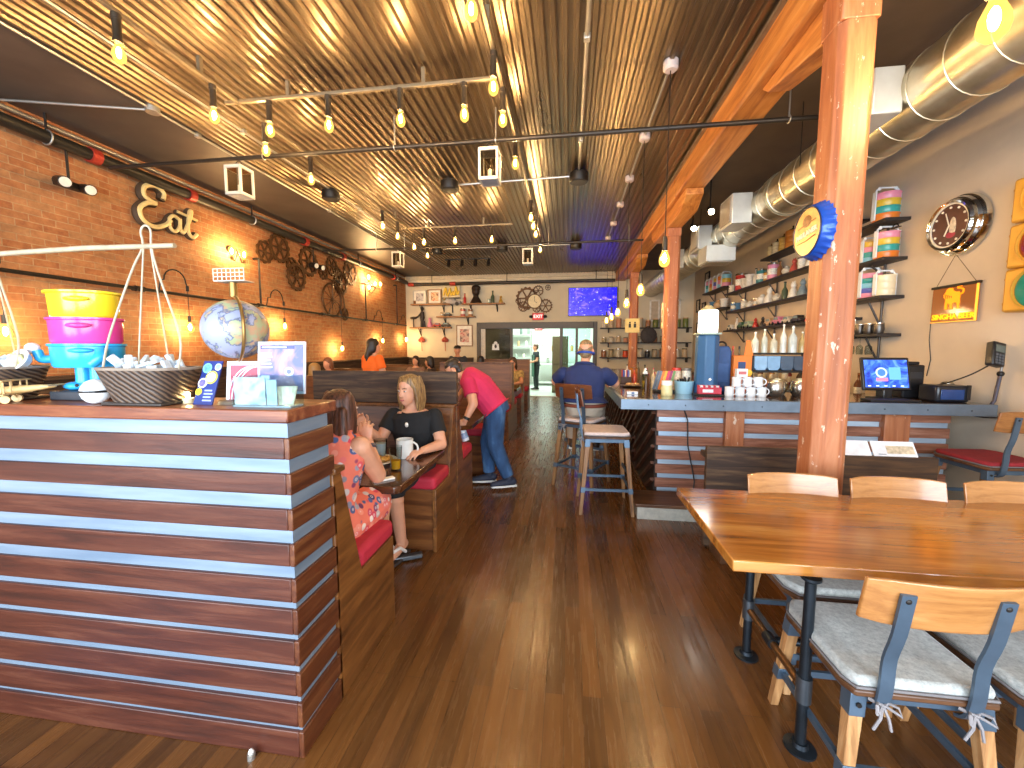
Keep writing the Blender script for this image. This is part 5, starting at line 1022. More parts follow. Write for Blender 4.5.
def figure(y, z, h, c, lb, grp, kind):
    """small shelf ornaments of several shapes"""
    x = 3.55
    t = thing(('china_ornament', 'teapot', 'toy_car', 'storage_tin', 'bottle_ornament', 'bowl_stack')[kind], lb, ('ornament', 'teapot', 'toy car', 'tin', 'bottle', 'bowl')[kind], (x, y, z), 0, grp); mt = P(c, .3, 0, .12, 30)
    if kind == 0:
        MB().lathe([(.004, 0), (h*.28, 0), (h*.3, h*.1), (h*.2, h*.45), (h*.12, h*.62), (.004, h*.64)], (x, y, z), 14).build('body', mt, t); MB().ell((x, y, z+h*.78), (h*.16, h*.16, h*.19)).build('head', mt, t)
        for s in (-1, 1): MB().ell((x, y+s*h*.12, z+h*.95), (h*.04, h*.05, h*.08)).build('ear', mt, t)
    elif kind == 1:
        MB().ell((x, y, z+h*.42), (h*.5, h*.5, h*.42)).build('body', mt, t); MB().tube([(x, y-h*.4, z+h*.35), (x, y-h*.68, z+h*.5), (x, y-h*.8, z+h*.75)], [h*.12, h*.08, h*.06], 8).build('spout', mt, t)
        MB().tube(arc((x, y+h*.45, z+h*.45), h*.28, Y_, Z_, -pi/2, pi/2), h*.06, 7).build('handle', mt, t); MB().ell((x, y, z+h*.86), (h*.2, h*.2, h*.12)).build('lid', mt, t)
    elif kind == 2:
        b = MB().prism([(-h*1.1, h*.2), (h*1.1, h*.2), (h*1.1, h*.55), (h*.7, h*.6), (h*.45, h), (-h*.5, h), (-h*.8, h*.6), (-h*1.1, h*.55)], h*.8, basis(Y_, Z_, X_, (x-h*.4, y, z))).build('body', mt, t, .008)
        for sy in (-.65, .65):
            for sx in (-1, 1): MB().cyl((x+sx*h*.38, y+sy*h, z+h*.22), (x+sx*h*.44, y+sy*h, z+h*.22), h*.21, n=14).build('wheel', BLACK, t)
        MB().prism([(-h*.62, h*.62), (h*.5, h*.62), (h*.36, h*.92), (-h*.45, h*.92)], .004, basis(Y_, Z_, -X_, (x-h*.4-.001, y, z))).build('side_window', P('#8fa6ae', .1), t)
    elif kind == 3:
        MB().lathe([(.004, 0), (h*.3, 0), (h*.3, h*.82), (.004, h*.82)], (x, y, z), 18).build('can', mt, t); MB().lathe([(.004, h*.82), (h*.31, h*.82), (h*.31, h*.92), (h*.1, h*.96), (.004, h)], (x, y, z), 18).build('lid', SS, t); MB().lathe([(h*.302, h*.25), (h*.306, h*.25), (h*.306, h*.6), (h*.302, h*.6)], (x, y, z), 18).build('band', P(W1, .4, 0, .3, 50), t)
    elif kind == 4:
        MB().lathe([(.004, 0), (h*.16, 0), (h*.16, h*.55), (h*.06, h*.75), (h*.06, h), (.004, h)], (x, y, z), 14).build('body', mt, t); MB().lathe([(.004, h), (h*.075, h), (h*.075, h*1.06), (.004, h*1.06)], (x, y, z), 10).build('cap', BLACK, t)
    else:
        for k in range(3): MB().lathe([(.004, h*.3*k), (h*.25, h*.3*k), (h*.45, h*.3*k+h*.32), (h*.42, h*.3*k+h*.32), (h*.22, h*.3*k+h*.05), (.004, h*.3*k+h*.04)], (x, y, z), 18).build('bowl', mt, t)
    return t
CN = {'#e7e3da': 'white', '#cfc7b8': 'stone', '#c2342e': 'red', '#3a6a4a': 'green', '#b9534a': 'brick red', '#7a8a92': 'grey', '#2f7f86': 'teal', '#d98aa8': 'pink', '#3a3432': 'black', '#c99a3a': 'mustard', '#5a86b0': 'blue', '#8a5a34': 'brown', '#b8c7a6': 'sage', '#d8b48a': 'peach', '#4a5a48': 'dark green'}
KN = ('ornament', 'teapot', 'toy car', 'tin', 'bottle', 'bowl stack')
def fill(shelfname, z, y0, y1, spec):
    ys = line(y0, y1, len(spec))
    for i, (y, (kind, c, h)) in enumerate(zip(ys, spec)):
        figure(y, z, h, c, '%s %s, %s from the near post on the %s long shelf' % (CN[c], KN[kind], ORD[i] if i < 16 else str(i), shelfname), 'keepsakes on the %s long shelf' % shelfname, kind)
tiffin(3.55, 6.05, 2.75, .09, .30, (PU, LB, YL, PK), 'rainbow striped tiffin carrier peeping left of the near post under the bottle cap sign', GT)
fill('second', 2.75, 6.35, 9.7, [(0, W1, .22), (0, '#e7e3da', .24), (3, W1, .2), (0, '#b9534a', .22), (1, W2, .15), (4, '#8a5a34', .26), (3, '#d98aa8', .30), (3, '#c99a3a', .18), (3, '#2f7f86', .28), (4, W1, .3), (5, W1, .26), (5, W1, .22), (3, '#c2342e', .36), (4, '#4a5a48', .28), (5, W1, .18)])
fill('third', 2.345, 6.2, 9.6, [(0, '#8a5a34', .2), (0, '#3a3432', .24), (0, '#7a8a92', .26), (0, W1, .26), (4, '#4a5a48', .28), (1, W2, .15), (0, W1, .28), (1, W1, .20), (3, '#d8b48a', .16), (1, '#e7e3da', .14), (3, W2, .2), (5, '#5a86b0', .16), (3, '#5a86b0', .2)])
fill('lowest', 1.94, 6.2, 9.7, [(2, '#4a5a48', .12), (0, '#c2342e', .18), (2, '#3a3432', .12), (2, W2, .12), (2, '#d98aa8', .14), (2, '#d8b48a', .13), (0, '#3a3432', .18), (0, '#c2342e', .18), (2, '#b8c7a6', .14), (2, '#3a6a4a', .14), (4, W1, .24), (2, W1, .12)])
for i, y in enumerate((10.0, 10.28, 10.56, 10.84, 11.1)): tiffin(3.56, y, 2.95, .10, .34, ((PK, YL, LB), (LB, PK, OR), (PK, PU, YL), (YL, OR, PK), (LB, TL, PK))[i], '%s pastel tiffin carrier from the front on the short upper corner shelf' % ORD[i], GT)
for i, y in enumerate((10.05, 10.4, 10.75, 11.05)): figure(y, 2.48, .22, (W1, '#d8b48a', '#5a86b0', W2)[i], '%s %s on the short lower corner shelf, in order from the front' % (('white', 'peach', 'blue', 'stone')[i], ('bowl stack', 'teapot', 'bowl stack', 'teapot')[i]), 'keepsakes on the short corner shelf', (5, 1, 5, 1)[i])
# bottles on the back bar worktop
BC = ['#6a3a1c', '#c9b48a', '#3d5a3a', '#b84a2a', '#d8d4c8', '#8a5a2a', '#4a3a2a', '#e0872e', '#cfd6d2', '#7a2a22', '#b98a4a', '#5a6a5a']
for i in range(18): bottle('liquor_bottle', 3.32+.16*(i % 2), 5.15+.2*i, .965, .04, .30+.05*((i*7) % 3), P(BC[i % 12], .2, 0, .1), 'liquor bottle on the back bar worktop, %s in the line going back' % (ORD[i] if i < 16 else ('seventeenth', 'eighteenth')[i-16]), P(BC[(i+5) % 12], .4), 'liquor bottles on the back bar', lab=P('#e0d8c4', .6, 0, .3, 50))
t = thing('feathered_hat', 'brown shaggy hat like bundle perched over the bottles on the bin rack', 'hat', (1.95, 4.72, CT+.64)) if False else None
# ================================================================ SIGNS AND DECOR
# bottle cap sign on the near post
t = thing('bottle_cap_sign', 'giant blue crimped bottle cap sign with gold face fixed to the near orange post', 'sign', (PX0, 2.70, 2.12)); cc = V((PX0, 2.70, 2.24)); Rc = .148
Mc = basis(Y_*-1, Z_, -X_, cc)      # local z points to the aisle
n = 72; r0 = [Rc*1.12*(1+.045*cos(24*2*pi*k/n)) for k in range(n)]; r1 = [Rc*1.04*(1+.03*cos(24*2*pi*k/n)) for k in range(n)]
rg = lambda rs, z: [Mc @ V((r*cos(2*pi*k/n), r*sin(2*pi*k/n), z)) for k, r in enumerate(rs)]
MB().loft([rg([Rc*.9]*n, .004), rg(r0, .004), rg(r1, .035), rg([Rc]*n, .06), rg([Rc*.95]*n, .066)]).build('cap', P('#2350b0', .25, .2, .06), t)
fc = MB().cyl(Mc @ V((0, 0, .0665)), Mc @ V((0, 0, .070)), Rc*.93, n=40).build('face', P('#c79a58', .4, .3, .2, 25), t)
MB().tube(circ(Mc @ V((0, 0, .070)), Rc*.93, Y_, Z_, 40), .004, 6, True).build('rim', P('#22283a', .4), t)
text_mesh('lettering', 'PAULANER', .043, .002, P('#efe2c8', .4), Mc @ Matrix.Translation((0, -.012, .072)) @ Matrix.Rotation(.12, 4, 'Z'), t, .001)
MB().ell(Mc @ V((0, .06, .071)), (.003, .045, .034)).build('emblem', P('#8a5a2c', .5, .1, .4, 60), t)
for k in (-1, 1): MB().tube([Mc @ V((-.09, k*.045-.012, .072)), Mc @ V((0, k*.05-.005, .072)), Mc @ V((.09, k*.045+.008, .072))], .0025, 6).build('scroll', P('#8a5a2c', .5), t)
# chrome wall clock
ck = thing('wall_clock', 'round chrome ringed wall clock with brown face on the tan wall', 'clock', (XR, 4.5, 2.45)); cc = V((XR, 4.50, 2.71)); Mk = basis(-Y_, Z_, -X_, cc); CHR = P('#d8d8d4', .08, 1., .02)
MB().lathe([(.2, .0), (.275, .0), (.285, .02), (.275, .05), (.25, .055), (.262, .075), (.25, .10), (.225, .105), (.238, .12), (.225, .14), (.205, .135), (.2, .12)], (0, 0, 0), 44, Mk).build('chrome_case', CHR, ck)
MB().cyl(Mk @ V((0, 0, .08)), Mk @ V((0, 0, .118)), .205, n=40).build('face', P('#5a382c', .35, 0, .25, 12), ck)
MB().lathe([(.19, .119), (.212, .119), (.212, .128), (.19, .128)], (0, 0, 0), 40, Mk).build('white_ring', P('#e6ddca', .3), ck)
for k in range(12): a = pi/6*k; MB().cyl(Mk @ V((.165*sin(a), .165*cos(a), .118)), Mk @ V((.165*sin(a), .165*cos(a), .124)), .011, n=12).build('hour_mark', P('#f0e8d8', .3), ck)
for a, L, w_ in ((-.35, .13, .010), (-2.7, .10, .014)): MB().bar(Mk @ V((0, 0, .124)), Mk @ V((L*sin(a), L*cos(a), .124)), w_, .003, -X_).build('hand', P('#f0e8d8', .3), ck)
MB().ell(Mk @ V((.035, -.02, .121)), (.003, .035, .09)).build('bottle_print', P('#d8c9b4', .4, 0, .3, 40), ck); MB().ell(Mk @ V((.02, -.09, .121)), (.003, .05, .03)).build('red_print', P('#a8384a', .4), ck)
# hanging acrylic beer sign
sg = thing('beer_sign', 'orange lit acrylic beer sign with lion emblem hanging by cords under the clock', 'sign', (XR-.03, 4.5, 1.80)); Ms = basis(-Y_, Z_, -X_, (XR-.03, 4.49, 1.98))
MB().box(-.24, .24, .155, .18, -.018, .018, Ms).build('top_bar', BLACK, sg, .004); tq = NT('glowing_acrylic'); tq.col('#8f5430'); tq.set(Emission_Color=lin('#d9873a'), Emission_Strength=.12, Roughness=.1, Alpha=.8)
MB().box(-.235, .235, -.18, .155, -.006, .0, Ms).build('acrylic_sheet', tq.m, sg)
OG = E('#ff8a08', .95, 'orange_glow')
MB().box(.213, .235, -.18, .155, .0005, .004, Ms).box(-.235, .213, -.18, -.172, .0005, .004, Ms).build('lit_edge', E('#ffa030', 1.1), sg)
def lionpart(poly): return MB().prism(poly, .004, Ms @ Matrix.Translation((-.01, .02, .001)))
L = [(-.07, .115), (-.045, .13), (-.01, .125), (.0, .10), (.03, .085), (.06, .085), (.075, .06), (.07, .02), (.075, -.02), (.065, -.055), (.085, -.075), (.05, -.075), (.045, -.03), (.03, -.01), (.0, -.02), (-.005, -.045), (.01, -.075), (-.025, -.075), (-.03, -.03), (-.05, -.01), (-.055, -.045), (-.045, -.075), (-.08, -.075), (-.08, -.03), (-.075, .02), (-.095, .04), (-.10, .07), (-.085, .085)]
lionpart(L).build('lion_emblem', OG, sg)
MB().tube([Ms @ V((x-.01, y+.02, .003)) for x, y in smooth_pts([(.07, .06), (.095, .07), (.10, .10), (.07, .115), (.045, .12), (.05, .135), (.085, .135)])], .007, 6).build('lion_tail', OG, sg)
for k in range(4): MB().tube([Ms @ V((x-.01, y+.02, .006)) for x, y in ((-.085+.02*k, .075-.008*k), (-.075+.02*k, .05), (-.08+.022*k, .03))], .003, 5).build('mane_line', P('#8a4a18', .5), sg)
text_mesh('lettering', 'SINGHA BEER', .072, .003, E('#ffb010', 1.0), Ms @ Matrix.Translation((0, -.128, .004)), sg, .0015)
for s in (-1, 1): MB().tube([Ms @ V((s*.2, .18, 0)), Ms @ V((0, .46, .02))], .0025, 6).build('cord', P('#6a5a48', .7), sg)
MB().tube([Ms @ V((-.235, .15, -.004)), Ms @ V((-.245, -.1, -.01)), Ms @ V((-.25, -.35, -.015)), Ms @ V((-.22, -.55, -.02)), Ms @ V((-.25, -.72, -.02))], .004, 6).build('power_cord', BLACK, sg)
# traffic light
tl = thing('traffic_light', 'old yellow three lens traffic light mounted on the tan wall at the right', 'traffic light', (XR-.1, 3.63, 1.83)); YB_ = P('#d9a23c', .45, .1, .12, 6); Mt = basis(-Y_, Z_, -X_, (XR-.12, 3.66, 0))
for i, (z, c) in enumerate(((2.72, '#d8a020'), (2.36, '#8a2a18'), (2.01, '#1f8a78'))):
    h = MB().box(-.24, .24, z-.172, z+.172, -.10, .05, Mt).build('lamp_housing', YB_, tl, .02)
    MB().lathe([(.155, .05), (.17, .05), (.17, .066), (.155, .07)], (0, 0, 0), 32, Mt @ Matrix.Translation((0, z, 0))).build('lens_ring', YB_, h); MB().ell(Mt @ V((0, z, .045)), (.03, .152, .152), None, 24, 14).build('lens', P(c, .15, 0, .1), h)
    for yy in (-.10, .10): MB().cb(Mt @ V((-.255, z+yy, -.01)), (.05, .04, .022)).build('latch', P('#b98430', .4, .3), h, .005)
t = thing('brass_ring', 'round brass porthole like ring on the tan wall beside the red stool', 'wall ornament', (XR-.02, 3.60, 1.3)); MB().lathe([(.13, 0), (.19, 0), (.195, .02), (.18, .04), (.14, .04), (.13, .02)], (0, 0, 0), 32, basis(-Y_, Z_, -X_, (XR, 3.60, 1.33))).build('ring', P('#c08a34', .25, .9, .1), t); MB().cyl((XR, 3.60, 1.33), (XR-.012, 3.60, 1.33), .135, n=28).build('glass', P('#7a6a55', .15), t)
# ================================================================ BACK WALL
def S2(name, label, x0, x1, z, brk):
    t = thing(name, label, 'shelf', ((x0+x1)/2, YB-.13, z-.04), 0, 'wooden shelves on the cream wall'); MB().box(x0, x1, YB-.25, YB, z-.04, z).build('board', P('#9a6a3c', .5, 0, .2, 10), t, .004)
    for x in brk: MB().cyl((x, YB-.03, z-.041), (x, YB-.03, z-.26), .018, n=8).cyl((x, YB-.22, z-.041), (x, YB-.03, z-.24), .014, n=8).build('pipe_bracket', IRON, t)
    return t
S2('display_shelf', 'upper wooden display shelf nearest the brick wall on cream wall', -5.05, -3.75, 2.96, (-4.75, -4.0)); S2('display_shelf', 'long upper wooden display shelf carrying the dark bust', -3.35, -2.0, 2.96, (-3.1, -2.25))
S2('display_shelf', 'middle short wooden display shelf above the framed picture', -4.2, -2.95, 2.56, (-3.95, -3.2)); S2('display_shelf', 'lowest wooden display shelf carrying the dark climbing figure', -5.1, -3.75, 2.22, (-4.8, -4.0))
yb = YB-.13
def pic(x0, x1, z0, z1, lb, fr, pm, cat='picture', dep=.02, y=None):
    y = yb if y is None else y; t = thing('framed_picture', lb, cat, ((x0+x1)/2, y, z0)); MB().box(x0, x0+.03, y-dep, y+dep, z0, z1).box(x1-.03, x1, y-dep, y+dep, z0, z1).box(x0+.03, x1-.03, y-dep, y+dep, z0, z0+.03).box(x0+.03, x1-.03, y-dep, y+dep, z1-.03, z1).build('frame', fr, t)
    MB().box(x0+.03, x1-.03, y-.006, y+.006, z0+.03, z1-.03).build('mat_board', P('#e8e2d6', .5), t); a, b = (x1-x0)*.22, (z1-z0)*.2; MB().box(x0+a, x1-a, y-.009, y-.0065, z0+b, z1-b).build('print', pm, t); return t
def PRT(a, b, c, sc_=9):
    t = NT('picture_print'); f = t.noise(t.vec((1, 1, 1)), sc_, 3, .5, .8); t.col(t.ramp(f, [(.38, a), (.5, b), (.62, c)])); t.set(Roughness=.4); return t.m
FRD, FRL = P('#3a2a20', .4), P('#8a6238', .4)
pic(-5.0, -4.55, 2.961, 3.4, 'pale framed photograph on the upper shelf nearest the brick wall', P('#b9b4ac', .4), PRT('#8f8a90', '#c9c4c6', '#6a5f66')); pic(-4.5, -4.05, 2.961, 3.42, 'framed picture of an orange figure on the upper shelf', FRL, PRT('#c9622e', '#e8c9a0', '#8a4a2a'))
pic(-3.60, -3.06, 1.60, 2.29, 'framed reddish print hanging on the cream wall left of the kitchen doorway', FRL, PRT('#a8474a', '#dcb9a6', '#5a3a3a', 7), y=YB-.025)
def bust(x, z):
    t = thing('dark_bust', 'dark bronze bust on the long upper shelf', 'bust', (x, yb, z)); B = P('#2e2018', .45, .3, .2); MB().ell((x, yb, z+.37), (.13, .11, .15)).build('head', B, t); MB().ell((x, yb+.02, z+.47), (.15, .11, .11)).build('hair', B, t); MB().lathe([(.01, 0), (.2, 0), (.16, .08), (.09, .2), (.08, .3), (.01, .3)], (x, yb, z), 18, Matrix.Scale(.6, 4, (0, 1, 0))).build('shoulders', B, t); MB().ell((x, yb-.11, z+.36), (.02, .03, .04)).build('nose', B, t)
bust(-2.92, 2.961)
def orn(x, z, h, c, kind, lb, grp='keepsakes on the cream wall shelves'):
    o = figure(0, 0, h, c, lb, grp, kind); o.location = (x, yb, z); o.rotation_euler = (0, 0, pi/2)
    # modelled around (3.55, 0): re-centre
    for ch_ in o.children: ch_.location = ch_.location - V((3.55, 0, 0)) + V(ORG[o.name])
    return o
ORN = [(-4.95, 2.96, .12, '#8a5a34', 5, 'small brown bowls by the pale photograph'), (-3.95, 2.96, .2, '#c99a3a', 0, 'mustard ornament right of the orange picture'), (-3.82, 2.96, .26, '#d8b48a', 4, 'peach bottle at the end of the upper shelf'),
       (-2.5, 2.96, .14, '#b8c7a6', 3, 'sage tin right of the dark bust'), (-2.38, 2.96, .36, '#4a5a48', 4, 'dark green bottle on the long upper shelf'), (-2.12, 2.96, .22, '#c99a3a', 0, 'mustard ornament at the end of the long upper shelf'), (-3.28, 2.96, .3, '#c2342e', 4, 'red slim bottle left of the dark bust'),
       (-4.05, 2.56, .14, '#c99a3a', 3, 'mustard tin on the middle shelf'), (-3.85, 2.56, .12, '#3a3432', 2, 'black toy car on the middle shelf'), (-3.35, 2.56, .26, '#b9534a', 3, 'brick red tin on the middle shelf'), (-3.1, 2.56, .24, '#8a5a34', 3, 'brown tin at the end of the middle shelf'),
       (-4.45, 2.22, .3, '#d98aa8', 0, 'pink ornament on the lowest shelf'), (-4.2, 2.22, .13, '#c2342e', 2, 'red toy car on the lowest shelf'), (-3.92, 2.22, .14, '#3a3432', 2, 'black toy car on the lowest shelf')]
for x, z, h, c, k, l in ORN: orn(x, z, h, c, k, l)
# dark climbing figure with little plant
t = thing('climbing_figurine', 'dark figurine of a standing climber on the lowest shelf by the brick wall', 'figurine', (-4.7, yb, 2.221)); B = P('#2a2322', .5, .2, .2)
MB().tube([(-4.72, yb, 2.22), (-4.72, yb, 2.4), (-4.7, yb, 2.52), (-4.7, yb, 2.72)], [.05, .045, .075, .06], 10).build('body', B, t); MB().ell((-4.7, yb, 2.81), (.06, .06, .07)).build('head', B, t); MB().tube([(-4.72, yb, 2.68), (-4.85, yb, 2.56), (-5.0, yb, 2.5)], [.04, .03, .025], 8).build('arm', B, t); MB().tube([(-4.64, yb, 2.22), (-4.66, yb, 2.42)], .045, 8).build('leg', B, t); MB().ell((-5.0, yb, 2.52), (.12, .06, .04)).build('platter', B, t); MB().cyl((-5.0, yb, 2.22), (-5.0, yb, 2.48), .02, n=8).build('stand', B, t)
# marquee letters and grey model vehicle
t = thing('marquee_sign', 'small yellow script marquee sign above the grey model on the cream wall', 'sign', (-3.75, yb, 3.2)); MB().box(-4.02, -3.45, yb-.02, yb+.1, 3.12, 3.16).build('stand', P('#5a5650', .5), t)
zig = smooth_pts([(-3.98, 3.22), (-3.9, 3.46), (-3.86, 3.22), (-3.8, 3.3), (-3.76, 3.44), (-3.72, 3.22), (-3.66, 3.34), (-3.62, 3.22), (-3.56, 3.5), (-3.52, 3.24), (-3.46, 3.36)], 4); MB().tube([(x, yb-.02, z) for x, z in zig], .03, 8).build('lettering', P('#e8c23a', .4), t)
MB().box(-4.02, -3.45, yb+.02, yb+.04, 3.16, 3.55).build('backing', P('#d8c9a0', .5), t)
t = thing('model_vehicle', 'grey metal model vehicle on a wall bracket below the yellow marquee', 'model', (-3.7, yb, 2.92)); GM = P('#7a7a80', .35, .7, .15); MB().prism([(-.32, .02), (.32, .02), (.3, .12), (.16, .14), (.1, .2), (-.16, .2), (-.24, .12)], .16, basis(X_, Z_, -Y_, (-3.72, yb+.08, 2.92))).build('body', GM, t, .012)
for s in (-.2, .2): MB().cyl((-3.72+s, yb-.1, 2.95), (-3.72+s, yb-.07, 2.95), .06, n=16).build('wheel', BLACK, t)
MB().cyl((-3.72, YB-.02, 2.9), (-3.72, yb, 2.93), .02, n=8).cyl((-3.72, YB-.02, 2.68), (-3.72, YB-.02, 2.92), .02, n=8).build('bracket', IRON, t)
for x, lb in ((-4.76, 'red lobed ornament hanging from bracket nearest the brick wall'), (-3.97, 'red lobed ornament hanging beside the framed reddish print')):
    t = thing('hanging_ornament', lb, 'ornament', (x, YB-.08, 1.5), 0, 'red hanging ornaments'); m = MB(); R_ = P('#a8442e', .5, 0, .2)
    for a in range(5): m.ell((x+.07*cos(a*1.256), YB-.08+.03*sin(a*1.256), 1.80), (.05, .04, .06))
    m.ell((x, YB-.08, 1.83), (.07, .05, .08)); m.build('body', R_, t); MB().cyl((x, YB-.08, 1.88), (x, YB-.08, 2.0), .012, n=6).build('loop', IRON, t); MB().tube([(x, YB-.08, 1.78), (x+.01, YB-.08, 1.45)], .012, 6).build('tassel', R_, t)
# television
tv = thing('television', 'wide wall television with bright violet blue picture on the cream wall', 'television', (.73, YB-.06, 2.53)); MB().box(-.02, 1.46, YB-.07, YB-.01, 2.53, 3.40).build('casing', POSB, tv, .008)
tm = NT('tv_picture'); v = tm.vec((1, 1, 1.6)); f = tm.noise(v, 3.2, 5, .65, .8); g = tm.noise(v, 11, 3, .6); c = tm.ramp(f, [(.40, '#140cc0'), (.56, '#2a1ef0'), (.66, '#7a5cf8'), (.74, '#f0c8e8')]); c = tm.mix(c, tm.ramp(g, [(.63, (0, 0, 0, 1)), (.70, (.75, .8, 1, 1))]), .45, 'ADD'); tm.l(c, tm.b.inputs['Emission Color']); tm.set(Emission_Strength=1.25, Roughness=.2); tm.col('#040410')
MB().box(0, 1.44, YB-.0725, YB-.0705, 2.55, 3.38).build('screen', tm.m, tv); MB().box(.58, .88, YB-.0099, YB-.0005, 2.8, 3.1).build('wall_plate', BLACK, tv)
# gear clock
t = thing('gear_clock', 'bronze wall clock of interlocked gears above the exit sign', 'clock', (-1.1, YB-.03, 2.7))
for x, z, R in ((-1.3, 3.1, .36), (-.95, 3.33, .17), (-1.42, 2.85, .17), (-.72, 2.86, .22), (-1.58, 3.02, .09), (-.65, 3.42, .09), (-1.0, 2.78, .13)): m = MB(); gearmesh(m, (x, YB-.04, z), R, X_, Z_, 16, 6, .03); m.build('gear', BRZ, t)
MB().cyl((-1.06, YB-.06, 3.0), (-1.06, YB-.1, 3.0), .23, n=30).build('bezel', BRZ, t); MB().cyl((-1.06, YB-.101, 3.0), (-1.06, YB-.105, 3.0), .20, n=30).build('dial', P('#e6d4a6', .4, 0, .15), t)
for a, L in ((.0, .15), (2.2, .1)): MB().bar((-1.06, YB-.108, 3.0), (-1.06+L*sin(a), YB-.108, 3.0+L*cos(a)), .012, .004, Y_).build('hand', BLACK, t)
def exitsign(x, y, z, lb, s=1.):
    t = thing('exit_sign', lb, 'exit sign', (x, y, z-.1*s)); MB().cb((x, y, z), (.36*s, .07, .22*s)).build('housing', P('#c8443c', .4), t, .008); MB().cb((x, y-.037, z), (.33*s, .004, .19*s)).build('lit_face', E('#d03030', .45), t)
    text_mesh('lettering', 'EXIT', .14*s, .002, E('#ffe0d8', .9), basis(X_, Z_, -Y_, (x, y-.042, z)), t, .002)
    for k in (-1, 1): MB().cyl((x+k*.18*s, y, z), (x+k*.27*s, y-.04, z), .05*s, .035*s, n=12).build('lamp_head', BLACK, t)
exitsign(-.95, YB-.04, 2.53, 'red lit exit sign over the kitchen doorway'); exitsign(-1.2, 16.5, 2.35, 'second red exit sign seen inside the bright kitchen', .9); rail('conduit', 'thin conduit holding the exit sign inside the kitchen', [(-1.2, 16.5, 2.45), (-1.2, 16.5, 3.4)], .012)
# notice on the far post
t = thing('notice_sign', 'yellow notice with two dark figures fixed to the slim far post', 'sign', (1.56, 10.18, 2.0)); Mn = basis(X_, Z_, -Y_, (1.53, 10.185, 2.09)); MB().box(-.17, .17, -.17, .17, 0, .012, Mn).build('board', P('#e6cf8a', .5), t, .003)
for s in (-1, 1): f_ = MB().cyl(Mn @ V((s*.06, .07, .012)), Mn @ V((s*.06, .07, .016)), .022, n=14).box(s*.06-.028, s*.06+.028, -.05, .045, .012, .016, Mn).build('figure_print', P('#2a2622', .5), t)
t = thing('paper_notice', 'narrow pale notice fixed to the middle post side', 'sign', (1.44, 6.6, 1.9)); MB().box(1.452, 1.468, 6.62, 6.74, 1.85, 2.25).build('board', P('#d9b98a', .5), t, .003); MB().box(1.4485, 1.4515, 6.64, 6.72, 1.95, 2.15).build('print', P('#8a6a4a', .5, 0, .4, 60), t)
# jar shelves at the bar end of the back wall
JC = ['#d8cdb8', '#b9a68a', '#c98a6a', '#a89a7a', '#8f8a80', '#c9b090', '#9a6a4a', '#d0c4ae']
for r_, (z, lb) in enumerate(((2.16, 'upper'), (1.72, 'middle'), (1.27, 'lower'))):
    t = thing('jar_shelf', '%s dark shelf of jars on the back wall behind the bar' % lb, 'shelf', (2.25, YB-.13, z-.03), 0, 'jar shelves behind the bar'); MB().box(.96, 3.6, YB-.26, YB, z-.03, z).build('board', SHB, t, .003)
    for x in (1.2, 2.0, 2.8, 3.5): MB().box(x, x+.025, YB-.2, YB-.001, z-.15, z-.031).build('bracket', IRON, t)
    for i in range(12 if r_ != 1 else 10):
        x = 1.08+.215*i; k = (i*5+r_*3) % 8; h = (.26, .17, .24)[r_]*(1+.12*((i*7) % 3-1)); c = JC[k]
        if r_ == 2 and i in (3, 6, 9): c = ('#d8502a', '#2a2a30', '#3a3a3a')[i//3-1]
        if r_ == 0 and i > 6: c = '#6f7a3a'
        jar('storage_jar', x, yb, z, .078 if r_ != 1 else .07, h, P(c, .3, 0, .2, 25), 'storage jar on the %s shelf at the back of the bar, %s from the doorway' % (lb, ORD[i]), P('#c9a07a', .4) if r_ == 0 else (BLACK if i % 2 else SS), 'storage jars behind the bar')
t = thing('canvas_pack', 'grey canvas pack hanging from the jar shelf behind the bar', 'bag', (2.35, YB-.32, 1.75)); MB().ell((2.35, YB-.36, 1.92), (.24, .08, .24)).build('bag', P('#4a4648', .8, 0, .2), t); MB().tube([(2.29, YB-.36, 2.1), (2.3, YB-.30, 2.175), (2.35, YB-.262, 2.19), (2.4, YB-.30, 2.175), (2.41, YB-.36, 2.1)], .012, 6).build('strap', BLACK, t)
# small frames on the tan wall's far end
for i, (y, z, w_, h) in enumerate(((12.4, 2.75, .3, .36), (11.9, 2.55, .28, .5), (11.7, 3.4, .34, .36), (12.3, 2.1, .3, .36))):
    t = thing('small_frame', '%s dark small picture frame at the far end of the tan wall' % ('upper', 'tall', 'highest', 'lowest')[i], 'picture', (XR-.015, y, z-h/2), 0, 'small frames at the far end of the tan wall'); MB().box(XR-.03, XR, y-w_/2, y-w_/2+.04, z-h/2, z+h/2).box(XR-.03, XR, y+w_/2-.04, y+w_/2, z-h/2, z+h/2).box(XR-.03, XR, y-w_/2, y+w_/2, z-h/2, z-h/2+.04).box(XR-.03, XR, y-w_/2, y+w_/2, z+h/2-.04, z+h/2).build('frame', BLACK, t)
    MB().box(XR-.015, XR-.001, y-w_/2+.03, y+w_/2-.03, z-h/2+.03, z+h/2-.03).build('print', PRT('#b9a68a', '#d8ccb4', '#8a7a6a'), t)
# badge on the dark glass leaf
t = thing('glass_badge', 'small white shield badge with dark emblem on the dark glass door leaf', 'badge', (-2.3, YB+.02, 1.5)); Mb = basis(X_, Z_, -Y_, (-2.32, YB+.029, 1.58)); MB().prism([(-.1, .1), (.1, .1), (.12, -.1), (-.12, -.1)], .004, Mb).build('badge', CLR, t); MB().cyl(Mb @ V((0, .12, 0)), Mb @ V((0, .12, .004)), .06, n=16).build('top', CLR, t); MB().ell(Mb @ V((0, .02, .005)), (.04, .004, .06)).build('emblem', BLACK, t)
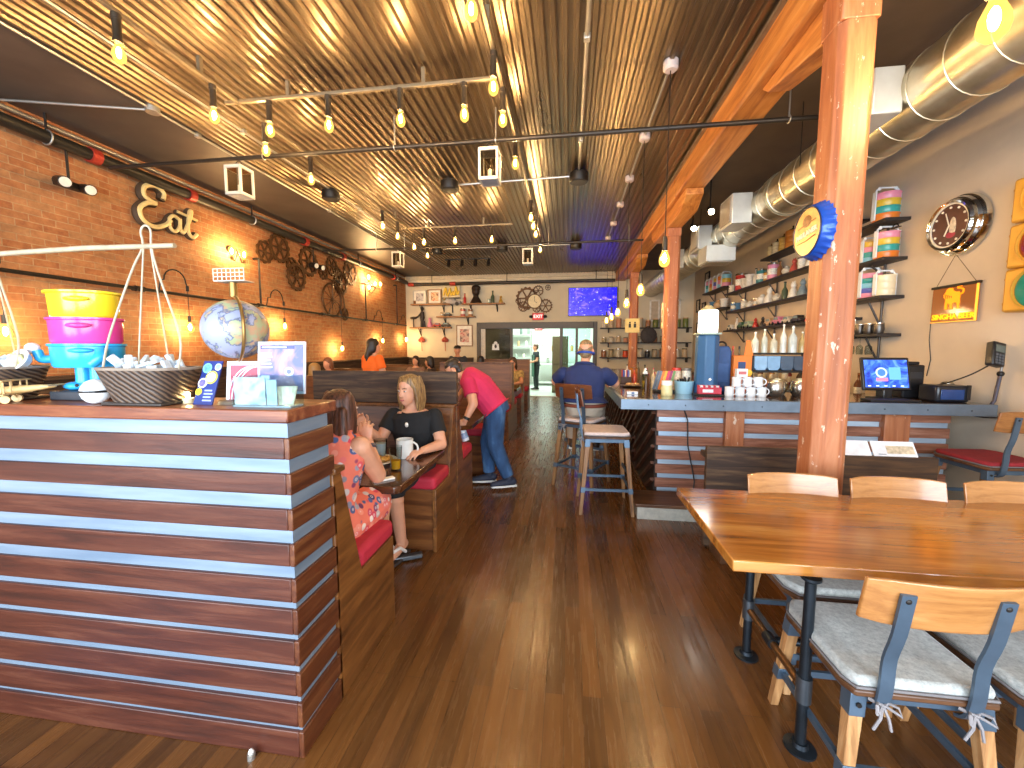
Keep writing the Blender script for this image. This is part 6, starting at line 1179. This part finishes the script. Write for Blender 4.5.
# ---------------- kitchen contents
t = thing('kitchen_shelf', 'wire kitchen rack of white crockery seen through the doorway', 'rack', (-2.0, 17.4, 0)); KS = P('#c9cdc8', .35, .6)
for x in (-3.0, -1.6):
    for y in (17.3, 17.8): MB().cyl((x, y, 0), (x, y, 2.3), .02, n=8).build('upright', KS, t)
for z in (.6, 1.1, 1.6, 2.1): MB().box(-3.02, -1.58, 17.28, 17.82, z, z+.03).build('shelf', KS, t)
for i in range(12): jar('kitchen_jar', -2.9+.11*i, 17.45, (1.13, 1.63, 2.13)[i % 3], .05+.01*(i % 2), .2+.05*(i % 3), P(('#e4e6e0', '#9fb0a4', '#c4a880', '#6f8a80', '#d8d2c2')[i % 5], .4), 'kitchen container, %s along the wire rack beyond the doorway' % ORD[i], None, 'kitchen containers on the wire rack')
t = thing('prep_counter', 'steel prep counter with overshelf inside the kitchen', 'counter', (-.6, 16.9, 0)); MB().box(-1.4, 1.8, 16.6, 17.4, .85, .9).build('worktop', KS, t, .004); MB().box(-1.35, 1.75, 16.65, 17.35, .1, .16).build('undershelf', KS, t)
for x in (-1.35, 1.7):
    for y in (16.65, 17.3): MB().cyl((x, y, 0), (x, y, .85), .022, n=8).build('leg', KS, t)
MB().box(-1.4, 1.8, 17.1, 17.4, 1.38, 1.42).build('overshelf', KS, t)
for x in (-1.38, 1.76): MB().box(x, x+.03, 17.2, 17.25, .9, 1.38).build('post', KS, t)
for i in range(8): jar('kitchen_jar', -1.25+.2*i, 17.25, 1.42 if i % 2 else .9, .06, .24, P(('#b9c4ba', '#d8dcd4', '#8f9a8a', '#c49a5a')[i % 4], .4), 'kitchen container, %s along the prep counter beyond the doorway' % ORD[i], None, 'kitchen containers on the prep counter')
t = thing('tall_cabinet', 'olive brown tall cabinet just inside the kitchen beside the sliding leaf', 'cabinet', (-.35, 14.2, 0)); CBM = P('#6a6246', .5, 0, .15); MB().box(-.55, .0, 14.0, 14.5, 0, 1.95).build('body', CBM, t, .01)
for z in (.08, 1.02): MB().box(-.53, -.02, 13.98, 13.999, z, z+.88).build('door', P('#7a7252', .5), t, .005)
# ================================================================ PEOPLE
def solid(name, mb, mat, parent, voxel, smooth=5, factor=.5):
    """one continuous skin: fuse the overlapping volumes of mb"""
    me = bpy.data.meshes.new('volume'); me.from_pydata([tuple(p) for p in mb.v], [], mb.f)
    o = bpy.data.objects.new('volume', me); COL.objects.link(o)
    r = o.modifiers.new('fuse', 'REMESH'); r.mode = 'VOXEL'; r.voxel_size = voxel
    if smooth: q = o.modifiers.new('soften', 'SMOOTH'); q.iterations = smooth; q.factor = factor
    dg = bpy.context.evaluated_depsgraph_get(); m2 = bpy.data.meshes.new_from_object(o.evaluated_get(dg)); bpy.data.objects.remove(o); bpy.data.meshes.remove(me)
    m2.name = name; m2.materials.clear(); m2.materials.append(mat); m2.polygons.foreach_set('use_smooth', [True]*len(m2.polygons))
    n = bpy.data.objects.new(name, m2); COL.objects.link(n); n.parent = parent; return n
def limb(m, pts, rad, inf=0., n=12, caps=True):
    pts = [V(p) for p in pts]
    for i in range(len(pts)-1): m.cyl(pts[i], pts[i+1], rad[i]+inf, rad[i+1]+inf, n)
    for i, p in enumerate(pts):
        if caps or 0 < i < len(pts)-1 or i == 0: m.ell(p, rad[i]+inf, None, n, 8)
def trunk(m, secs, L, inf=0., n=20):
    """secs: (centre, half width, half depth); L lateral direction"""
    L = V(L).normalized(); rings = []
    for i, (c, a, b) in enumerate(secs):
        c = V(c); d = (V(secs[min(i+1, len(secs)-1)][0])-V(secs[max(i-1, 0)][0])).normalized(); x = (L-d*L.dot(d)).normalized(); y = d.cross(x)
        rings.append([c+x*((a+inf)*cos(2*pi*k/n))+y*((b+inf)*sin(2*pi*k/n)) for k in range(n)])
    m.loft(rings)
def hand(m, wr, d, palm, side, curl=.5, s=1.):
    """d: along the fingers, palm: out of the palm, side: towards the thumb"""
    d = V(d).normalized(); palm = (V(palm)-d*V(palm).dot(d)).normalized(); side = V(side); side = (side-d*side.dot(d)-palm*side.dot(palm)).normalized()
    M = basis(side, d, palm, wr); M = Matrix(((side.x, d.x, palm.x, wr[0]), (side.y, d.y, palm.y, wr[1]), (side.z, d.z, palm.z, wr[2]), (0, 0, 0, 1)))
    m.ell(M @ V((0, .045*s, 0)), (.038*s, .05*s, .015*s), M.to_3x3().to_4x4())
    for k, (off, ln, st) in enumerate(((.033, .070, .080), (.011, .080, .088), (-.011, .074, .085), (-.032, .058, .074))):
        p = V((off*s, st*s, 0)); a = .15+.1*k*curl; pts = [p-V((0, .02*s, 0)), p]
        for seg in (.45, .32, .23):
            a += curl*.75; q = pts[-1]+V((0, cos(a)*ln*seg*s, sin(a)*ln*seg*s)); pts.append(q)
        limb(m, [M @ q for q in pts], [.0088*s, .0082*s, .0078*s, .0074*s, .0068*s], 0, 8)
    limb(m, [M @ V((.022*s, .018*s, .004*s)), M @ V((.05*s, .045*s, .014*s)), M @ V((.056*s, .072*s, .02*s+curl*.012)), M @ V((.052*s, .09*s, .026*s+curl*.018))], [.014*s, .0115*s, .0098*s, .0085*s], 0, 8)
def head(m, c, f, up=(0, 0, 1), s=1.):
    f = V(f).normalized(); u = V(up); u = (u-f*u.dot(f)).normalized(); x = f.cross(u)
    M = Matrix(((x.x, f.x, u.x, c[0]), (x.y, f.y, u.y, c[1]), (x.z, f.z, u.z, c[2]), (0, 0, 0, 1)))
    R = M.to_3x3().to_4x4(); e = lambda p, r: m.ell(M @ (V(p)*s), tuple(a*s for a in r), R, 16, 11)
    e((0, -.012, .03), (.076, .095, .088)); e((0, .022, -.035), (.062, .070, .082)); e((0, .045, -.085), (.036, .036, .03)); e((0, .06, -.02), (.05, .03, .05))
    m.loft([[M @ (V(p)*s) for p in q] for q in ([(-.008, .082, .02), (.008, .082, .02), (.005, .096, .02), (-.005, .096, .02)], [(-.019, .078, -.03), (.019, .078, -.03), (.010, .116, -.03), (-.010, .116, -.03)], [(-.014, .075, -.04), (.014, .075, -.04), (.006, .10, -.042), (-.006, .10, -.042)])])
    for k in (-1, 1): e((k*.078, -.005, -.012), (.012, .022, .033))
    return M
SKIN = P('#d79c7c', .5, 0, .06, 12, name='skin', Subsurface_Weight=.08, Subsurface_Radius=(.02, .008, .004)); SKIN2 = P('#cf9070', .5, 0, .06, 12, name='skin_tanned')
def face(t, M, s=1., iris='#3a2a20', lips='#b0605a', brow='#6a4a30'):
    R = M.to_3x3().to_4x4()
    for k in (-1, 1):
        e = MB().ell(M @ (V((k*.03, .083, .008))*s), (.0115*s, .007*s, .0062*s), R).build('eye', P('#cfc4ba', .3), t); MB().ell(M @ (V((k*.03, .0905, .008))*s), (.0055*s, .003*s, .0058*s), R).build('iris', P(iris, .2), e)
        MB().tube([M @ (V((k*.014, .092, .027))*s), M @ (V((k*.032, .09, .032))*s), M @ (V((k*.048, .078, .027))*s)], .0032*s, 6).build('eyebrow', P(brow, .8), t)
    MB().ell(M @ (V((0, .088, -.064))*s), (.022*s, .008*s, .0065*s), R).build('mouth', P(lips, .4), t)
def cap_hair(m, M, s=1., length=0., vol=.012, front=.03, cut=-.02):
    R = M.to_3x3().to_4x4(); e = lambda p, r: m.ell(M @ (V(p)*s), tuple(a*s for a in r), R, 16, 11)
    e((0, -.022, .048), (.078+vol, .088+vol, .076+vol)); e((0, -.05, .0), (.076+vol, .062+vol, .085+vol*.5))
    if length:
        for k in (-1, 1): e((k*.068, -.02, -.02), (.022+vol, .045, .08+length*.3))
        e((0, -.072, -.06-length*.35), (.078+vol, .038+vol, .09+length*.55))
def figure_person(label, loc, rot, J, skin=SKIN, shirt=None, pants=None, dress=None, sleeve=.5, hem=.05, hairc=None, hair=None, shoes=None, vox=.011, s=1., wide=1., belly=0., facing=(0, 1, 0), hup=(0, 0, 1), hands=True, feat=False, group=None, hd=1., skirt=True):
    t = thing('person', label, 'person', loc, rot, group, local=True); g = {k: V(v) for k, v in J.items() if not k.startswith('hand')}
    L = (g['sr']-g['sl']).normalized(); pel, che, nk = g['pel'], g['che'], g['nk']
    wst = pel.lerp(che, .45)
    secs = [(pel-(che-pel).normalized()*.09, .10*wide, .085*wide), (pel, .165*wide, .115*wide), (wst, .142*wide+belly*.5, .105*wide+belly), (che, .165*wide, .118*wide+belly*.3), (che.lerp(nk, .6), .172*wide, .10*wide), (che.lerp(nk, .86), .125*wide, .085*wide), (nk, .075*wide, .07)]
    arms = [[g['s'+q], g['e'+q], g['w'+q]] for q in 'lr']; legs = [[g['h'+q], g['k'+q], g['a'+q]] for q in 'lr']
    AR, LR = [.052*wide, .043*wide, .029], [.088*wide, .058*wide, .040]
    m = MB(); trunk(m, secs, L); limb(m, [nk-V((0, 0, .02)), g['hd']+V((0, 0, -.05))], [.055, .05])
    for a in arms: limb(m, a, AR); m.ell(a[0].lerp(a[1], .35), .05*wide)
    for l in legs: limb(m, l, LR); m.ell(l[1].lerp(l[2], .3), .056*wide)
    M = head(m, g['hd'], facing, hup, hd)
    if hands:
        for q in 'lr':
            dv, pv, sv, cu = J.get('hand'+q, ((g['w'+q]-g['e'+q]), (0, 0, -1), (1, 0, 0) if q == 'l' else (-1, 0, 0), .5)); hand(m, g['w'+q], dv, pv, sv, cu)
    else:
        for q in 'lr': m.ell(g['w'+q], .045)
    for q in 'lr':
        f = V(J.get('foot'+q, (0, 1, 0))).normalized(); a = g['a'+q]; limb(m, [a+V((0, 0, -.03))-f*.03, a+f*.08+V((0, 0, -.05)), a+f*.15+V((0, 0, -.058))], [.038, .034, .026])
    solid('body', m, skin, t, vox)
    if shirt:
        m = MB(); trunk(m, [(pel+(pel-che).normalized()*hem, .190*wide+belly*.4, .142*wide+belly*.8)]+secs[1 if hem > 0 else 2:-1]+[(nk-V((0, 0, .012)), .078*wide, .072)], L, .016)
        for a in arms:
            e = a[0].lerp(a[1], min(sleeve, 1)); m.ell(a[0]-V((0, 0, .008)), AR[0]+.012); m.cyl(a[0]-V((0, 0, .008)), e, AR[0]+.013, AR[0]*.9+.022, 14)
            if sleeve > 1: m.cyl(a[1], a[1].lerp(a[2], .9), AR[1]+.016, AR[2]+.016, 12); m.ell(a[1], AR[1]+.018)
        solid('shirt', m, shirt, t, vox, 3)
    if pants:
        m = MB(); trunk(m, [(pel-(che-pel).normalized()*.10, .11*wide, .09*wide), (pel-(che-pel).normalized()*.02, .166*wide, .118*wide), (pel.lerp(wst, .55), .155*wide+belly*.3, .112*wide+belly*.4)], L, .012)
        for l in legs: limb(m, [l[0], l[1], l[1].lerp(l[2], .93)], [LR[0], LR[1]+.006, LR[2]+.014], .014, 14, False)
        solid('trousers', m, pants, t, vox, 3)
    if dress:
        m = MB(); trunk(m, [secs[0]]+secs[1:-1]+[(nk-V((0, 0, .03)), .10*wide, .08)], L, .014)
        if sleeve:
            for a in arms: m.ell(a[0]-V((0, 0, .006)), AR[0]+.008); m.cyl(a[0], a[0].lerp(a[1], sleeve), AR[0]+.008, AR[0]+.012, 14)
        else:
            for q in 'lr': m.cyl(nk.lerp(g['s'+q], .62)+V((0, -.07, .03)), nk.lerp(g['s'+q], .55)+V((0, .08, .0)), .026, .026, 10)
        if skirt:
            for l in legs: limb(m, [l[0], l[1].lerp(l[0], .02 if skirt > .9 else .25)], [LR[0]+.01, LR[1]+.03], .022, 14)
            m.cyl((legs[0][0]+legs[1][0])/2, (legs[0][1]+legs[1][1])/2, .10, .08, 14)
            for l in (legs if skirt > .9 else []): m.cyl(l[1]+V((0, .0, .03)), l[1].lerp(l[2], .22)+V((0, .02, 0)), .075, .08, 14)
        solid('dress', m, dress, t, vox, 3)
    if hairc:
        m = MB(); hair(m, M) if callable(hair) else cap_hair(m, M, hd, hair or 0); solid('hair', m, hairc, t, vox*.9, 2)
    if shoes:
        for q in 'lr':
            f = V(J.get('foot'+q, (0, 1, 0))).normalized(); a = g['a'+q]; m = MB()
            limb(m, [a+V((0, 0, -.035))-f*.045, a+f*.06+V((0, 0, -.045)), a+f*.175+V((0, 0, -.06))], [.045, .044, .034]); m.cyl(a+V((0, 0, -.02)), a+V((0, 0, .03)), .048, .05, 12)
            sh_ = solid('shoe', m, shoes, t, vox, 3)
            x = f.cross(Z_).normalized(); b = a+V((0, 0, -.09)); o2 = [b-f*.085-x*.036, b-f*.085+x*.036, b+f*.08+x*.045, b+f*.19+x*.03, b+f*.205, b+f*.19-x*.03, b+f*.08-x*.045]
            MB().loft([o2, [p+Z_*.022 for p in o2]]).build('sole', P('#dedbd4', .6), sh_, .005)
    if feat: face(t, M, hd)
    return t, M, g
def hairmat(dark, light):
    key = ('hair', dark, light)
    if key not in MC:
        t = NT('hair'); f = t.noise(t.vec((30, 30, 3)), 3, 4); t.col(t.ramp(f, [(.35, dark), (.65, light)])); t.set(Roughness=.45); t.bump(f, .5, .006); MC[key] = t.m
    return MC[key]
# floral dress cloth
t = NT('floral_cloth'); vo = t.n('ShaderNodeTexVoronoi'); vo.inputs['Scale'].default_value = 21; v = t.vec((1, 1, 1)); t.l(v, vo.inputs['Vector'])
sx_ = t.n('ShaderNodeSeparateColor'); t.l(vo.outputs['Color'], sx_.inputs[0]); hue = t.ramp(sx_.outputs[0], [(.15, '#e8907a'), (.3, '#d8485a'), (.45, '#30365e'), (.65, '#efe0d4'), (.8, '#4a5a86')]); cc_ = t.ramp(vo.outputs['Distance'], [(.42, (1, 1, 1, 1)), (.5, (0, 0, 0, 1))]); ring_ = t.ramp(vo.outputs['Distance'], [(.1, (0, 0, 0, 1)), (.14, (1, 1, 1, 1)), (.2, (1, 1, 1, 1)), (.24, (0, 0, 0, 1))])
c = t.mix(lin('#e4765f'), hue, cc_); c = t.mix(c, lin('#f0e4dc'), t.mix((0, 0, 0, 1), ring_, .45)); t.col(c); t.set(Roughness=.85); FLORAL = t.m
# --- woman in the floral dress, back to us
def long_hair(m, M):
    cap_hair(m, M, 1., .20, .005)
    for k in range(-3, 4): limb(m, [M @ V((k*.026, -.085, .02)), M @ V((k*.03, -.11, -.10)), M @ V((k*.032, -.10, -.21+.012*abs(k)))], [.022, .024, .014], 0, 8)
J = dict(pel=(0, .0, .64), che=(.0, .07, .92), nk=(.02, .12, 1.09), hd=(.03, .17, 1.205), sl=(-.165, .10, 1.045), sr=(.18, .09, 1.035), el=(-.26, .29, .83), wl=(-.09, .30, .80), er=(.175, .27, .83), wr=(.09, .32, 1.01),
         hl=(-.085, .03, .63), hr=(.085, .03, .63), kl=(-.09, .43, .62), kr=(.10, .43, .63), al=(-.10, .34, .12), ar=(.09, .36, .12), handr=((-.15, .05, 1), (-.3, 1, .1), (-1, -.3, 0), .75), handl=((1, .1, -.25), (0, -1, -.3), (0, .3, 1), .6))
t, M, g = figure_person('person with long brown hair in coral floral sleeveless dress, elbow on the booth table', (-1.255, 1.86, 0), -.05, J, dress=FLORAL, sleeve=0, skirt=.5, hairc=hairmat('#2e1a12', '#6a4030'), hair=long_hair, vox=.0055, wide=1.1, facing=(.1, 1, .05), feat=True)
a, b = g['er'], g['wr']; q = a.lerp(b, .82); MB().lathe([(.032, -.012), (.038, -.012), (.038, .012), (.032, .012)], q, 20, (b-a).to_track_quat('Z', 'Y').to_matrix().to_4x4()).build('watch_strap', P('#2a2f4a', .4), t)
for k in (-1, 1): MB().cyl(g['a'+'lr'[k > 0]]+V((0, .06, -.10)), g['a'+'lr'[k > 0]]+V((0, .06, -.085)), .05, n=14).build('sandal', BLACK, t)
# --- woman in black facing us
def bob_hair(m, M):
    cap_hair(m, M, 1., .0, .007)
    for k in (-1, 1):
        for i in range(4): limb(m, [M @ V((k*(.045+.008*i), .03-.028*i, .10)), M @ V((k*(.078+.004*i), .022-.03*i, .02)), M @ V((k*(.086+.003*i), .012-.025*i, -.075)), M @ V((k*(.086), .014-.02*i, -.15-.008*i))], [.016, .016, .018, .009], 0, 8)
J = dict(pel=(0, .0, .65), che=(.0, .05, .90), nk=(.01, .05, 1.065), hd=(.02, .095, 1.215), sl=(-.168, .04, 1.015), sr=(.168, .05, 1.015), el=(-.25, .13, .80), wl=(-.17, .31, .795), er=(.235, .17, .83), wr=(.30, .30, .96),
         hl=(-.05, .03, .63), hr=(.11, .03, .63), kl=(.0, .46, .60), kr=(.14, .46, .60), al=(-.02, .40, .13), ar=(.12, .43, .14), handl=((.6, 1, -.1), (.2, 0, -1), (1, .2, 0), .4), handr=((.2, .45, .9), (-.6, .8, 0), (-1, .2, .3), .6), footl=(.1, 1, 0), footr=(.1, 1, .0))
BLKC = P('#141416', .85, 0, .2, 20)
t, M, g = figure_person('person with blond bob in black short sleeved dress, facing us across the booth table', (-1.225, 3.13, 0), pi, J, dress=BLKC, sleeve=.62, hairc=hairmat('#5a3c22', '#a88452'), hair=bob_hair, vox=.0055, wide=1.04, facing=(.3, 1, -.08), feat=True)
MB().tube([(-.075, .09, 1.06), (-.035, .155, 1.0), (.01, .172, .965), (.055, .155, 1.0), (.085, .095, 1.06)], .003, 6).build('necklace', P('#d9d6cf', .2, .8), t); MB().ell((.01, .178, .955), (.014, .008, .02)).build('pendant', P('#e9e6e0', .15, .3), t)
for q_ in 'lr':
    a = g['a'+q_]; f = V((.1, 1, 0)).normalized(); x = V((1, -.1, 0)); MB().prism([(-.035, -.08), (.035, -.08), (.045, .08), (.03, .185), (-.03, .185), (-.045, .08)], .02, basis(x, f, Z_, a+V((0, 0, -.118)))).build('sandal_sole', P('#3a3432', .6), t, .005)
    m = MB()
    for s_ in (-1, 1): m.tube([a+f*.13+V((0, 0, -.03)), a+f*.07+x*s_*.03+V((0, 0, -.015)), a+f*.01+x*s_*.04+V((0, 0, -.07))], .012, 8)
    m.build('sandal_strap', P('#e6e1da', .4), t)
# --- man in the pink shirt leaning over the second table
J = dict(pel=(0, .03, .89), che=(.0, .22, 1.125), nk=(.01, .38, 1.265), hd=(.02, .51, 1.305), sl=(-.20, .285, 1.19), sr=(.20, .33, 1.21), el=(-.30, .215, .97), wl=(-.34, .29, .80), er=(.25, .48, 1.0), wr=(.16, .62, .84),
         hl=(-.09, .02, .88), hr=(.09, .04, .88), kl=(-.10, .02, .49), kr=(.09, .14, .48), al=(-.09, -.13, .12), ar=(.07, .12, .11), handl=((-.05, .45, -.6), (.8, .3, 0), (0, .8, .6), 1.0), handr=((0, .5, -.8), (0, -.6, -.6), (-1, 0, 0), .3), footl=(-.35, .9, 0), footr=(-.25, 1, 0))
def crop_hair(m, M):
    R = M.to_3x3().to_4x4(); m.ell(M @ V((0, -.012, .062)), (.074, .094, .066), R, 16, 11); m.ell(M @ V((0, -.05, .012)), (.074, .058, .07), R, 14, 10); m.ell(M @ V((0, -.022, .03)), (.0815, .078, .06), R, 14, 10); m.ell(M @ V((0, -.05, -.035)), (.064, .052, .06), R, 14, 10)
DENIM = NT('blue_denim'); f = DENIM.noise(DENIM.vec((1, 1, .5)), 7, 4); f2 = DENIM.noise(DENIM.vec((1, 1, 1)), 120, 2); c = DENIM.ramp(f, [(.32, '#1c3150'), (.55, '#2f5078'), (.75, '#5a7fa6')]); DENIM.col(c); DENIM.set(Roughness=.9); DENIM.bump(f2, .2, .003); DENIM = DENIM.m
t, M, g = figure_person('person in raspberry pink t-shirt and blue jeans leaning over a booth table with spray bottle', (-.76, 4.38, 0), pi/2, J, shirt=P('#cc2b58', .85, 0, .1, 8), pants=DENIM, sleeve=.62, hem=.01, hairc=hairmat('#17120f', '#3a2c24'), hair=crop_hair, shoes=P('#23283a', .7, 0, .2, 40), vox=.006, wide=1.2, belly=.02, facing=(-.1, .85, -.5), hup=(0, .5, .85), feat=True)
a, b = g['el'], g['wl']; q = a.lerp(b, .86); MB().lathe([(.032, -.014), (.038, -.014), (.038, .014), (.032, .014)], q, 20, (b-a).to_track_quat('Z', 'Y').to_matrix().to_4x4()).build('watch_strap', BLACK, t)
hw = Matrix.Translation((-.76, 4.38, 0)) @ RZ(pi/2) @ (V(J['wl'])+V((.02, .06, -.06)))
t = thing('spray_bottle', 'white spray bottle with grey trigger held by the pink shirted person', 'bottle', tuple(hw+V((.02, 0, -.17)))); tl_ = Matrix.Translation(hw) @ Matrix.Rotation(-.35, 4, 'Y') @ Matrix.Translation((0, 0, -.17))
MB().lathe([(.004, 0), (.038, 0), (.04, .02), (.04, .11), (.018, .155), (.016, .17), (.004, .17)], (0, 0, 0), 18, tl_).build('body', P('#dfe6ee', .3, 0, .04), t); MB().cb((0, 0, 0), (.07, .025, .04), tl_ @ Matrix.Translation((-.015, 0, .19))).build('head', P('#b9c4cf', .4), t, .005); MB().bar(tl_ @ V((-.035, 0, .18)), tl_ @ V((-.028, 0, .13)), .012, .01).build('trigger', P('#8f9aa6', .4), t)
MB().lathe([(.0402, .03), (.0408, .03), (.0408, .09), (.0402, .09)], (0, 0, 0), 18, tl_).build('paper_label', P('#8fa6c8', .4, 0, .3, 60), t)
# --- man in the navy polo on the bar stool
J = dict(pel=(0, -.02, .89), che=(.0, .0, 1.14), nk=(.0, .05, 1.36), hd=(.01, .10, 1.52), sl=(-.235, .03, 1.265), sr=(.235, .03, 1.265), el=(-.345, .17, 1.155), wl=(-.13, .37, 1.115), er=(.335, .17, 1.15), wr=(.30, .41, 1.125),
         hl=(-.10, .03, .87), hr=(.10, .03, .87), kl=(-.17, .43, .83), kr=(.14, .44, .83), al=(-.16, .38, .40), ar=(.13, .38, .40), handl=((1, .5, -.1), (0, 0, -1), (0, 1, 0), .6), handr=((-.3, 1, -.1), (0, 0, -1), (-1, 0, 0), .6))
POLO = P('#1f2d5a', .85, 0, .12, 9); KHA = P('#b3a592', .9, 0, .08, 12)
t, M, g = figure_person('person in navy polo shirt and beige trousers sitting on a bar stool, back towards us', (.18, 4.62, 0), -.12, J, shirt=POLO, pants=KHA, sleeve=.72, hem=-.05, hairc=hairmat('#6a5238', '#a08660'), hair=crop_hair, shoes=P('#3a2a20', .5), vox=.0095, wide=1.3, belly=.05, facing=(.08, 1, -.05), hd=1.05)
m = MB(); R3 = M.to_3x3().to_4x4(); pts = [M @ (V((.088*cos(a), -.012+.10*sin(a), -.03-.012*sin(a)))*1.05) for a in [2*pi*k/24 for k in range(24)]]; m.tube(pts, .013, 8, True); m.build('blue_headband', P('#2f4fa8', .6), t)
m = MB(); pe, ch_ = V(J['pel']), V(J['che']); bc = pe.lerp(ch_, .10); m.tube([bc+V((.238*cos(a), .178*sin(a), .0)) for a in [2*pi*k/36 for k in range(36)]], .020, 8, True); m.build('belt', P('#7a3a26', .5, 0, .1), t)
MB().tube([V(J['nk'])+V((.10*cos(a), -.005+.085*sin(a), -.005+.03*sin(-a))) for a in [2*pi*k/24 for k in range(24)]], .019, 8, True).build('collar', POLO, t)
# --- people farther back (coarser)
def stand_J(): return dict(pel=(0, 0, .95), che=(0, .02, 1.22), nk=(0, .02, 1.43), hd=(0, .04, 1.58), sl=(-.18, .0, 1.38), sr=(.18, .0, 1.38), el=(-.24, .04, 1.10), wl=(-.12, .26, 1.02), er=(.24, .04, 1.10), wr=(.12, .26, 1.02), hl=(-.09, 0, .92), hr=(.09, 0, .92), kl=(-.09, .02, .50), kr=(.09, .02, .50), al=(-.09, 0, .1), ar=(.09, 0, .1))
def sit_J(z=.56): return dict(pel=(0, 0, z+.07), che=(0, .03, z+.34), nk=(0, .04, z+.52), hd=(0, .07, z+.67), sl=(-.17, .02, z+.47), sr=(.17, .02, z+.47), el=(-.23, .16, z+.27), wl=(-.1, .36, z+.24), er=(.23, .16, z+.27), wr=(.1, .36, z+.24), hl=(-.09, .03, z+.06), hr=(.09, .03, z+.06), kl=(-.1, .44, z+.05), kr=(.1, .44, z+.05), al=(-.1, .42, .1), ar=(.1, .42, .1))
def tail_hair(m, M):
    cap_hair(m, M, 1., .05, .014)
    for k in range(-2, 3): limb(m, [M @ V((k*.026, -.085, .0)), M @ V((k*.03, -.12, -.16)), M @ V((k*.026, -.11, -.34))], [.035, .04, .02], 0, 8)
figure_person('person with long black hair in bright orange shirt standing by the brick wall booths', (-3.2, 6.3, 0), -.5, stand_J(), shirt=P('#ef6a1a', .8, 0, .06), pants=BLKC, sleeve=.6, hairc=hairmat('#140f0d', '#2c201a'), hair=tail_hair, shoes=BLACK, vox=.012, wide=1.18, facing=(.5, 1, 0))
FAR = [((-1.16, 8.62, 0), pi-.2, P('#a38a5a', .9, 0, .6, 26), '#4a3424', 'person in brown patterned shirt sitting in the tall aisle booth', SKIN2, '#8a7a8f'),
       ((-3.78, 9.75, 0), pi, P('#8a6a5a', .9), '#2a1c14', 'person with dark hair and muted shirt sitting far left of the cream wall corner', SKIN, '#3a3a48'),
       ((-3.15, 9.1, 0), pi/2, P('#4a3c38', .9), '#241a14', 'person with dark hair in dark top sitting side on before the cream wall', SKIN2, '#2a2a30'),
       ((-2.1, 9.6, 0), .2, P('#2c2c34', .9), '#1c1512', 'person with black hair seen low just behind the pink shirted person', SKIN, '#2a2a30'),
       ((-4.9, 7.8, 0), pi-.2, P('#b9b4b0', .9), '#7a4a30', 'person with reddish face sitting at the brick wall, left of the orange shirt', SKIN2, '#3a3a48'),
       ((-4.25, 6.25, 0), -.2, P('#8a7a6a', .9), '#a07a48', 'person with sandy hair sitting back to us at the brick wall booth', SKIN, '#3a3a48')]
for loc, rot, sh, hc, lb, sk, pc in FAR: figure_person(lb, loc, rot, sit_J(.5 if loc[1] < 7 else .56), skin=sk, shirt=sh, pants=P(pc, .9), sleeve=.6, hairc=hairmat(hc, hc), hair=.04, shoes=BLACK, vox=.016, hands=True)
t, M, g = figure_person('person in dark cap and dark top standing before the cream wall beside the framed print', (-2.75, 9.9, 0), pi, {k: (tuple(a*.94 for a in v)) for k, v in stand_J().items()}, shirt=P('#2f3138', .9), pants=BLKC, sleeve=.9, shoes=BLACK, vox=.016, skin=SKIN2)
MB().lathe([(.004, .085), (.05, .078), (.088, .04), (.096, .0), (.004, .0)], (0, 0, 0), 18, M @ Matrix.Translation((0, -.01, .05))).build('cap', BLACK, t); MB().ell(M @ V((0, .10, .055)), (.06, .07, .008), M.to_3x3().to_4x4()).build('cap_brim', BLACK, t)
t, M, g = figure_person('person in dark clothes and green apron standing inside the bright kitchen', (-1.15, 14.8, 0), 1.9, stand_J(), shirt=P('#23282a', .9), pants=P('#2a3434', .9), sleeve=.6, hairc=hairmat('#3a2a1c', '#5a4430'), hair=.0, shoes=BLACK, vox=.016)
MB().box(-.17, .17, .12, .14, .5, 1.3).build('apron', P('#3f6a58', .8), t, .01)
